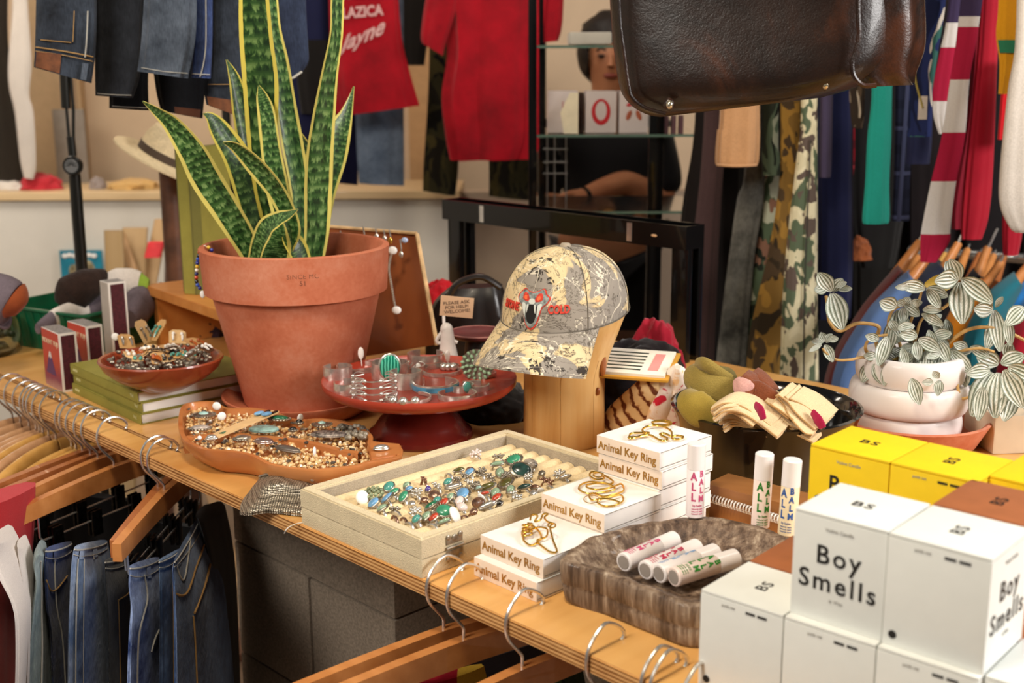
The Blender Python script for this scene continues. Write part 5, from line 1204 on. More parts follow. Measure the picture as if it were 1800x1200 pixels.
def stem(L,r_=.0022,Y=WY):
    bm=NB(); P=cr([aty(q[0],q[1],Y+(q[2] if len(q)>2 else 0)) for q in L],36); add_tube(bm,P,[r_,r_*.85,r_*.7],8); finish('stem',bm,m_stem,wpo,True)
def sleaf(x,y,ang,ln,wd,dy=0,lean=0,mat=None,fold=.35):
    """leaf from (x,y), pointing at ang degrees on the picture plane (0 right, 90 up), lengths in px"""
    Y=WY+dy; p=aty(x,y,Y); k=Y/FPX; a=math.radians(ang); r_=ray(x,y).normalized(); rt=Vector((1,0,0)); upv=rt.cross(r_).normalized()
    d=(rt*math.cos(a)+upv*math.sin(a)+r_*lean).normalized(); L=ln*k; nn=8
    P=[p+d*L*t/nn-Vector((0,0,1))*L*.15*(t/nn)**2 for t in range(nn+1)]; s=d.cross(r_).normalized(); nm=s.cross(d).normalized()
    if nm.dot(r_)>0: nm=-nm
    W=[wd*k*.5*math.sin(PI*min(1,max(0,(t/nn)*.94+.03)))**.75 for t in range(nn+1)]
    bm=NB(); add_blade(bm,P,[max(q,.0003) for q in W],s,nm,fold,8,.0008,wave=0,ruf=.06); finish('leaf',bm,mat or m_sl,wpo,True)
stem([(1552,640),(1540,600,-.01),(1545,575,-.02),(1520,568,-.02),(1500,570,-.02),(1475,582,-.02),(1458,565,-.02),(1455,540,-.02),(1452,520,-.02)],.0030)
stem([(1545,640),(1520,628,-.03),(1495,632,-.04),(1470,632,-.04),(1452,620,-.04),(1446,612,-.04)],.0022)
stem([(1600,640),(1608,600),(1600,570,.01),(1612,540,.01),(1620,512,.01)],.0026)
stem([(1590,640),(1580,600),(1562,570,-.01),(1570,545,-.01),(1590,535,0),(1600,530,0)],.0026)
stem([(1632,552,.0),(1660,540,.0),(1676,520,.0),(1682,500,.0)],.0024); stem([(1608,600),(1618,565,0),(1632,552,.0)],.0024)
stem([(1640,640),(1665,605,-.02),(1700,580,-.03),(1740,575,-.03),(1775,585,-.03),(1805,600,-.03)],.0030)
stem([(1650,640),(1680,620,-.03),(1720,612,-.04),(1748,618,-.04)],.0024)
stem([(1655,645),(1680,670,-.05),(1690,700,-.06),(1720,690,-.06),(1745,685,-.06)],.0024)
stem([(1545,640),(1522,615,-.03),(1530,595,-.03),(1560,588,-.03)],.0026)
stem([(1610,640,-.03),(1605,655,-.06),(1600,668,-.062)],.0012)
LF=[(1465,512,60,32,22),(1462,512,120,50,30),(1455,505,180,26,24),(1462,515,-70,60,40),(1470,508,10,28,14),(1470,505,35,22,12),(1450,600,110,22,16),(1448,600,170,24,14),(1444,606,200,26,10),(1452,602,60,22,16),(1450,606,-60,30,20),(1455,598,20,20,14),
 (1686,492,110,50,30),(1686,492,120,50,28),(1684,490,175,46,36),(1690,490,-30,62,36),(1688,496,-85,66,44),(1678,490,150,26,20),
 (1626,508,160,50,26),(1628,508,-10,38,24),(1630,508,-50,36,22),(1600,505,170,30,14),
 (1575,540,150,36,30),(1578,545,-80,44,34),(1570,560,-100,60,26),(1590,535,60,18,16),(1590,535,150,18,16),(1590,535,-30,30,24),(1588,540,-90,26,20),(1600,535,20,22,16),(1560,592,-110,50,26),(1545,598,150,30,18),
 (1620,552,-20,40,20),(1640,570,-50,44,16),(1612,540,100,16,12),(1622,545,10,34,18),(1632,580,-70,38,20),(1612,592,160,36,24),(1614,596,-20,40,26),(1610,600,-80,30,20),(1640,592,20,34,22),(1650,600,-60,36,24),
 (1600,612,-100,44,34),(1628,616,-90,48,26),(1655,622,-110,34,26),(1668,618,10,40,22),(1670,616,-40,50,26),(1690,630,-80,46,28),(1672,640,-120,36,24),(1700,612,150,30,20),(1705,610,-20,36,22),
 (1742,540,110,40,18),(1745,545,165,38,34),(1748,545,-80,66,30),(1752,560,-110,54,26),(1750,540,60,26,12),(1770,560,-80,44,20),
 (1755,640,150,48,34),(1760,640,30,46,32),(1765,650,-60,66,40),(1755,655,-95,74,44),(1745,655,-120,82,46),(1772,645,-20,50,34),(1740,650,180,46,30),(1770,630,80,36,22),(1790,660,-70,60,36),(1728,680,-100,56,28),(1780,690,-110,50,34),
 (1800,540,-140,44,32),(1602,665,-70,44,26),(1650,665,120,20,14),(1652,668,-100,26,18),(1640,672,170,22,14),(1530,640,-120,34,24),(1535,640,-60,36,22),(1540,628,160,26,18)]
for i,(x,y,a,l,wd) in enumerate(LF): sleaf(x,y,a,l,wd,-.03+.05*mnoise.noise(Vector((x*.013,y*.013,i))) - (.05 if y>640 else 0),-.25)
sleaf(1676,500,170,52,34,.0,0,m_yl); sleaf(1578,640,110,70,18,0,0,m_yl); sleaf(1600,640,60,36,30,0,0,m_yl); sleaf(1625,640,100,40,36,0,0,m_yl)
for i in range(26):
    a=R.uniform(0,360); sleaf(R.uniform(1560,1665),R.uniform(560,640),a,R.uniform(22,36),R.uniform(14,22),R.uniform(-.05,.03),R.uniform(-.4,.2))
# beige block and right table things
def pblock(name,label,cat,x,y,z,w,d,h,yaw,mat):
    o=finish(name,(lambda b:(add_box(b,(0,0,h/2),(w,d,h),bev=.004),b)[1])(NB()),mat,None,True); o.location=atz(x,y,z)+Vector((0,0,0)); o.rotation_euler=(0,0,yaw); fix(o,label,cat); return o
pblock('wooden_block','pale beige wooden block at the right edge behind the yellow boxes','block',1812,778,0,.16,.09,.055,.1,plain('pale beech','#d6c2a6',.6,var=.04,sc=20))
pblock('grey_board','grey board standing behind the pale beige block at the right edge','board',1800,735,0,.22,.03,.05,.05,plain('grey board','#8b8683',.7,var=.1))
# ---------------------------------------------------------------- bandanas, dark shirt, patch book
def bandana(label,L,mat,w=.03,extra=()):
    o=thing('folded_bandana',label,'bandana',atz(L[0][0],L[0][1],L[0][2]),0,'folded bandanas left of the black bowl')
    P=cr([atz(*q[:3]) for q in L],24); W=[q[3] for q in L]; bm=NB(); secs=[]; F=frames(P)
    for i,p in enumerate(P):
        t=F[i][0]; v=(p-O0).normalized(); s=t.cross(v).normalized(); m=s.cross(t); secs.append((p,s*lerpl(W,i/24),m*(.006+.3*lerpl(W,i/24))))
    add_loft(bm,secs,30,[(4,.08,0,1.5),(7,.05,1,0)]); finish('folded_cloth',bm,mat,o,True); return o
m_b1=NT('tan bandana with brown border print'); _v=m_b1.co(rot=(0,.6,.5)); _w=m_b1.n('ShaderNodeTexWave'); _w.inputs['Scale'].default_value=16; _w.inputs['Distortion'].default_value=2.5; _w.inputs['Detail Scale'].default_value=6; m_b1.l(_v,_w.inputs[0]); m_b1=m_b1.fin(m_b1.ramp(_w.outputs['Fac'],[(.08,'#6a3a24'),(.22,'#b98a5c'),(.34,'#e0c08e'),(.9,'#e6c998')]),.9,0,0,.2)
m_b2=NT('white bandana with red letters'); _v=m_b2.co(); _n=m_b2.noise(_v,38,3,.5,1); m_b2=m_b2.fin(m_b2.ramp(_n,[(.35,'#c3283a'),(.385,'#e8d5c8'),(.6,'#ecdfd2'),(.66,'#e0b98a')]),.9,0,0,.2)
bandana('tan bandana with brown border bands, leaning left behind the tall white boxes',[(1160,655,.10,.004),(1148,675,.09,.018),(1128,705,.06,.026),(1108,735,.03,.034),(1092,760,.005,.036)],m_b1)
bandana('white bandana folded to a peak with red lettering',[(1190,642,.12,.003),(1180,665,.10,.013),(1165,700,.07,.016),(1150,735,.035,.018),(1140,765,.005,.02)],m_b2)
bandana('cream and red bandana drooping right of the white peak',[(1192,645,.12,.004),(1200,668,.10,.014),(1192,700,.07,.018),(1178,735,.035,.020),(1172,765,.005,.02)],m_b2)
bandana('second tan bandana with brown bands, next to the black bowl rim',[(1206,690,.075,.006),(1196,710,.055,.016),(1188,735,.03,.022),(1190,765,.005,.02)],m_b1)
bm=NB()
for k in range(12): add_tube(bm,cr([atz(1204,700,.07),atz(1203+k*.8,725,.04),atz(1196+k*1.8,752,.012)],8),.0007,5)
o=finish('bandana_fringe',bm,m_b1,None,True); fix(o,'loose tan fringe hanging beside the black bowl','fringe')
m_bks=cloth('black and red plaid','#170d10',.6,30,.95,200); m_rc=cloth('crimson cloth','#a0152b',.15,30)
def heap(name,label,cat,x,y,z,sx,sy,sz,mat,group=None,seed=0,world=None):
    c=world if world is not None else atz(x,y,z); bm=NB(); bmesh.ops.create_icosphere(bm,subdivisions=5,radius=1)
    for v in bm.verts:
        d=v.co.copy(); q=1+.22*mnoise.noise(d*2.1+Vector((seed,0,0)))+.09*mnoise.noise(d*6+Vector((0,seed,0)))
        v.co=Vector((d.x*sx*q,d.y*sy*q,max(-.02,d.z)*sz*q)); v.co.z=max(0,v.co.z)
    bm.transform(Matrix.Translation(c)); o=finish(name,bm,mat,None,True); fix(o,label,cat,group); return o
heap('folded_shirt','dark black and red plaid shirt heaped behind the wooden head form','shirt',1115,712,0,.10,.085,.10,m_bks,None,3)
heap('folded_shirt','crimson cloth lying under the yellow bordered picture book','shirt',1152,690,0,.05,.06,.115,m_rc,None,5)
heap('dark_cloth','dark cloth heap beneath the red cake stand at its right','cloth',868,722,0,.07,.075,.05,cloth('charcoal rumpled cloth','#2a2623',.5,30),None,8)
p=atz(1100,640,.11); o=thing('picture_book','picture book with yellow edges and sketched bars, lying behind the wooden head form','book',p,math.radians(-20))
bm=NB(); add_box(bm,(0,0,0),(.14,.10,.004),bev=.001); finish('cover',bm,plain('mustard cover','#c8912f',.6),o); bm=NB(); add_box(bm,(0,0,.004),(.128,.088,.004)); finish('page',bm,plain('white page','#e9e4d6',.7),o)
bm=NB(); [add_box(bm,(-.01,-.030+.012*k,.0063),(.075,.0035,.0005)) for k in range(6)]; finish('printed_bars',bm,plain('dark green print','#2d3a30',.7),o)
bm=NB(); add_box(bm,(.045,0,.0063),(.014,.06,.0005)); finish('pink_print',bm,plain('pink print','#d98f8a',.7),o); o.rotation_euler=(.16,.0,math.radians(-18))
# ---------------------------------------------------------------- wooden hangers hooked over the front strip
HM=[wood('hanger wood pale','#a97a50','#cfa27a',12,'x',0,.4,.3,5),wood('hanger wood orange','#a8652f','#cc8a50',12,'x',0,.4,.3,5),wood('hanger wood reddish','#8a4a26','#b5703f',12,'x',0,.35,.35,5),wood('hanger wood yellow','#b5823a','#d9a860',12,'x',0,.4,.3,5)]
STEEL=metal('hanger steel','#e6e3de',.24,.08,60)
def hook_bm(phi_local=0,r_=.0016,big=1.0):
    """hook in the local yz plane (y points to the table), top of the table at z=0"""
    P=[(0,.024*big,-.001),(0,.026*big,.006),(0,.018*big,.0155),(0,.004,.0205*big),(0,-.010,.017),(0,-.0195,.006),(0,-.0225,-.008),(0,-.019,-.022),(0,-.008,-.036),(0,-.0005,-.046),(0,0,-.056),(0,0,-.080)]
    bm=NB(); add_tube(bm,cr([Vector(p) for p in P],44),r_,8); add_ball(bm,(0,.024*big,-.001),(.0024,)*3,8,6); return bm
def hanger(u,kind,phi,label,mat,group,clips=False,hl=.172,zn=-.068,big=1.0,v=.781):
    o=thing('clothes_hanger',label,'hanger',uv(u,v,0),AN,group)
    b=hook_bm(0,.00185,big); finish('hook',b,STEEL,o)
    M=Matrix.Translation((0,0,zn))@Matrix.Rotation(-PI/2+phi,4,'Z')      # local x now runs towards the camera side
    if kind=='suit':
        bm=NB()
        for s in (-1,1):
            P=[];Rr=[]
            for k in range(15):
                t=k/14; P.append(Vector((s*(.002+.205*t),.030*t*t*1.0,-.004-.030*t-.055*t*t)))
            secs=[]
            for k,p in enumerate(P):
                t=k/14; hh=.017+.006*math.sin(t*PI); tt=.007+.006*t
                secs.append((p,Vector((0,tt,0)),Vector((.35*s*hh*t,0,hh))))
            add_loft(bm,secs,20,pinch=.8)
        bm.transform(M); finish('wooden_shoulders',bm,mat,o)
    else:
        bm=NB()
        for s in (-1,1):
            rg=[]
            for k in range(9):
                t=k/8; x=s*hl*t; zc=-.003*t-.005*t*t; hh=.0145-.0025*t; rg.append([bm.verts.new((x,yy,zc+zz*hh)) for yy,zz in ((-.0062,-1),(.0062,-1),(.0062,1),(-.0062,1))])
            for a_,b_ in zip(rg,rg[1:]):
                for k in range(4): bm.faces.new((a_[k],a_[(k+1)%4],b_[(k+1)%4],b_[k]))
            bm.faces.new(rg[-1]); bm.faces.new(rg[0])
        bmesh.ops.bevel(bm,geom=[e for e in bm.edges if e.calc_length()>.001 and len(e.link_faces)==2 and e.calc_face_angle(0)>.7],offset=.0012,segments=2,affect='EDGES')
        bm.transform(M); finish('wooden_bar',bm,mat,o)
    if clips:
        bm=NB(); x=hl*.82
        add_tube(bm,[Vector(q) for q in [(x,0,-.018),(x,0,-.05),(x-.006,0,-.056),(-x+.006,0,-.056),(-x,0,-.05),(-x,0,-.018)]],.0016,7); bm.transform(M); tbar=finish('trouser_bar',bm,STEEL,o)
        for s in (-.62,-.2,.25,.66):
            bm=NB(); add_box(bm,(hl*s,.004,-.060),(.018,.004,.038),bev=.001); add_box(bm,(hl*s,-.004,-.060),(.018,.004,.038),bev=.001)
            for q in range(5): add_tube(bm,[(hl*s-.008,-.0068,-.046-.006*q),(hl*s+.008,-.0068,-.046-.006*q)],.0008,5)
            bm.transform(M); finish('clip',bm,plain('black chrome clip','#2a2826',.3,.9,0,.4,200),tbar)
    return o
def ux(x): return atz(x,677+.451*x,0).dot(E1)
PH=math.radians
LH=[(7,'suit',2,'pale wooden hanger at the far left end of the rail',0),(21,'suit',4,'pale rounded wooden hanger, second from the left on the rail',0),(36,'suit',6,'pale rounded wooden hanger, third from the left on the rail',0),(48,'suit',3,'rounded wooden hanger, first of the tight cluster of hooks',0),(54,'suit',7,'rounded wooden hanger, second in the tight cluster of hooks',0),(60,'suit',10,'rounded wooden hanger, third in the tight cluster of hooks',3),(70,'suit',12,'rounded wooden hanger just left of the large shiny hook',0),(83,'suit',15,'rounded wooden hanger on the largest shiny hook',3),(110,'suit',10,'yellowish wooden hanger right of the large shiny hook',3),(118,'suit',14,'short yellowish hanger behind the reddish trouser hangers',3)]
for x,k,ph,lb,mi in LH: hanger(ux(x)-.0,k,PH(ph),lb,HM[mi],'rounded wooden hangers',big=1.1 if x==83 else 1)
BHl=[(129,12,'reddish trouser hanger, leftmost of the four square ended ones',2,False),(143,14,'dark reddish trouser hanger, second of the square ended ones',2,False),(156,18,'orange trouser hanger just behind the broad front one',1,True),(184,16,'broad pale orange trouser hanger with wire bar, in front of the others',1,True),(261,43,'reddish trouser hanger, left of the pair holding dark jeans',2,True),(272,41,'orange trouser hanger, right of the pair holding dark jeans',1,True)]
for x,ph,lb,mi,cl in BHl: hanger(ux(x),'bar',PH(ph),lb,HM[mi],'square ended trouser hangers',cl)
RH=[(760,1003,-8,'orange wooden hanger under the ring case corner, leftmost on the right side',1),(797,1018,-8,'orange wooden hanger with its hook beside the key ring boxes',1),(905,1062,-4,'orange wooden hanger hooked below the front key ring boxes',1),(1052,1122,10,'wooden hanger hooked below the grey wooden dish',1),(1158,1158,10,'left one of two hangers hooked at the corner of the grey wooden dish',2),(1172,1166,14,'right one of two hangers hooked at the corner of the grey wooden dish',1),(1228,1188,10,'hanger hook next to the pale candle boxes',1)]
for x,y,ph,lb,mi in RH: hanger(atz(x,y,.012).dot(E1),'bar',PH(ph),lb,HM[mi],'wooden hangers on the right part of the table edge',x>1000,hl=.185,zn=-.072,big=1.15)

# ---------------------------------------------------------------- garments
def hang(name,label,cat,mat,rows,Y,th=.35,group=None,folds=None,n=48,details=(),pinch=.75,parent=None,seed=0,clamp=False):
    """hanging garment; rows (left px, left py, right px, right py); Y=(distance of the left edge, of the right edge)"""
    if not isinstance(Y,tuple): Y=(Y,Y)
    A=cr([aty(r_[0],r_[1],Y[0]) for r_ in rows],26); B=cr([aty(r_[2],r_[3],Y[1]) for r_ in rows],26)
    secs=[]
    for i_,(a,b_) in enumerate(zip(A,B)):
        h=(b_-a)/2; c=(a+b_)/2; d=Vector((c.x,c.y,0)).normalized(); cl=1 if not clamp else .25+.75*min(1,i_/9)
        secs.append((c,h,d*min(.075,max(.010,h.length*th))*cl))
    rr=random.Random(seed or len(label)*7+int(rows[0][0])); 
    folds=folds or [(rr.choice([5,6,7]),.10,rr.uniform(0,6),rr.uniform(-1,1)),(rr.choice([9,11,13]),.07,rr.uniform(0,6),rr.uniform(-2,2)),(3,.08,rr.uniform(0,6),0)]
    bm=NB(); add_loft(bm,secs,n,folds,pinch=pinch)
    if parent: return finish(name,bm,mat,parent,True),secs
    if details:
        o=thing(name,label,cat,secs[-1][0],0,group); finish('fabric',bm,mat,o,True)
        for d in details: d(o,secs)
    else:
        o=finish(name,bm,mat,None,True); fix(o,label,cat,group)
    return o
def on(secs,s,t,off=.003):
    """point on the front surface of a lofted garment: s across -1..1, t down 0..1"""
    i=t*(len(secs)-1); k=min(int(i),len(secs)-2); f_=i-k
    c=secs[k][0].lerp(secs[k+1][0],f_); a=secs[k][1].lerp(secs[k+1][1],f_); b_=secs[k][2].lerp(secs[k+1][2],f_)
    if b_.dot(c-O0)>0: b_=-b_
    return c+a*s+b_*(math.sqrt(max(0,1-abs(s)**2.6))*1.03)+b_.normalized()*off
def seamline(name,pts,mat,r_=.0012,off=.002):
    def f(o,secs): bm=NB(); Pp=[on(secs,s_.x,s_.y,off+.0012) for s_ in cr([Vector((s,t,0)) for s,t in pts],28)]; add_tube(bm,Pp,r_,6); finish(name,bm,mat,o,True)
    return f
def patchd(name,s0,s1,t0,t1,mat,off=.003,th=.0015):
    def f(o,secs):
        bm=NB(); G=[[[bm.verts.new(on(secs,s0+(s1-s0)*i/6,t0+(t1-t0)*j/5,off-q)) for j in range(6)] for i in range(7)] for q in (0,th*2)]
        for gi in (0,1):
            for i in range(6):
                for j in range(5):
                    q=(G[gi][i][j],G[gi][i+1][j],G[gi][i+1][j+1],G[gi][i][j+1]); bm.faces.new(q if gi==0 else q[::-1])
        for i in range(6):
            for j in (0,5): bm.faces.new((G[0][i][j],G[0][i+1][j],G[1][i+1][j],G[1][i][j]))
        for j in range(5):
            for i in (0,6): bm.faces.new((G[0][i][j],G[0][i][j+1],G[1][i][j+1],G[1][i][j]))
        finish(name,bm,mat,o,True)
    return f
m_thr=plain('pale seam thread','#a9a7a0',.8); m_tht=plain('tan seam thread','#a5814f',.8)
D=lambda a,b,f=.5,sc=7: denim('denim %s %s'%(a,b),a,b,f,sc)
d_dark=D('#12141c','#232838'); d_ind=D('#1c2540','#5166a0'); d_mid=D('#2f4566','#8aa6cc'); d_light=D('#5874a0','#bccde6'); d_pale=D('#74878c','#aebcb9'); d_grey=D('#383a3e','#666a6e'); d_blk=D('#0f1014','#1c1e24'); d_acid=D('#26407c','#aac2f0',.5,16)
gl='jeans and shirts under the left end of the table'
m_shred=cloth('crimson jersey','#b3101c',.12,10,.85); m_white=cloth('white jersey','#ded5cf',.06,14,.85)
hang('red_shirt','bright red shirt at the bottom left corner, behind the white shirts','shirt',m_shred,[(-90,900,62,850),(-90,960,60,900),(-90,1020,52,990),(-90,1080,30,1050),(-90,1300,32,1250)],(1.40,1.62),.25,gl)
hang('white_shirt','white shirt on the left, its folded collar above the lower left hanger','shirt',m_white,[(-12,948,24,930),(-16,975,40,962),(-2,1010,48,1000),(22,1060,56,1050),(28,1120,54,1110),(26,1260,44,1260)],(1.34,1.44),.5,gl)
hang('white_shirt','white shirt between the left white shirt and the pale green denim','shirt',m_white,[(30,958,48,945),(32,985,58,975),(40,1030,62,1020),(48,1090,60,1080),(44,1270,56,1270)],(1.40,1.47),.5,gl)
hang('denim_jacket','pale greenish denim garment twisted beside the white shirts','jacket',d_pale,[(66,965,82,960),(58,985,84,978),(62,1020,80,1015),(56,1070,84,1060),(48,1150,96,1120),(44,1280,98,1280)],(1.42,1.52),.5,gl,details=[seamline('seam',[(-.2,.1),(.1,.5),(-.1,.95)],m_thr)])
def jeans(label,mat,rows,Y,th=.4,ex=(),loops=(.0,),thr=None):
    th_=thr or m_thr
    det=[seamline('waist_seam',[(-.95,.10),(0,.115),(.95,.10)],th_,.0007),seamline('waist_edge',[(-.97,.012),(0,.02),(.97,.012)],th_,.0012)]
    for s in loops: det.append(patchd('belt_loop',s-.13,s+.13,.012,.135,mat,.005))
    return hang('jeans',label,'jeans',mat,rows,Y,th,gl,details=det+list(ex),clamp=True)
jeans('dark blue jeans with tan pocket stitching, right of the pale green denim',d_ind,[(80,965,126,952),(78,1000,128,990),(80,1060,132,1050),(88,1120,134,1110),(92,1280,138,1280)],(1.46,1.60),.4,[seamline('side_seam',[(-.35,.12),(-.3,.5),(.1,1)],m_thr,.0010),seamline('pocket_edge',[(-.9,.30),(-.5,.36),(.5,.28)],m_tht,.0011)],(-.3,))
jeans('light blue jeans with an open waist and ridged side seam',d_light,[(130,962,188,950),(125,990,194,980),(122,1050,198,1040),(120,1120,200,1110),(118,1280,204,1280)],(1.44,1.60),.42,[patchd('side_seam_band',-.72,-.42,.15,1,d_mid,.003),seamline('side_seam',[(-.72,.14),(-.72,1)],m_thr,.0009),seamline('side_seam',[(-.42,.14),(-.42,1)],m_thr,.0009),seamline('label_stitch',[(.05,.10),(.1,.16)],m_thr,.001)],(-.55,.2))
jeans('charcoal grey jeans with a black pocket, under the reddish hanger',d_grey,[(184,985,230,970),(186,1030,234,1020),(190,1100,232,1090),(192,1280,234,1280)],(1.50,1.62),.4,[seamline('pocket_edge',[(-.2,.42),(.2,.40),(.9,.36)],m_tht,.0011),seamline('pocket_edge',[(-.2,.42),(-.15,.7),(-.05,1)],m_tht,.0011),patchd('pocket_panel',-.15,.85,.43,.98,d_blk,.002)],())
jeans('bright blue acid washed jeans under the paired hangers',d_acid,[(228,995,280,980),(227,1030,285,1020),(231,1070,287,1060),(227,1130,287,1120),(223,1280,288,1280)],(1.42,1.56),.42,[seamline('side_seam',[(-.1,.1),(0,.3),(-.5,.6),(-.55,1)],m_thr),seamline('pocket_edge',[(.2,.75),(.5,.68),(.95,.62)],m_thr)],(.2,))
jeans('slim mid blue jeans squeezed between the acid washed and the large dark pair',d_mid,[(279,985,316,965),(280,1030,313,1020),(280,1120,312,1110),(278,1280,316,1280)],(1.46,1.54),.5,[seamline('side_seam',[(.3,.1),(.5,.6),(.4,1)],m_tht)],())
jeans('large dark blue jeans with tan pocket stitching, rightmost under the table',D('#22365c','#7090c2'),[(306,985,352,905),(302,1010,372,935),(304,1050,392,1000),(306,1110,402,1080),(308,1280,414,1280)],(1.42,1.70),.30,[seamline('yoke_seam',[(-.9,.40),(-.5,.42),(0,.30),(.6,.22)],m_tht,.0014),seamline('pocket_edge',[(-.3,.60),(0,.50),(.6,.36)],m_tht,.0016),seamline('side_seam',[(-.35,.62),(-.3,1)],m_tht,.0012),seamline('pocket_curve',[(-.8,.12),(-.55,.30),(-.2,.16),(.1,.03)],m_thr,.0012)],(-.7,.3))
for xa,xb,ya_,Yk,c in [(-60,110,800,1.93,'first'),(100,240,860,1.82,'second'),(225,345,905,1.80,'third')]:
    hang('dark_coat','black garment deep under the table edge, %s from the left'%c,'coat',cloth('shade filler black','#0c0b0c',.3,10),[(xa,ya_,xb,ya_+20),(xa-4,ya_+90,xb+4,ya_+100),(xa-6,1300,xb+6,1300)],Yk,.2,'added dark cloth behind the jeans')  # unseen garments added to keep the space under the table dark
hang('gap_shade_cloth','black trousers hanging in shadow beside the concrete blocks','trousers',cloth('gap shade black','#0d0e14',.3,10),[(345,905,396,890),(360,960,408,950),(370,1050,416,1040),(375,1280,424,1280)],(1.62,1.78),.4,gl)  # dark sheet standing in for the shaded gap beside the blocks
hang('red_jersey','red and yellow jersey just visible under the right hangers','shirt',bands('red yellow jersey',[(-.2,'#a1182a'),(.02,'#d0a93a'),(.06,'#a1182a')],'x'),[(690,1215,850,1168),(680,1260,860,1230),(680,1330,860,1330)],(1.16,1.26),.12,'garments under the right part of the table')
hang('green_camouflage_shirt','dark green camouflage shirt at the bottom below the right hangers','shirt',camo('green camo',['#1d2a1a','#33472b','#0f1612','#22301f']),[(930,1225,1020,1165),(930,1260,1030,1230),(920,1340,1030,1340)],(1.12,1.24),.15,'garments under the right part of the table')
hang('dark_trousers','dark purple trousers between the right hangers','trousers',cloth('dark plum','#23181f',.25,10),[(740,1180,960,1120),(740,1260,960,1240),(740,1340,960,1340)],(1.24,1.36),.12,'garments under the right part of the table')
# ---------------------------------------------------------------- jeans on the rack at the upper left
gr='jeans on the rack above the snake plant'
m_lp=plain('brown leather patch','#6e4024',.7,var=.2,sc=80)
YR=2.02
rod=thing('garment_rack','black tubular garment rack whose upright carries a round dial','clothes rack',(aty(130,300,2.12).x,2.12,0))
bm=NB(); 
def upr(pts,r_,name,mat=BLACK,Y=2.72):
    bm=NB(); add_tube(bm,[aty(x,y,Y) for x,y in pts],r_,14); return finish(name,bm,mat,rod,True)
m_bm=plain('black rack metal','#15140f',.35,.3,.3,.05)
upr([(146,500),(131,305)],.0135,'lower_tube',m_bm); upr([(131,305),(124,240)],.0095,'upper_tube',m_bm)
upr([(121,240),(117,195),(113,130),(108,-220)],.0035,'thin_rod',m_bm); upr([(129,240),(129,195),(124,130),(120,-220)],.0035,'thin_rod',m_bm); upr([(116,190),(112,110),(108,-220)],.0105,'sleeve_tube',m_bm)
bm=NB(); c=aty(128,291,2.69); add_lathe(bm,[(0,-.008),(.020,-.008),(.022,-.004),(.022,.004),(.020,.008),(0,.008)],24,M=Matrix.Translation(c)@Matrix.Rotation(PI/2,4,'X')); finish('dial_body',bm,m_bm,rod,True)
bm=NB(); add_lathe(bm,[(0,0),(.015,0),(.015,.001),(0,.001)],24,M=Matrix.Translation(c+Vector((0,-.009,0)))@Matrix.Rotation(PI/2,4,'X')); finish('dial_face',bm,CHROME,rod,True)
bm=NB()
for k in range(7): a=PI*k/6; add_tube(bm,[c+Vector((.013*math.cos(a),-.0105,.013*math.sin(a))),c+Vector((.003*math.cos(a),-.0105,.003*math.sin(a)))],.0008,5)
finish('dial_marks',bm,m_bm,rod,True)
bm=NB(); P=aty(146,500,2.72); add_tube(bm,[P,Vector((P.x+.02,P.y,.02))],.0105,14); add_lathe(bm,[(0,0),(.16,0),(.16,.012),(.02,.02),(0,.02)],40,c=(P.x+.02,P.y,.0)); finish('post_and_foot',bm,m_bm,rod,True)
TOPR=aty(110,-220,2.12); 
bm=NB(); add_tube(bm,[Vector((-.95,2.07,TOPR.z-.01)),Vector((-.30,2.04,TOPR.z-.01))],.012,14); add_tube(bm,[Vector((-.86,2.06,TOPR.z-.01)),aty(112,-220,2.72)],.012,12); finish('crossbar',bm,m_bm,rod,True)
def uj(label,mat,rows,Y,ex=(),th=.4,name='jeans',cat='jeans'): return hang(name,label,cat,mat,rows,Y,th,gr,details=list(ex) or (),seed=len(label))
d_u1=D('#161a22','#434c5a'); d_u2=D('#101217','#30343c'); d_u3=D('#2a323e','#6b7686')
uj('faded navy jeans with a leather waist patch, leftmost on the upper rack',d_u1,[(64,-230,168,-230),(63,-60,168,-60),(62,20,169,20),(61,80,167,90),(59,118,160,146)],1.99,[patchd('leather_patch',-.93,-.10,.80,.985,m_lp,.004),seamline('waist_seam',[(-.95,.80),(0,.805),(.95,.82)],m_tht,.0007),seamline('waist_seam',[(-.95,.765),(0,.775),(.95,.79)],m_tht,.001),patchd('belt_loop',.62,.82,.84,.985,d_u3,.005),patchd('back_pocket',-.9,.25,.52,.70,d_u1,.003),seamline('pocket_edge',[(-.8,.70),(.2,.705)],m_tht,.0007),seamline('pocket_edge',[(.25,.70),(.28,.5)],m_tht,.0007),seamline('side_seam',[(.72,.5),(.68,.8)],m_thr)])
uj('near black jeans, second from the left on the upper rack',d_u2,[(160,-230,255,-230),(165,-60,252,-60),(168,60,248,60),(169,130,245,130),(170,168,232,172)],2.04,[seamline('hem_stitch',[(-.95,.955),(0,.96),(.9,.955)],m_thr,.0006)])
uj('black jeans whose rolled hem hangs lowest behind the lighter pair',d_blk,[(196,-230,262,-230),(196,0,262,0),(194,150,260,150),(194,190,262,194)],2.10,[seamline('hem_stitch',[(-.9,.93),(.9,.93)],m_thr,.0008)])
uj('light washed blue jeans leg with a stitched hem, middle of the upper rack',d_u3,[(262,-230,348,-230),(258,-60,346,-60),(253,60,344,60),(246,126,330,138)],1.97,[seamline('hem_stitch',[(-.95,.94),(0,.95),(.95,.94)],m_thr,.0007)])
uj('narrow navy jeans leg with a roped outer seam, right of the light washed leg',d_ind,[(344,-230,376,-230),(343,0,374,0),(340,80,373,80),(336,136,370,138)],2.0,[seamline('outer_seam',[(.2,.3),(.3,.7),(-.1,.98)],m_thr,.0010),seamline('hem_stitch',[(-.9,.94),(.9,.94)],m_thr,.0008)])
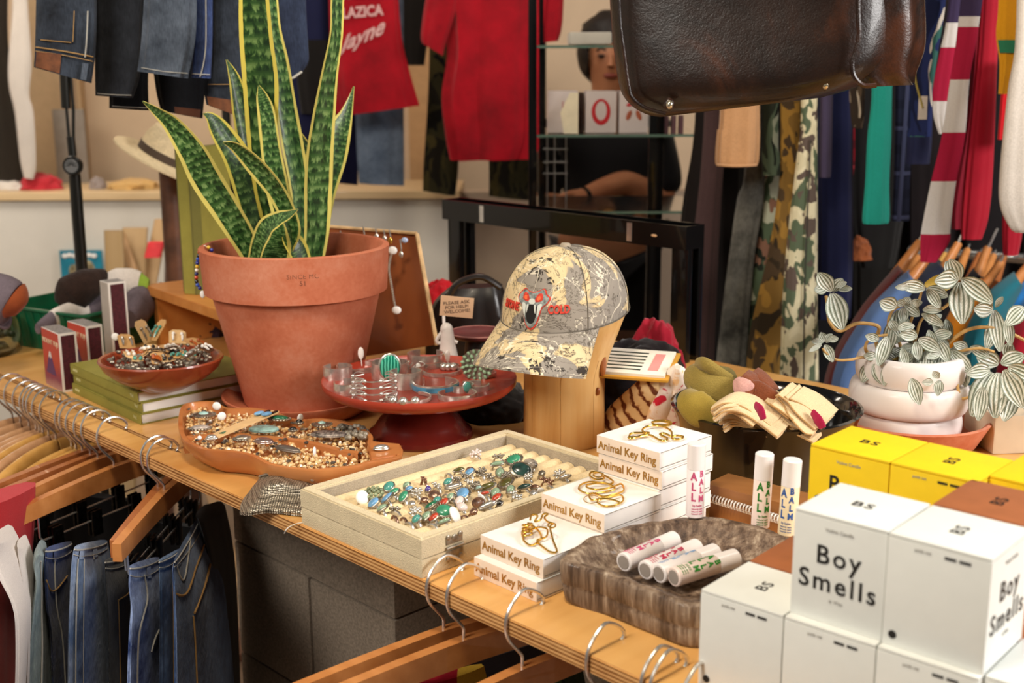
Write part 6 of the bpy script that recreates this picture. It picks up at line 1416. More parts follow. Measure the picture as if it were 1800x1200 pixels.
uj('dark navy jeans with a square leather patch, partly behind the plant',d_u1,[(372,-230,440,-230),(373,0,438,0),(372,90,436,90),(362,150,438,150),(366,185,436,210)],2.03,[patchd('leather_patch',-.98,.85,.86,.995,m_lp,.004),seamline('waist_seam',[(-.9,.74),(.9,.74)],m_tht,.0007)])
uj('dark jeans with a brown patch hanging behind the light washed leg',d_blk,[(268,-230,362,-230),(268,60,362,60),(275,150,360,150),(285,195,355,208)],2.12,[patchd('leather_patch',-.35,.9,.88,.99,plain('dark leather patch','#5a3018',.7,var=.2),.004)])
uj('very dark indigo jeans behind the tall leaves',d_ind,[(436,-230,505,-230),(436,0,505,0),(440,100,505,95),(445,150,500,150)],2.10,[seamline('side_seam',[(.3,.2),(.2,.95)],m_thr)])
uj('navy jeans with pale frayed hem, right end of the upper rack',D('#1a2034','#3c4862'),[(488,-230,536,-230),(486,0,538,0),(494,70,542,80),(502,110,541,112),(503,142,520,138)],2.02,[seamline('hem_stitch',[(-.9,.93),(.2,.96),(.95,.87)],m_thr,.002)])
# ---------------------------------------------------------------- things on the back ledge
ly=4.62; lz=ledge+.016
def backbox(name,label,cat,xl,xr,yt,yb,Y,d,mat,bev=.004,grp=None):
    a,b_=aty(xl,yb,Y),aty(xr,yt,Y); bm=NB(); add_box(bm,((a.x+b_.x)/2,Y+d/2,(a.z+b_.z)/2),(abs(b_.x-a.x),d,abs(b_.z-a.z)),bev=bev); o=finish(name,bm,mat,None,True); fix(o,label,cat,grp); return o
heap('sneaker','small red sneaker on the back ledge at the left','shoe',0,0,0,.085,.06,.055,cloth('red canvas','#c0303a',.15,20),None,2,Vector((aty(72,335,ly).x,ly,lz)))
heap('sneaker','white shoe at the far left of the back ledge','shoe',0,0,0,.085,.05,.035,cloth('white canvas','#d8cfc4',.1,20),None,4,Vector((aty(14,335,ly).x,ly,lz)))
heap('folded_cloth','cream and ochre cloth lying on the back ledge below the straw hat','cloth',0,0,0,.10,.07,.035,cloth('cream ochre cloth','#d4ab6c',.25,14),None,6,Vector((aty(235,330,ly).x,ly,lz)))
heap('grey_cone','small grey pointed object on the back ledge','ornament',0,0,0,.03,.03,.045,cloth('grey stone','#9a8d88',.1,20),None,7,Vector((aty(172,330,ly).x,ly,lz)))
hang('white_shirt','white shirt hanging on the wall at the upper left','shirt',cloth('off white cotton','#cfc5bb',.1,10),[(24,-220,38,-220),(22,0,48,0),(14,110,54,110),(16,155,50,165),(26,200,58,200),(35,280,62,285),(42,312,58,315)],4.55,.3,'clothes at the far left wall')
hang('dark_coat','dark coat hanging at the far left edge','coat',cloth('dark brown wool','#2b241c',.3,8),[(-60,-220,18,-220),(-60,60,12,60),(-60,150,28,150),(-60,320,40,318)],4.62,.2,'clothes at the far left wall')
backbox('mirror_panel','grey upright panel behind the rack pole','panel',103,146,192,335,4.85,.02,plain('grey panel','#8d8378',.5,.0,0,.06))
# straw hat on a brown stand
hat=thing('straw_hat','pale straw hat with a dark band on a brown stand by the green book','hat',aty(285,290,2.75))
hc=aty(292,286,2.75); m_straw=cloth('straw','#dec79e',.15,60,.8,200,0,.6)
Mh=Matrix.Translation(hc)@Matrix.Rotation(math.radians(28),4,'Y')
bm=NB(); add_lathe(bm,[(0,.075),(.03,.080),(.055,.072),(.066,.045),(.070,.012),(.078,.002),(.105,-.004),(.122,.000),(.122,.003),(.10,-.001),(.074,.0),(0,.0)],48,M=Mh); finish('straw_body',bm,m_straw,hat,True)
bm=NB(); add_lathe(bm,[(.0705,.006),(.0715,.006),(.0695,.028),(.068,.028),(.0705,.006)],48,M=Mh); finish('hat_band',bm,plain('dark hat band','#4a3a2c',.8),hat,True)
bm=NB(); q=aty(300,330,2.78); add_tube(bm,[Vector((q.x,q.y,.02)),Vector((q.x,q.y,hc.z-.02))],[.026,.020,.018,.024],16); add_lathe(bm,[(0,0),(.12,0),(.12,.02),(.04,.03),(0,.03)],32,c=(q.x,q.y,0)); o=finish('hat_stand',bm,plain('brown turned wood','#5e3a26',.5,var=.2),None,True); fix(o,'brown wooden post holding the straw hat','stand')
# teal magazine + planks leaning by the low wall
o=thing('magazine','teal picture magazine with white title, standing low against the white wall','magazine',aty(140,505,4.44))
a,b_=aty(109,497,4.46),aty(178,440,4.46); bm=NB(); add_box(bm,((a.x+b_.x)/2,4.465,(a.z+b_.z)/2),(b_.x-a.x,.012,b_.z-a.z)); finish('teal_cover',bm,plain('teal cover','#1f86a0',.5,var=.15,sc=30),o,True)
text('title','MARINE',.028,WHITE,o,basis(Vector((0,0,0)),(1,0,0),(0,0,1),(0,-1,0))@Matrix.Identity(4),bold=.04,warp=lambda p: Vector(((a.x+b_.x)/2-o.location.x+p.x,-.001+4.459-o.location.y-p.z,b_.z-.022-o.location.z+p.y))) if False else None
bm=NB(); 
for k in range(7): add_ball(bm,Vector((a.x+.02+.018*k,4.457,b_.z-.02+.003*(k%2))),(.011,.002,.009),10,6)
finish('white_title_lettering',bm,WHITE,o,True)
bm=NB(); add_ball(bm,Vector((a.x+.10,4.457,(a.z+b_.z)/2-.01)),(.028,.003,.035),12,8); add_ball(bm,Vector((a.x+.05,4.457,(a.z+b_.z)/2-.02)),(.02,.003,.03),12,8); finish('cover_picture',bm,plain('sandy print','#a99a72',.6,var=.4,sc=60),o,True)
for k,(x0,y0,x1,y1,w_,c,lb) in enumerate([(205,520,200,405,.030,'#94784f','wooden plank leaning at the left of the plank bundle'),(250,520,212,410,.014,'#b08b62','thin slanted wooden stick crossing the planks'),(232,520,238,400,.040,'#a98a60','wide tan plank in the middle of the plank bundle'),(258,520,285,385,.024,'#b59266','plank with a red paper band'),(300,520,303,300,.020,'#5d3a28','dark brown post behind the straw hat')]):
    P=aty(x0,y0,3.6+.05*k); Q=aty(x1,y1,3.72+.05*k); o=thing('plank',lb,'plank',(P.x,P.y,0),0,'planks leaning at the back'); d=(Q-P).normalized(); F_=Vector(P-d*(P.z/d.z)) if d.z else P
    bm=NB(); secs=[(F_.lerp(Q,t),Vector((w_,0,0)),Vector((0,.010,0))) for t in (0,.5,1)]; add_loft(bm,secs,16,pinch=.3); finish('board',bm,wood('plank '+c,c,c,5,'z'),o,True)
    if k==3:
        A_=aty(268,452,3.7); B_=aty(275,425,3.71); bm=NB(); add_loft(bm,[(A_,Vector((w_*1.05,0,0)),Vector((0,.0125,0))),(B_,Vector((w_*1.05,0,0)),Vector((0,.0125,0)))],16,pinch=.3); finish('red_paper_band',bm,plain('red paper','#e0383c',.6),o,True)
# ---------------------------------------------------------------- riser shelf with the tall green book, jewellery board
m_rs=wood('orange riser wood','#b06a2c','#d08c48',8,'x',AN,.45,.15)
ra,rb=atz(252,500,.115),atz(372,542,.115)
rs=thing('riser_shelf','low orange wooden riser behind the big pot, carrying the tall green book','shelf',Vector((-.66,2.28,T)),AN)
bm=NB(); dirr=(rb-ra).normalized(); nrm=Vector((-dirr.y,dirr.x,0)); L=(rb-ra).length*1.25
add_prism(bm,[((ra+dirr*0).x,(ra).y),((ra+dirr*L).x,(ra+dirr*L).y),((ra+dirr*L+nrm*.30).x,(ra+dirr*L+nrm*.30).y),((ra+nrm*.30).x,(ra+nrm*.30).y)],T+.097,T+.115,bev=.001); finish('shelf_board',bm,m_rs,rs,True)
for s_ in (.03,L-.03):
    c=ra+dirr*s_+nrm*.15; bm=NB(); M=basis(Vector((c.x,c.y,T+.048)),dirr,nrm,(0,0,1)); add_box(bm,(0,0,0),(.018,.28,.098),M); finish('leg_board',bm,m_rs,rs,True)
gb2=thing('book','tall olive green book standing upright on the riser behind the pot','book',aty(350,515,2.2),0,None)
a,b_,c2=aty(309,262,2.24),aty(330,262,2.20),aty(402,270,2.34)
bz=T+.115
def slab(p,q,z0,z1,t,mat,name,par):
    d=(q-p); d.z=0; d.normalize(); n_=Vector((-d.y,d.x,0)); bm=NB(); add_prism(bm,[(p.x,p.y),(q.x,q.y),(q.x+n_.x*t,q.y+n_.y*t),(p.x+n_.x*t,p.y+n_.y*t)],z0,z1,bev=.001); return finish(name,bm,mat,par,True)
slab(Vector((b_.x,b_.y,0)),Vector((c2.x,c2.y,0)),bz,b_.z,.026,m_bkg,'cover',gb2); slab(Vector((a.x-.002,a.y-.004,0)),Vector((b_.x-.0005,b_.y-.002,0)),bz,b_.z+.001,.020,cloth('darker olive spine','#6f6a34',.1,40),'spine',gb2)
bm=NB(); e_=aty(314,262,2.215); add_tube(bm,[Vector((e_.x,e_.y-.004,bz+.004)),Vector((e_.x,e_.y-.004,b_.z-.006))],.0012,6); finish('pale_spine_line',bm,m_pr,gb2,True)
for k,(x,y,c_,lb) in enumerate([(318,430,'#d8d4cc','pale folded paper'),(395,410,'#c9b9a9','cream paper')]): pass
m_jb=wood('red brown board','#5e2a12','#9a5426',4,'z',0,.4,.25,4)
jb=thing('jewellery_board','tall reddish wooden board behind the pot, draped with chains and earrings','display board',aty(650,600,2.1))
bm=NB(); q4=[aty(545,396,2.2),aty(733,411,2.1),aty(768,606,2.04),aty(560,640,2.1)]; dn=Vector((-.25,.95,.0)).normalized()*.016
lo=[bm.verts.new(p) for p in q4]; hi=[bm.verts.new(p+dn) for p in q4]; bm.faces.new(lo); bm.faces.new(hi[::-1])
for k in range(4): bm.faces.new((lo[k],lo[(k+1)%4],hi[(k+1)%4],hi[k]))
bmesh.ops.bevel(bm,geom=list(bm.edges),offset=.0015,segments=1,affect='EDGES'); finish('board',bm,m_jb,jb,True)
bm=NB(); add_tube(bm,[q4[1]-Vector((0,.002,0)),q4[2]-Vector((0,.002,0))],.0038,6); add_tube(bm,[q4[0]-Vector((0,.002,-.001)),q4[1]-Vector((0,.002,-.001))],.003,6); finish('pale_edge',bm,plain('bare pale edge','#d9b483',.7,var=.15,sc=60),jb,True)
for k,(x,y,l,lb) in enumerate([(600,410,14,'small silver earring at the left of the jewellery board'),(640,402,22,'pair of silver earrings above the pot rim on the board'),(662,406,14,'round silver earring on the top edge of the board'),(676,408,16,'narrow silver earring on the top edge of the board'),(686,408,20,'gold and silver earring on the top edge of the board'),(705,425,30,'silver earring with a pale blue bead at the board corner')]):
    Yb=2.10-.0; o=thing('hanging_earring',lb,'earring',aty(x,y,2.07),0,'earrings on the jewellery board'); bm=NB(); add_tube(bm,cr([aty(x-2,y-4,2.08),aty(x,y+l*.3,2.07),aty(x+1,y+l*.7,2.07)],10),.0012,6); finish('wire',bm,SILVER,o,True)
    bm=NB(); add_ball(bm,aty(x,y+l*.75,2.065),(.0038,.002,.006),10,7); finish('drop',bm,SILVER if k!=4 else GOLD,o,True)
    if k==5: bm=NB(); add_ball(bm,aty(711,422,2.06),(.006,.003,.005),12,8); finish('blue_bead',bm,plain('pale blue bead','#a9b9d8',.3,0,.4),o,True)
o=thing('hanging_bracelet','long silver bracelet with white tags dangling on the jewellery board','bracelet',aty(690,490,2.05)); bm=NB(); P=cr([aty(x,y,2.05) for x,y in [(690,442),(686,455),(684,475),(688,500),(692,525),(696,545)]],60)
for p in P[::2]: add_ball(bm,p,(.0022,.002,.003),7,5)
finish('chain_links',bm,SILVER,o,True)
for x,y in ((690,440),(697,545)): bm=NB(); add_ball(bm,aty(x,y,2.045),(.008,.002,.007),12,8); finish('white_tag',bm,WHITE,o,True)
# ---------------------------------------------------------------- clip figure with card, purse, red cloth, leather disc
fg=thing('card_clip_figure','small white clip figure holding up a tan handwritten card','card holder',aty(780,622,1.85)); YF=1.84
bm=NB(); add_tube(bm,cr([aty(788,628,YF),aty(787,605,YF),aty(786,585,YF),aty(786,578,YF)],12),[.016,.012,.010,.009],14); add_ball(bm,aty(785,579,YF),(.010,.009,.011),14,10)
finish('body',bm,plain('white plastic figure','#d3cbc4',.4),fg,True)
bm=NB(); add_tube(bm,cr([aty(778,582,YF),aty(768,597,YF),aty(772,603,YF),aty(782,601,YF)],14),.0030,8); add_tube(bm,cr([aty(794,598,YF),aty(800,600,YF),aty(804,602,YF)],8),.0028,8); finish('arms',bm,plain('white plastic figure','#d3cbc4',.4),fg,True)
bm=NB(); add_tube(bm,[aty(781,575,YF),aty(780,555,YF)],.0024,8); finish('clip_stem',bm,WHITE,fg,True)
a,b_=aty(774,557,YF),aty(832,521,YF); bm=NB(); add_box(bm,(0,0,0),((b_.x-a.x),.0015,(b_.z-a.z)),bev=.0006); bm.transform(Matrix.Translation((a+b_)/2)@Matrix.Rotation(.10,4,'Y')); finish('card',bm,plain('tan card','#c9a583',.8,var=.04),fg,True)
Mx=Matrix.Translation((a+b_)/2-fg.location+Vector((0,-.0012,0)))@Matrix.Rotation(-.08,4,'Y')@Matrix.Rotation(PI/2,4,'X')
text('handwriting','PLEASE ASK\nFOR HELP!\nWELCOME!',.0072,plain('pencil ink','#6a5546',.8),fg,Mx,sx=1.1,line=.95)
m_pur=plain('dark brown leather','#1a1311',.4,0,.2,.2,30)
ps=thing('shoulder_bag','slouchy black brown leather bag behind the cap','bag',aty(820,640,2.0)); 
hang('bag_body','','',m_pur,[(790,505,880,500),(765,530,890,520),(752,570,900,560),(750,620,905,615),(755,660,905,655)],2.14,.5,parent=ps)
bm=NB(); add_tube(bm,cr([aty(790,520,2.04),aty(805,498,2.04),(aty(845,486,2.04)),aty(880,505,2.04)],20),.006,8,flat=2); finish('strap',bm,m_pur,ps,True)
heap('red_cloth','bright red cloth between the jewellery board and the black bag','cloth',0,0,0,.045,.03,.075,m_shred,None,3,aty(772,560,2.36))
o=thing('leather_disc','oval burgundy leather piece at the back of the red stand','leather tray',aty(838,592,1.93)); bm=NB(); add_lathe(bm,[(0,0),(.040,.0),(.045,.004),(.046,.009),(.043,.009),(.038,.005),(0,.004)],40,sx=1.0,c=aty(840,592,1.93)); finish('leather_body',bm,plain('burgundy leather','#5b2422',.5,var=.2),o,True)
bm=NB(); cc=aty(840,592,1.93); add_tube(bm,[cc+Vector((.0455*math.cos(k*PI/20),.0455*math.sin(k*PI/20),.0085)) for k in range(40)],.0012,5,closed=True); finish('stitched_rim',bm,plain('pink thread','#a06a60',.7),o,True)
bm=NB(); add_lathe(bm,[(0,0),(.03,0),(.02,cc.z-T-.002),(0,cc.z-T-.002)],24,c=(cc.x,cc.y,T)); finish('dark_base',bm,m_pur,o,True)
# folded trinket cloths behind the wooden bowl
heap('dark_scarf','dark purple striped scarf bundle behind the wooden bowl','scarf',0,0,0,.07,.06,.06,cloth('dark purple knit','#3c2a33',.35,60),None,9,atz(345,585,0)); 
heap('dark_bag','black pouch under the riser shelf','bag',0,0,0,.07,.06,.085,cloth('black knit','#171215',.3,40),None,10,atz(290,570,0))
# ---------------------------------------------------------------- black metal side shelf
m_bf=plain('black steel','#0e0e0f',.22,.4,.4,.05)
zf=.292
f1=Vector((0,0,0)); 
def vz(px_,py_,v): return atv(px_,py_,v)
A_=atv(777,357,1.70); B_=atv(1207,394,1.70)
zt2=(A_.z+B_.z)/2; uA,uB=A_.dot(E1),B_.dot(E1)
bf=thing('metal_side_shelf','black steel frame shelf with a rimmed top behind the cap','shelf',uv((uA+uB)/2,1.74,0),AN)
hw=(uB-uA)/2; dp=.012; H=zt2-T
bm=NB(); ringwall(bm,[(-hw,-.04),(hw,-.04),(hw,dp),(-hw,dp)],[(-hw+.004,-.036),(hw-.004,-.036),(hw-.004,dp-.004),(-hw+.004,dp-.004)],H-.040,H+.002); add_box(bm,(0,(dp-.04)/2,H-.012),(2*hw-.006,dp+.034,.003)); finish('rimmed_top',bm,m_bf,bf)
for sx_ in (-1,1):
    for yy_ in (-.034,dp-.014):
        bm=NB(); add_box(bm,(sx_*(hw-.030) if sx_<0 else (hw-.017),yy_+.006,(H-.04)/2),(.036,.014,H-.04),bev=.001); finish('leg',bm,m_bf,bf)
for q in (-.30,.62):
    bm=NB(); add_box(bm,(hw*(.60 if q>0 else -.62),-.0405,H-.019),(.012,.0012,.034)); finish('steel_clip',bm,CHROME,bf)
bm=NB(); add_ball(bm,(hw*.78,-.0412,H-.020),(.007,.001,.0025),10,6); finish('slot_mark',bm,plain('tan slot','#c9a27a',.5),bf)
# ---------------------------------------------------------------- red shirts and trousers on the back wall
gw='clothes hanging on the back wall'
m_red2=cloth('red cotton','#a5061a',.5,9,.85,300)
def shirt_text(o,secs):
    def wp(cs,ct,k): 
        def f(p):
            q=on(secs,cs+p.x/(.12),ct-p.y/.84,.004+p.z); return q-o.location
        return f
    m_t=plain('pale pink print','#d2a3a0',.7)
    text('printed_word','NIAGARA',.030,m_t,o,None,bold=.03,warp=wp(-.05,.325,1)); text('printed_word','LAZICA',.042,m_t,o,None,bold=.04,warp=wp(-.05,.385,1)); text('printed_script','Jayne',.072,m_t,o,None,bold=.025,warp=lambda p: wp(-.12,.475,1)(Vector((p.x,p.y+p.x*.35,p.z))),shear=.5)
o=hang('red_t_shirt','red t-shirt with pale printed words, hanging left of the other red garment','shirt',m_red2,[(590,-240,680,-240),(580,-100,700,-100),(580,0,698,-10),(583,80,704,70),(586,130,716,125),(592,180,728,170),(597,204,732,186)],3.75,.22,gw,details=[shirt_text])
hang('red_overalls','wide red garment with deep folds, in the middle of the back wall','overalls',m_red2,[(790,-240,930,-240),(775,-60,950,-60),(785,30,945,30),(790,100,938,90),(782,170,936,170),(790,240,935,240),(798,282,920,280)],3.7,.3,gw,[(6,.30,1,0),(9,.22,.3,.5),(13,.10,2,0)])
hang('red_sleeve','short red sleeve with a darker cuff, left of the wide red garment','shirt',m_red2,[(772,-200,812,-200),(758,-60,812,-60),(746,10,800,20),(740,60,784,72),(742,76,778,98)],3.66,.35,gw)
hang('red_sleeve','red sleeve showing through the left side of the glass cabinet','shirt',m_red2,[(945,-200,1000,-200),(946,0,990,0),(946,50,986,50),(952,75,980,72)],3.72,.35,gw)
cm1=camo('dark woodland camo',['#1a160f','#2e2a17','#0f0e0b','#41391d'],14)
hang('camouflage_trousers','dark camouflage trousers hanging between the two red garments','trousers',cm1,[(752,-240,800,-240),(755,60,800,60),(752,180,805,180),(745,290,806,290),(744,335,800,344)],3.95,.3,gw)
hang('camouflage_trousers','dark camouflage trousers below the wide red garment','trousers',cm1,[(850,-240,935,-240),(855,100,935,100),(862,260,932,260),(864,345,934,352)],3.98,.3,gw)
hang('blue_jeans','faded blue jeans under the printed red t-shirt','jeans',D('#56657a','#7e8ea3'),[(622,-100,708,-100),(625,100,708,100),(626,200,708,200),(628,260,708,260),(632,322,708,326)],3.9,.3,gw)
hang('navy_trousers','navy trousers left of the faded blue jeans','trousers',cloth('navy cotton','#1a1c42',.2,8),[(575,-100,632,-100),(578,100,632,100),(585,320,628,325)],3.98,.3,gw)
hang('navy_trousers','dark navy trousers behind the right hand jeans of the upper rack','trousers',cloth('midnight cotton','#15183a',.2,8),[(495,-200,585,-200),(498,90,584,90),(500,200,588,200),(502,330,590,325)],3.8,.3,gw)
hang('grey_shirt','grey brown shirt at the left of the printed red t-shirt','shirt',cloth('grey brown cotton','#8a7a66',.2,8),[(538,-200,584,-200),(536,0,582,0),(534,60,582,60),(537,86,582,86)],3.86,.3,gw)
hang('black_jacket','black jacket beneath the grey brown shirt','jacket',cloth('black cotton','#15110f',.3,8),[(520,70,588,70),(522,140,590,140),(530,200,592,200)],3.78,.3,gw)
hang('black_coat','black coat hanging between the red garments at the top','coat',cloth('black wool','#1d1713',.3,8),[(700,-60,760,-60),(704,25,760,25),(705,60,752,60),(712,115,744,115)],4.3,.3,gw)
backbox('wall_shelf','pale brown wall shelf above the gap between the red garments','shelf',690,752,0,24,4.7,.2,wood('pale shelf','#9a7a5c','#b59274',4))
bm=NB(); add_tube(bm,[Vector((-.95,3.9,aty(700,-235,3.9).z)),Vector((.14,3.9,aty(700,-235,3.9).z))],.014,12); add_tube(bm,[Vector((-.9,3.9,aty(700,-235,3.9).z)),Vector((-.9,3.9,.0))],.014,12); add_tube(bm,[Vector((.10,4.02,aty(700,-235,3.9).z)),Vector((.10,4.02,.0))],.014,12); o=finish('clothes_rail',bm,m_bm,None,True); fix(o,'dark clothes rail holding the red garments','clothes rail')
# ---------------------------------------------------------------- glass cabinet and the person behind it
gc=thing('glass_cabinet','black framed glass display cabinet in the middle background','cabinet',(.3,3.0,0)); YG=2.95
m_gl=glassy('cabinet glass',(.93,.97,.95),.03); m_ge=plain('green glass edge','#5f7a6c',.2,0,.4)
for x in (936,1152):
    P=aty(x,300,YG+(.0 if x<1000 else .03)); bm=NB(); add_box(bm,(P.x,P.y,1.05),(.020 if x<1000 else .036,.02,2.1),bev=.001); finish('upright',bm,m_bf,gc,True)
P=aty(1240,300,YG+.35); bm=NB(); add_box(bm,(P.x,P.y,1.05),(.02,.02,2.1)); finish('upright',bm,m_bf,gc,True)
P=aty(938,300,YG+.35); bm=NB(); add_box(bm,(P.x+.02,P.y,1.05),(.012,.02,2.1)); finish('upright',bm,m_bf,gc,True)
for y in (80,237,372):
    a=aty(940,y,YG); b_=aty(1236,y,YG); bm=NB(); add_box(bm,((a.x+b_.x)/2,YG+.18,a.z-.003),(b_.x-a.x,.36,.005)); finish('glass_shelf',bm,m_gl,gc,True)
    bm=NB(); add_box(bm,((a.x+b_.x)/2,YG-.001,a.z-.003),(b_.x-a.x,.002,.006)); finish('shelf_edge',bm,m_ge,gc,True)
a=aty(938,80,YG); b_=aty(1236,80,YG)
bm=NB(); add_box(bm,((a.x+b_.x)/2,YG+.18,.35),(b_.x-a.x,.36,.7)); finish('cabinet_base',bm,m_bf,gc,True)
bm=NB(); add_box(bm,((a.x+b_.x)/2,YG+.18,2.1),(b_.x-a.x,.38,.02)); finish('cabinet_top',bm,m_bf,gc,True)
# wire grid inside
bm=NB()
for x in (962,975,995): add_tube(bm,[aty(x,240,3.25),aty(x,365,3.25)],.002,5)
for y in (262,285,305): add_tube(bm,[aty(955,y,3.25),aty(998,y,3.25)],.002,5)
finish('wire_grid',bm,plain('grey wire','#8f8c88',.4,.3),gc,True)
def logobox(x0,x1,lb,style):
    Yb=YG+.06; a=aty(x0,236,YG); h=aty(x0,160,Yb).z-aty(x0,236,YG).z; p=aty(x0,236,Yb); q=aty(x1,236,Yb); w_=q.x-p.x; zb=a.z+.0
    o=thing('gift_box',lb,'box',((p.x+q.x)/2,Yb,zb+.0),0,'white boxes on the glass shelf')
    bm=NB(); add_box(bm,(0,.04,h/2),(w_-.003,.08,h),bev=.002); finish('carton',bm,plain('pinkish white carton','#d9ccc8',.5,var=.02),o)
    mr=plain('red print','#c8202a',.6); F_=lambda pr: basis((0,-.0008,h*.5),(1,0,0),(0,0,1),(0,-1,0))
    if style==1:
        bm=NB(); n=36
        O_=[bm.verts.new((.023*math.cos(2*PI*k/n),.032*math.sin(2*PI*k/n)*.98,0)) for k in range(n)]; I_=[bm.verts.new((.014*math.cos(2*PI*k/n),.023*math.sin(2*PI*k/n)+.003,0)) for k in range(n)]
        O2=[bm.verts.new(v.co+Vector((0,0,.0008))) for v in O_]; I2_=[bm.verts.new(v.co+Vector((0,0,.0008))) for v in I_]
        for k in range(n): j=(k+1)%n; bm.faces.new((O2[k],O2[j],I2_[j],I2_[k])); bm.faces.new((O_[k],O_[j],O2[j],O2[k])); bm.faces.new((I_[k],I2_[k],I2_[j],I_[j]))
        bm.transform(F_(0)); finish('oval_logo',bm,mr,o)
    elif style==2:
        for s in (-1,1): bm=NB(); add_ball(bm,(0,0,0),(.006,.013,.0008),12,6,M=Matrix.Rotation(s*.4,3,'Z')); bm.transform(F_(0)@Matrix.Translation((s*.012,-.008,0))); finish('mark',bm,plain('brown red print','#b05a3c',.6),o)
        bm=NB(); add_ball(bm,(-.004,.020,0),(.016,.005,.0008),12,6,M=Matrix.Rotation(.3,3,'Z')); bm.transform(F_(0)); finish('mark',bm,mr,o)
    else: bm=NB(); add_box(bm,(0,.0,0),(.003,.05,.0008)); add_box(bm,(.006,.004,0),(.002,.04,.0008)); bm.transform(F_(0)); finish('mark',bm,plain('faded pink print','#c98f8c',.6),o)
    return o
logobox(962,1016,'white box with faded pink marks, left of the row in the glass cabinet',0); logobox(1028,1084,'white box with a red horseshoe oval, middle of the row in the cabinet',1); logobox(1087,1140,'white box with red brown marks, at the bag edge in the cabinet',2)
o=thing('gift_box','small dark sided box edge between the first two white boxes','box',aty(1022,236,YG+.1)); h=aty(1022,163,YG+.1).z-o.location.z; bm=NB(); add_box(bm,(0,.03,h/2),(.010,.06,h)); finish('carton',bm,plain('dark brown carton','#3a2420',.6),o)
o=thing('shaped_card','cream pointed card standing before the left white box','card',aty(1005,236,YG+.03)); k=(YG)/FPX; bm=NB(); add_prism(bm,[(-14*k,0),(11*k,0),(11*k,70*k),(-4*k,70*k),(-20*k,36*k)],0,.003); bm.transform(basis((0,0,.002),(1,0,0),(0,0,1),(0,-1,0))); finish('card_body',bm,plain('cream card','#f2e6c6',.5),o)
for k,x in enumerate((1172,1185,1198)): backbox('small_bottle','small dark and pink upright package, %s of three right of the cabinet post'%['left','middle','right'][k],'package',x-4,x+4,203,236,YG+.05,.03,plain('plum pack','#6d4a50',.5),.001,'small packages on the glass shelf')
backbox('folded_linen','folded white linen on the upper glass shelf','linen',1001,1076,56,78,YG+.05,.12,cloth('white linen','#cfc8ba',.1,20),.006)
# person
pe=thing('person','person with dark hair and black top behind the glass cabinet, one bare forearm across','person',(aty(1066,300,4.15).x,4.15,0)); YP=4.15
m_skin=NT('skin'); m_skin=m_skin.fin(m_skin.ramp(m_skin.noise(m_skin.co(),8,3),[(.3,'#a86a48'),(.7,'#c08560')]),.5,0,0,.4)
def skin_mesh(name,V,E_,mat,par,root=0,sub=2):
    me=bpy.data.meshes.new(name); me.from_pydata([tuple(v[0]-par.location) for v in V],E_,[]); o=bpy.data.objects.new(name,me); COL.objects.link(o); o.parent=par
    md=o.modifiers.new('skin','SKIN'); md.use_smooth_shade=True; sv=me.skin_vertices[0].data
    for i,v in enumerate(V): sv[i].radius=v[1] if isinstance(v[1],tuple) else (v[1],v[1])
    sv[root].use_root=True; s_=o.modifiers.new('sub','SUBSURF'); s_.levels=sub; s_.render_levels=sub; me.materials.append(mat); return o
px0=pe.location.x; hz=aty(1066,105,YP).z
J=lambda x,y,z: Vector((px0+x,YP+y,z))
ch=hz-.33
V=[(J(0,0,.88),.15),(J(0,0,1.02),.13),(J(0,0,ch),(.17,.12)),(J(0,0,ch+.12),(.13,.09)),(J(.0,-.01,ch+.19),.055),(J(0,-.02,ch+.25),.058),(J(0,-.035,hz-.02),.075),(J(0,-.02,hz+.06),.085),
   (J(-.16,0,ch+.08),.055),(J(-.21,-.03,ch-.14),.045),(J(.16,0,ch+.08),.055),(J(.20,-.04,ch-.14),.046),
   (J(-.09,.0,.80),.095),(J(-.10,0,.46),.065),(J(-.10,.02,.09),.045),(J(-.10,-.10,.04),.04),(J(.09,.0,.80),.095),(J(.10,0,.46),.065),(J(.10,.02,.09),.045),(J(.10,-.10,.04),.04)]
h1=aty(1008,350,YP-.26); el=aty(1100,318,YP-.12); mid=h1.lerp(el,.5)
V+= [(el,.044),(mid,.036),(h1+Vector((.02,0,.005)),.026),(h1,.030)]
h2=aty(1045,362,YP-.28); V+=[(h2+Vector((.05,.05,-.02)),.030),(h2,.028)]
Ed=[(0,1),(1,2),(2,3),(3,4),(4,5),(5,6),(6,7),(3,8),(8,9),(3,10),(10,11),(0,12),(12,13),(13,14),(14,15),(0,16),(16,17),(17,18),(18,19),(11,20),(20,21),(21,22),(22,23),(9,24),(24,25)]
for (c,dx) in ((23,-1),(25,1)):
    base=V[c][0]
    for f_ in range(5):
        a=base+Vector((dx*.030,-.005,-.018+.011*f_)) if f_<4 else base+Vector((dx*.004,-.02,.018)); b2=a+Vector((dx*(.026-.003*abs(f_-1.5)),-.012,-.014)) if f_<4 else a+Vector((dx*.022,-.012,.004)); c3=b2+Vector((dx*.012,.002,-.016))
        n0=len(V); V+=[(a,.0095),(b2,.0085),(c3,.007)]; Ed+=[(c,n0),(n0,n0+1),(n0+1,n0+2)]
skin_mesh('body',V,Ed,m_skin,pe)
m_bt=cloth('black top','#121012',.3,8)
TV=[(J(0,0,.86),.165),(J(0,0,1.02),(.15,.15)),(J(0,0,ch),(.20,.14)),(J(0,0,ch+.12),(.15,.105)),(J(-.165,0,ch+.09),.072),(J(-.215,-.03,ch-.13),.066),(J(.165,0,ch+.09),.072),(J(.205,-.04,ch-.13),.066),(J(0,-.005,ch+.165),.075)]
skin_mesh('black_top',TV,[(0,1),(1,2),(2,3),(3,4),(4,5),(3,6),(6,7),(3,8)],m_bt,pe)
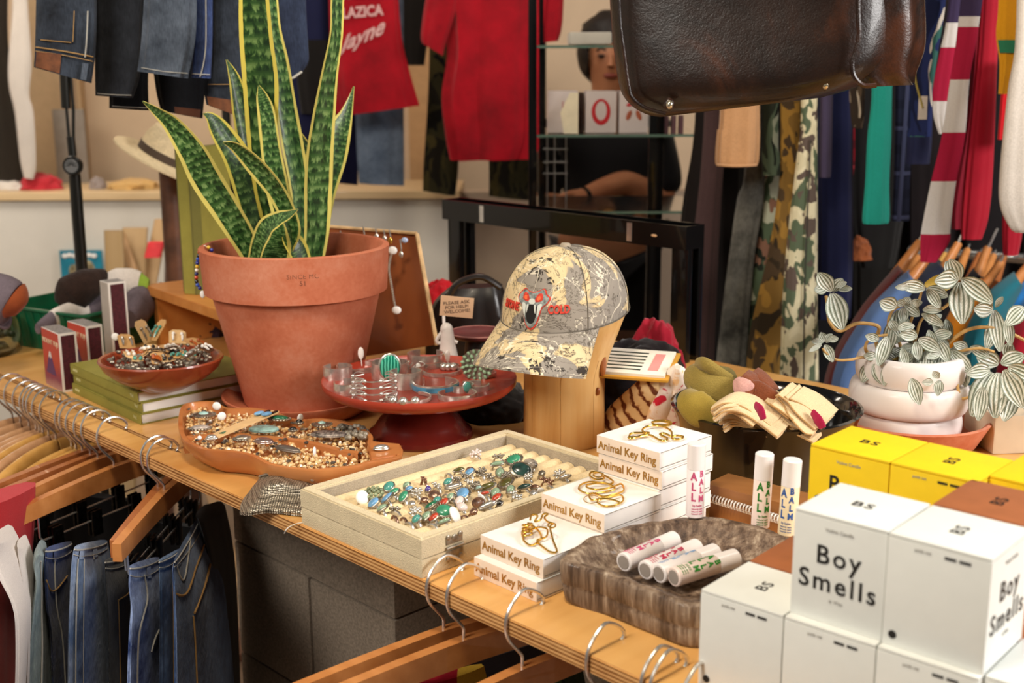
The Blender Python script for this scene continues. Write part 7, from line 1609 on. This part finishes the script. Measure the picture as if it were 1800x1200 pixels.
skin_mesh('trousers',[(J(0,0,.90),.165),(J(-.09,0,.80),.11),(J(-.10,0,.46),.08),(J(-.10,.02,.11),.06),(J(.09,0,.80),.11),(J(.10,0,.46),.08),(J(.10,.02,.11),.06)],[(0,1),(1,2),(2,3),(0,4),(4,5),(5,6)],m_bt,pe)
bm=NB(); hc_=J(0,.0,hz+.035); bmesh.ops.create_icosphere(bm,subdivisions=4,radius=1)
for v in bm.verts:
    q=v.co; f_=1+.08*mnoise.noise(q*4); v.co=Vector((q.x*.105*f_,q.y*.11*f_,q.z*.125*f_))
bmesh.ops.delete(bm,geom=[v for v in bm.verts if v.co.y<-.035 and v.co.z<.045 and abs(v.co.x)<.068],context='VERTS'); bm.transform(Matrix.Translation(hc_)); finish('hair',bm,plain('dark hair','#1d120d',.6,var=.3),pe,True)
for s in (-1,1):
    bm=NB(); add_ball(bm,J(s*.03,-.100,hz+.012),(.012,.007,.006),12,8); finish('eye',bm,plain('eye dark','#2a1a14',.3),pe,True)
    bm=NB(); add_tube(bm,cr([J(s*.016,-.106,hz+.030),J(s*.03,-.108,hz+.035),J(s*.045,-.098,hz+.028)],8),.0035,6); finish('eyebrow',bm,plain('dark hair','#1d120d',.6,var=.3),pe,True)
bm=NB(); add_tube(bm,cr([J(0,-.102,hz+.018),J(0,-.114,hz-.008),J(0,-.120,hz-.022)],8),[.007,.010,.012],10); finish('nose',bm,m_skin,pe,True)
bm=NB(); add_ball(bm,J(0,-.105,hz-.050),(.024,.008,.008),14,8); finish('mouth',bm,plain('lips','#8a3f34',.5),pe,True)
bm=NB(); add_tube(bm,cr([J(-.07,.0,ch+.19),J(-.04,-.085,ch+.14),J(0,-.105,ch+.10),J(.04,-.085,ch+.14),J(.07,.0,ch+.19)],20),.011,8); finish('yellow_scarf',bm,cloth('mustard scarf','#b8862c',.2,30),pe,True)
bm=NB(); a=h1.lerp(el,.10); b_=h1.lerp(el,.16); add_tube(bm,[a+Vector((.012,0,0)),b_+Vector((.012,0,0))],.032,16); finish('black_wristband',bm,BLACK,pe,True)
# ---------------------------------------------------------------- leather bag hanging at the upper right
m_lea=NT('worn brown leather'); _v=m_lea.co(); _n=m_lea.noise(_v,6,6,.65,.8); _f=m_lea.noise(_v,420,3); m_lea.bump(m_lea.math('ADD',m_lea.math('MULTIPLY',_f,.10),m_lea.noise(_v,7,6,.6)),.5,.006)
m_lea=m_lea.fin(m_lea.ramp(_n,[(.34,'#120b08'),(.5,'#21130d'),(.70,'#4a2715')]),m_lea.math('MULTIPLY_ADD',_f,.15,.27),0,.15,.45)
bag=thing('leather_bag','large worn dark brown leather bag hanging over the table at the upper right','bag',aty(1330,200,1.5))
rows=[(1066,-260,1560,-300,.050),(1068,-120,1572,-150,.054),(1073,0,1576,-20,.058),(1080,80,1574,50,.064),(1088,135,1566,95,.068),(1097,165,1552,120,.068),(1115,186,1530,138,.064),(1140,200,1490,158,.054),(1165,205,1440,172,.040)]
Yb=(1.52,1.44)
A=cr([aty(r_[0],r_[1],Yb[0]) for r_ in rows],30); B=cr([aty(r_[2],r_[3],Yb[1]) for r_ in rows],30); T_=cr([Vector((r_[4],0,0)) for r_ in rows],30); secs=[]
for a,b_,t in zip(A,B,T_): h=(b_-a)/2; d=Vector((-h.y,h.x,0)).normalized(); secs.append(((a+b_)/2,h,d*t.x))
bm=NB(); add_loft(bm,secs,72,[(5,.03,.4,.3),(9,.012,1,.4)],pinch=.42); finish('bag_body',bm,m_lea,bag,True)
# end gusset bulging at the right
rows2=[(1500,-280,1590,-260),(1502,-120,1592,-120),(1504,0,1590,-5),(1508,50,1591,50),(1506,85,1589,85),(1500,112,1582,105),(1502,135,1568,125),(1520,152,1552,142)]
A=cr([aty(r_[0],r_[1],1.42) for r_ in rows2],24); B=cr([aty(r_[2],r_[3],1.50) for r_ in rows2],24); secs2=[]
for a,b_ in zip(A,B): h=(b_-a)/2; d=Vector((-h.y,h.x,0)).normalized(); secs2.append(((a+b_)/2,h,d*.045))
bm=NB(); add_loft(bm,secs2,48,[(7,.10,.9,.4),(3,.05,0,0)]); finish('end_gusset',bm,m_lea,bag,True)
bm=NB(); add_tube(bm,cr([aty(x,y,1.385) for x,y in [(1506,-250),(1508,0),(1510,60),(1504,90),(1498,112),(1502,135),(1518,150),(1540,150)]],60),.0028,8); finish('piping',bm,m_lea,bag,True)
bm=NB(); add_tube(bm,cr([aty(x,y,1.455) for x,y in [(1086,-250),(1088,0),(1098,100),(1105,150),(1112,172),(1135,190),(1170,200)]],60),.0024,8); finish('piping',bm,m_lea,bag,True)
for x,y in ((1177,184),(1451,149)):
    p=aty(x,y,1.43 if x<1300 else 1.40)
    for k in range(60):
        q=p
    bm=NB(); add_ball(bm,p,(.0042,.0042,.0052),16,10); finish('stud_foot',bm,metal('nickel stud','#d9cbb0',.2,.2,60),bag,True)
    bm=NB(); add_ball(bm,p+Vector((0,.006,0)),(.007,.006,.008),16,10); finish('stud_base',bm,m_lea,bag,True)
bm=NB()
for x in (1200,1450): add_tube(bm,cr([aty(x-30,-255,1.5),aty(x,-400,1.5),Vector((aty(1320,-500,1.5).x,1.5,2.15))],20),.008,10)
finish('handle',bm,m_lea,bag,True)
bm=NB(); q=Vector((aty(1320,-500,1.5).x,1.5,2.15)); add_tube(bm,[Vector((-.4,1.5,2.16)),Vector((1.5,1.5,2.16))],.014,12); add_tube(bm,[Vector((1.3,1.5,2.16)),Vector((1.3,1.5,2.8))],.008,8); add_tube(bm,[Vector((-.2,1.5,2.16)),Vector((-.2,1.5,2.8))],.008,8); o=finish('ceiling_bar',bm,m_bm,None,True); fix(o,'black bar under the ceiling from which the leather bag hangs','bar')
# ---------------------------------------------------------------- trousers and shirts on the right rack
gt='trousers on the right hand rack'; gs='shirts and sweaters at the upper right'
def H(name,label,cat,mat,rows,Y,th=.45,g=gt,**k): return hang(name,label,cat,mat,[(a,y,b_,y) if len(r_)==3 else r_ for r_ in rows for (y,a,b_) in ([r_] if len(r_)==3 else [(0,0,0)])],Y,th,g,**k)
duck=camo('duck camouflage',['#d8cfae','#cdc4a2','#56624c','#5d5048'],30,(1,1,.6)); wood1=camo('ochre woodland camouflage',['#9a7434','#7a5c2c','#33291c','#4a3a28'],20,(1,1,.6)); wood2=camo('green white camouflage',['#a9ab95','#4c5a44','#22281f','#7d5a48'],18); gcam=camo('dark brush camouflage',['#2b241a','#5a4422','#17140f','#1f1a13'],20)
m_brw=cloth('brown corduroy','#4a3636',.2,6,.85,300); m_tan=cloth('tan satin','#b98a5e',.2,10,.6,400,.3)
H('trousers','dark reddish brown trousers at the left end of the right rack','trousers',m_brw,[(-200,1248,1290),(150,1240,1288),(300,1232,1272),(430,1218,1264),(560,1208,1258),(700,1200,1252)],2.65)
H('trousers','very dark trousers behind the brown pair by the cabinet','trousers',cloth('near black brown','#1c1411',.3,8),[(-200,1225,1262),(200,1222,1252),(400,1196,1240),(700,1190,1235)],2.95)
H('folded_trousers','tan satin trousers folded short with a wide cuff','trousers',m_tan,[(-200,1272,1330),(100,1268,1334),(195,1266,1335),(229,1264,1335),(231,1262,1335),(285,1259,1332),(292,1268,1322)],2.5,details=[seamline('cuff_edge',[(-.97,.865),(0,.875),(.97,.865)],m_tan,.003,.004)])
H('trousers','washed grey camouflage jeans left of the black trousers','trousers',denim('grey washed','#33332f','#7c7a72',.5,9),[(-100,1320,1350),(280,1310,1345),(350,1296,1342),(450,1282,1326),(560,1268,1316),(700,1252,1306)],2.6)
H('trousers','black trousers between the grey washed jeans and the camouflage','trousers',cloth('black chino','#12100f',.3,8),[(-200,1335,1385),(200,1335,1400),(300,1335,1402),(420,1322,1378),(560,1302,1342),(700,1292,1330)],2.75)
H('trousers','blue grey trousers showing above the black pair','trousers',cloth('slate blue cotton','#596475',.15,8),[(-100,1350,1382),(195,1352,1380),(235,1352,1382)],2.7)
H('shorts','dark shorts with green and white camouflage legs','shorts',camo('dark green camo',['#2a2f26','#4d5a48','#131512','#8b8f7c'],16),[(-100,1338,1372),(230,1340,1368),(270,1340,1370),(308,1342,1372)],2.55)
H('camouflage_trousers','green and white camouflage trousers, lower left of the camouflage group','trousers',wood2,[(300,1345,1372),(420,1332,1366),(520,1308,1346),(600,1292,1330),(700,1276,1318)],2.62)
H('camouflage_trousers','ochre and brown camouflage trousers in the middle of the camouflage group','trousers',wood1,[(150,1372,1408),(300,1372,1404),(420,1356,1388),(520,1334,1384),(600,1318,1378),(700,1312,1374)],2.56)
H('camouflage_trousers','dark brush camouflage trousers behind the ochre pair','trousers',gcam,[(-100,1385,1420),(200,1385,1415),(350,1372,1402),(480,1345,1372),(700,1300,1345)],2.8)
H('camouflage_trousers','pale duck camouflage trousers with green and brown patches, rightmost of the group','trousers',duck,[(-200,1400,1440),(180,1408,1437),(280,1400,1437),(400,1386,1437),(520,1376,1436),(700,1370,1438)],2.46,details=[seamline('outer_seam',[(.25,.3),(.25,.95)],plain('dark seam','#3a3630',.8),.0014)])
H('trousers','navy blue trousers right of the pale duck camouflage pair','trousers',cloth('navy twill','#1a1f44',.2,6),[(-200,1440,1500),(300,1438,1500),(420,1438,1500),(545,1436,1496),(560,1440,1494)],2.58)
H('sleeve','purple grey sleeve above the navy trousers','shirt',cloth('purple grey cotton','#4b425c',.15,8),[(-100,1440,1466),(180,1441,1464),(300,1440,1461),(308,1442,1458)],2.48,.5,gs)
H('plaid_shirt','red and black plaid shirt in the shadow beside the purple sleeve','shirt',plaid('red plaid','#8f1726','#2a1018','#c8404a'),[(-100,1460,1500),(150,1462,1500),(230,1464,1502),(300,1462,1500),(375,1456,1485)],2.62,.4,gs)
H('sleeve','brown white patterned sleeve under the leather bag','shirt',camo('brown white print',['#8a7a68','#3a3028','#c2b39e','#5a4a3a'],16),[(-100,1490,1522),(170,1494,1520),(225,1500,1516)],2.5,.5,gs)
H('trousers','black trousers behind the teal garment','trousers',cloth('black chino','#12100f',.3,8),[(-200,1490,1590),(300,1490,1590),(420,1500,1580),(470,1510,1570)],2.9,.3)
H('sweater','teal green sleeve hanging straight below the leather bag','sweater',cloth('teal fleece','#1f9a8a',.1,6,.85),[(-100,1530,1572),(150,1532,1568),(240,1524,1566),(320,1520,1562),(385,1515,1562),(393,1520,1556)],2.4,.4,gs)
H('flannel_shirt','dark green garment with pale checks right of the teal sleeve','shirt',plaid('dark plaid','#24283c','#151826','#454a66'),[(-100,1572,1612),(160,1574,1610),(300,1572,1600),(388,1568,1598)],2.52,.4,gs)
m_nst=bands('navy cream stripe',[(-.2,'#1c2038'),(.62,'#1c2038'),(.655,'#d9d3bf'),(.662,'#1c2038'),(.70,'#d9d3bf'),(.712,'#4b7a3a'),(.75,'#1c2038')])
H('striped_sweater','navy sweater with cream and green stripes at the top, beside the bag','sweater',m_nst,[(-200,1582,1625),(0,1582,1622),(60,1584,1618),(120,1588,1616)],2.42,.45,gs)
m_scf=camo('navy silk print',['#1b2140','#26305c','#d9cfc0','#3c6a62'],12,(1,1,.5))
H('silk_shirt','navy patterned shirt with cream diamonds, left of the red and white rugby shirt','shirt',m_scf,[(-200,1618,1680),(0,1606,1662),(80,1602,1650),(150,1600,1640),(240,1596,1636)],2.40,.4,gs,details=[patchd('cream_diamond',-.2,.6,.80,.90,plain('cream print','#d9cdbf',.7),.002),seamline('gold_line',[(-.3,.5),(-.6,.7),(.2,.85)],plain('gold print','#a8964a',.6),.002)])
H('navy_shirt','navy shirt tail below the patterned navy shirt','shirt',cloth('navy jersey','#262a4a',.15,8),[(180,1598,1640),(250,1596,1638),(288,1594,1634)],2.46,.4,gs)
def rb(a,b_,nm): 
    z=lambda y,Y=2.36: aty(1680,y,Y).z
    return None
def zb(y,Y): return aty(1680,y,Y).z
Yr=2.34
# stripes are given in the garment's own space (origin at its lowest point)
def rugby(label,rows,Y,bandsy,cuff,colA='#a51c3c',colB='#d3cdc9'):
    zmin=min(aty(r_[1],r_[0],Y).z for r_ in rows); st=[]
    for y,c in sorted(bandsy,key=lambda q:-q[0]): st.append((aty(1680,y,Y).z-zmin,c))
    H_=[(-.02 if i==0 else s[0],s[1]) for i,s in enumerate(st)]
    m=bands('rugby stripes %d'%int(rows[0][1]),H_)
    return H('rugby_shirt',label,'rugby shirt',m,rows,Y,.4,gs)
rugby('red and white striped rugby sleeve, the long one ending in a red cuff',[(-120,1700,1745),(60,1682,1718),(140,1670,1704),(240,1655,1696),(320,1636,1680),(400,1620,1670),(425,1618,1668),(460,1618,1646)],2.30,[(470,'#a51c3c'),(412,'#cfcac5'),(318,'#a51c3c'),(233,'#cfcac5'),(141,'#a51c3c'),(48,'#cfcac5'),(30,'#3a2f4c')],None)
rugby('shorter red and white rugby sleeve left of the long striped one',[(-120,1680,1712),(30,1664,1690),(90,1652,1686),(150,1640,1680),(200,1640,1668),(235,1650,1664)],2.36,[(240,'#cfcac5'),(178,'#a51c3c'),(84,'#cfcac5'),(40,'#3a2f4c')],None)
m_rd3=cloth('crimson fleece','#a00c24',.15,6,.85)
H('red_sweater','crimson sweater sleeve right of the striped rugby shirt','sweater',m_rd3,[(-200,1730,1775),(20,1722,1758),(150,1712,1752),(300,1696,1746),(380,1690,1738),(420,1690,1726)],2.36,.45,gs)
H('red_sweater','darker crimson sleeve between the rugby shirt and the crimson sweater','sweater',cloth('dark crimson fleece','#7d0c22',.2,6,.85),[(-200,1712,1740),(60,1710,1732),(200,1700,1722),(350,1676,1700),(402,1674,1696)],2.44,.45,gs)
H('jacket','yellow and green jacket front at the upper right corner','jacket',cloth('golden yellow cotton','#dc9c1c',.12,6,.85),[(-200,1760,1812),(0,1756,1806),(60,1752,1806),(110,1758,1800),(165,1756,1780)],2.24,.4,gs,details=[patchd('green_panel',-.95,.95,.55,.665,cloth('green cotton','#2f7d5c',.1,8),.003)])
H('red_shirt','bright red shirt tail below the yellow jacket','shirt',cloth('scarlet cotton','#c8141e',.12,6,.85),[(100,1766,1800),(165,1760,1796),(245,1754,1784)],2.32,.4,gs)
H('cream_sweater','cream knitted sleeve at the right edge','sweater',cloth('cream wool','#dcd3c8',.08,10,.9,400),[(-200,1790,1860),(60,1786,1850),(160,1772,1850),(300,1758,1850),(360,1758,1850),(398,1774,1850),(408,1785,1830)],2.20,.4,gs)
H('red_shirt','crimson cuff under the cream sleeve','shirt',m_rd3,[(300,1764,1800),(400,1762,1798),(448,1764,1790)],2.42,.4,gs)
# dark clothes filling the depth of the racks
for k,(xa,xb,Yk,c) in enumerate([(1180,1300,3.35,'#1b1512'),(1300,1420,3.3,'#15120f'),(1400,1520,3.25,'#131114'),(1500,1620,3.2,'#15120f'),(1600,1720,3.15,'#1a1214'),(1700,1830,3.1,'#171214'),(1790,1920,3.05,'#141012')]):
    if k==0: xa=1232
    H('dark_coat','dark coat deep in the right hand rack, %s from the left'%ORD[k],'coat',cloth('dark wool '+c,c,.3,6),[(-240,xa+10,xb-5),(200,xa,xb+6),(500,xa,xb+8),(760,xa,xb+8)],Yk,.3,'dark coats at the back of the right racks')
zr=aty(1500,-200,2.6).z
bm=NB(); add_tube(bm,[Vector((.55,2.62,zr)),Vector((1.92,2.28,zr))],.014,12); add_tube(bm,[Vector((1.92,2.28,0)),Vector((1.92,2.28,zr))],.014,12); add_tube(bm,[Vector((.80,3.42,0)),Vector((.80,3.42,zr)),Vector((.6,2.62,zr))],.014,12); o=finish('clothes_rail',bm,m_bm,None,True); fix(o,'dark upper rail of the right hand clothes rack','clothes rail')
# lower rack with wooden hangers and bright shirts
rl=thing('clothes_rail','chrome lower rail of the right hand rack with metal hooks','clothes rail',aty(1740,455,2.75))
P0_,P1_=aty(1600,440,2.95),aty(1900,462,2.62)
bm=NB(); add_tube(bm,[P0_,P1_],.012,12); finish('rail',bm,CHROME,rl,True)
bm=NB(); add_tube(bm,[P1_,Vector((P1_.x,P1_.y,0))],.012,12); add_tube(bm,[P0_+Vector((.02,0,0)),Vector((P0_.x+.02,P0_.y,0))],.012,12); finish('post',bm,CHROME,rl,True)
def low(label,x0,y0,x1,y1,mat,wd,Y,wood_=True,cat='shirt'):
    """shoulder line sloping from the hanger neck (x0,y0) down left to (x1,y1), sleeve falling on"""
    o=thing('hanging_shirt',label,cat,aty(x1,y1,Y),0,'bright shirts on the lower right rack')
    P=cr([aty(x0,y0,Y+.05),aty((x0+x1)/2-4,(y0+y1)/2-6,Y),aty(x1,y1,Y-.02),aty(x1-8,y1+90,Y-.03)],20); bm=NB(); secs=[]
    for i,p in enumerate(P): t=frames(P)[i][0]; s=Vector((t.z,0,-t.x)).normalized(); secs.append((p,s*wd*(.5+.5*min(1,i/6)),Vector((.3,.9,0)).normalized()*.05))
    add_loft(bm,secs,28,[(5,.08,0,1),(8,.05,1,1)]); finish('shoulder_and_sleeve',bm,mat,o,True)
    if wood_:
        bm=NB(); d=(aty(x0,y0,Y+.05)-P[6]).normalized(); a=aty(x0,y0,Y+.05); add_tube(bm,[a-d*.03,a+d*.07],[.012,.009],10); finish('hanger_end',bm,HM[1],o,True)
        bm=NB(); add_tube(bm,[a+d*.06,a+d*.06+Vector((.02,0,.05))],.003,6); finish('hanger_hook',bm,STEEL,o,True)
    return o
low('denim blue shirt whose sleeve runs down to the black bowl',1604,486,1495,650,cloth('denim blue cotton','#506a96',.15,8),.030,2.3)
low('brown red shirt left of the denim blue one on the lower rack',1584,470,1470,650,cloth('brown red cotton','#5e2a28',.2,8),.018,2.36)
low('dark navy shirt between the denim blue and orange shirts',1660,470,1600,600,cloth('navy cotton dark','#1e2236',.2,8),.05,2.5)
low('orange shirt behind the silver leaves on the lower rack',1732,500,1672,610,cloth('orange cotton','#d9841c',.12,8),.030,2.38)
low('black shirt between the orange and teal shirts',1720,480,1690,600,cloth('black jersey','#161418',.2,8),.03,2.46)
low('teal blue shirt right of the orange shirt on the lower rack',1790,490,1722,600,cloth('teal cotton','#15606e',.15,8),.032,2.32)
low('bright blue shirt behind the teal shirt',1812,500,1776,560,cloth('azure cotton','#1f6fb0',.15,8),.02,2.42)
low('crimson shirt at the right edge of the lower rack',1850,530,1786,640,m_rd3,.035,2.28)
for k,(x,y,x2,y2) in enumerate([(1612,452,1592,492),(1700,440,1680,490),(1722,448,1700,500),(1746,450,1725,498),(1764,452,1748,500),(1660,448,1642,488)]):
    o=thing('clothes_hanger','wooden hanger end on the lower right rack, %s from the left'%ORD[[0,2,3,4,5,1][k]],'hanger',aty(x2,y2,2.6),0,'wooden hangers on the lower right rack')
    bm=NB(); add_tube(bm,[aty(x,y,2.72),aty(x2,y2,2.6)],[.008,.011],10); finish('wooden_arm',bm,HM[[1,1,2,1,2,3][k]],o,True)
    bm=NB(); add_tube(bm,[aty(x,y,2.72),aty(x+4,y-10,2.74)],.0025,6); finish('hook',bm,STEEL,o,True)
heap('colored_bundle','small orange and red bundle in the shadow under the teal sleeve','cloth',0,0,0,.03,.03,.05,cloth('rust bundle','#8a4a26',.3,20),None,12,aty(1510,455,2.85))
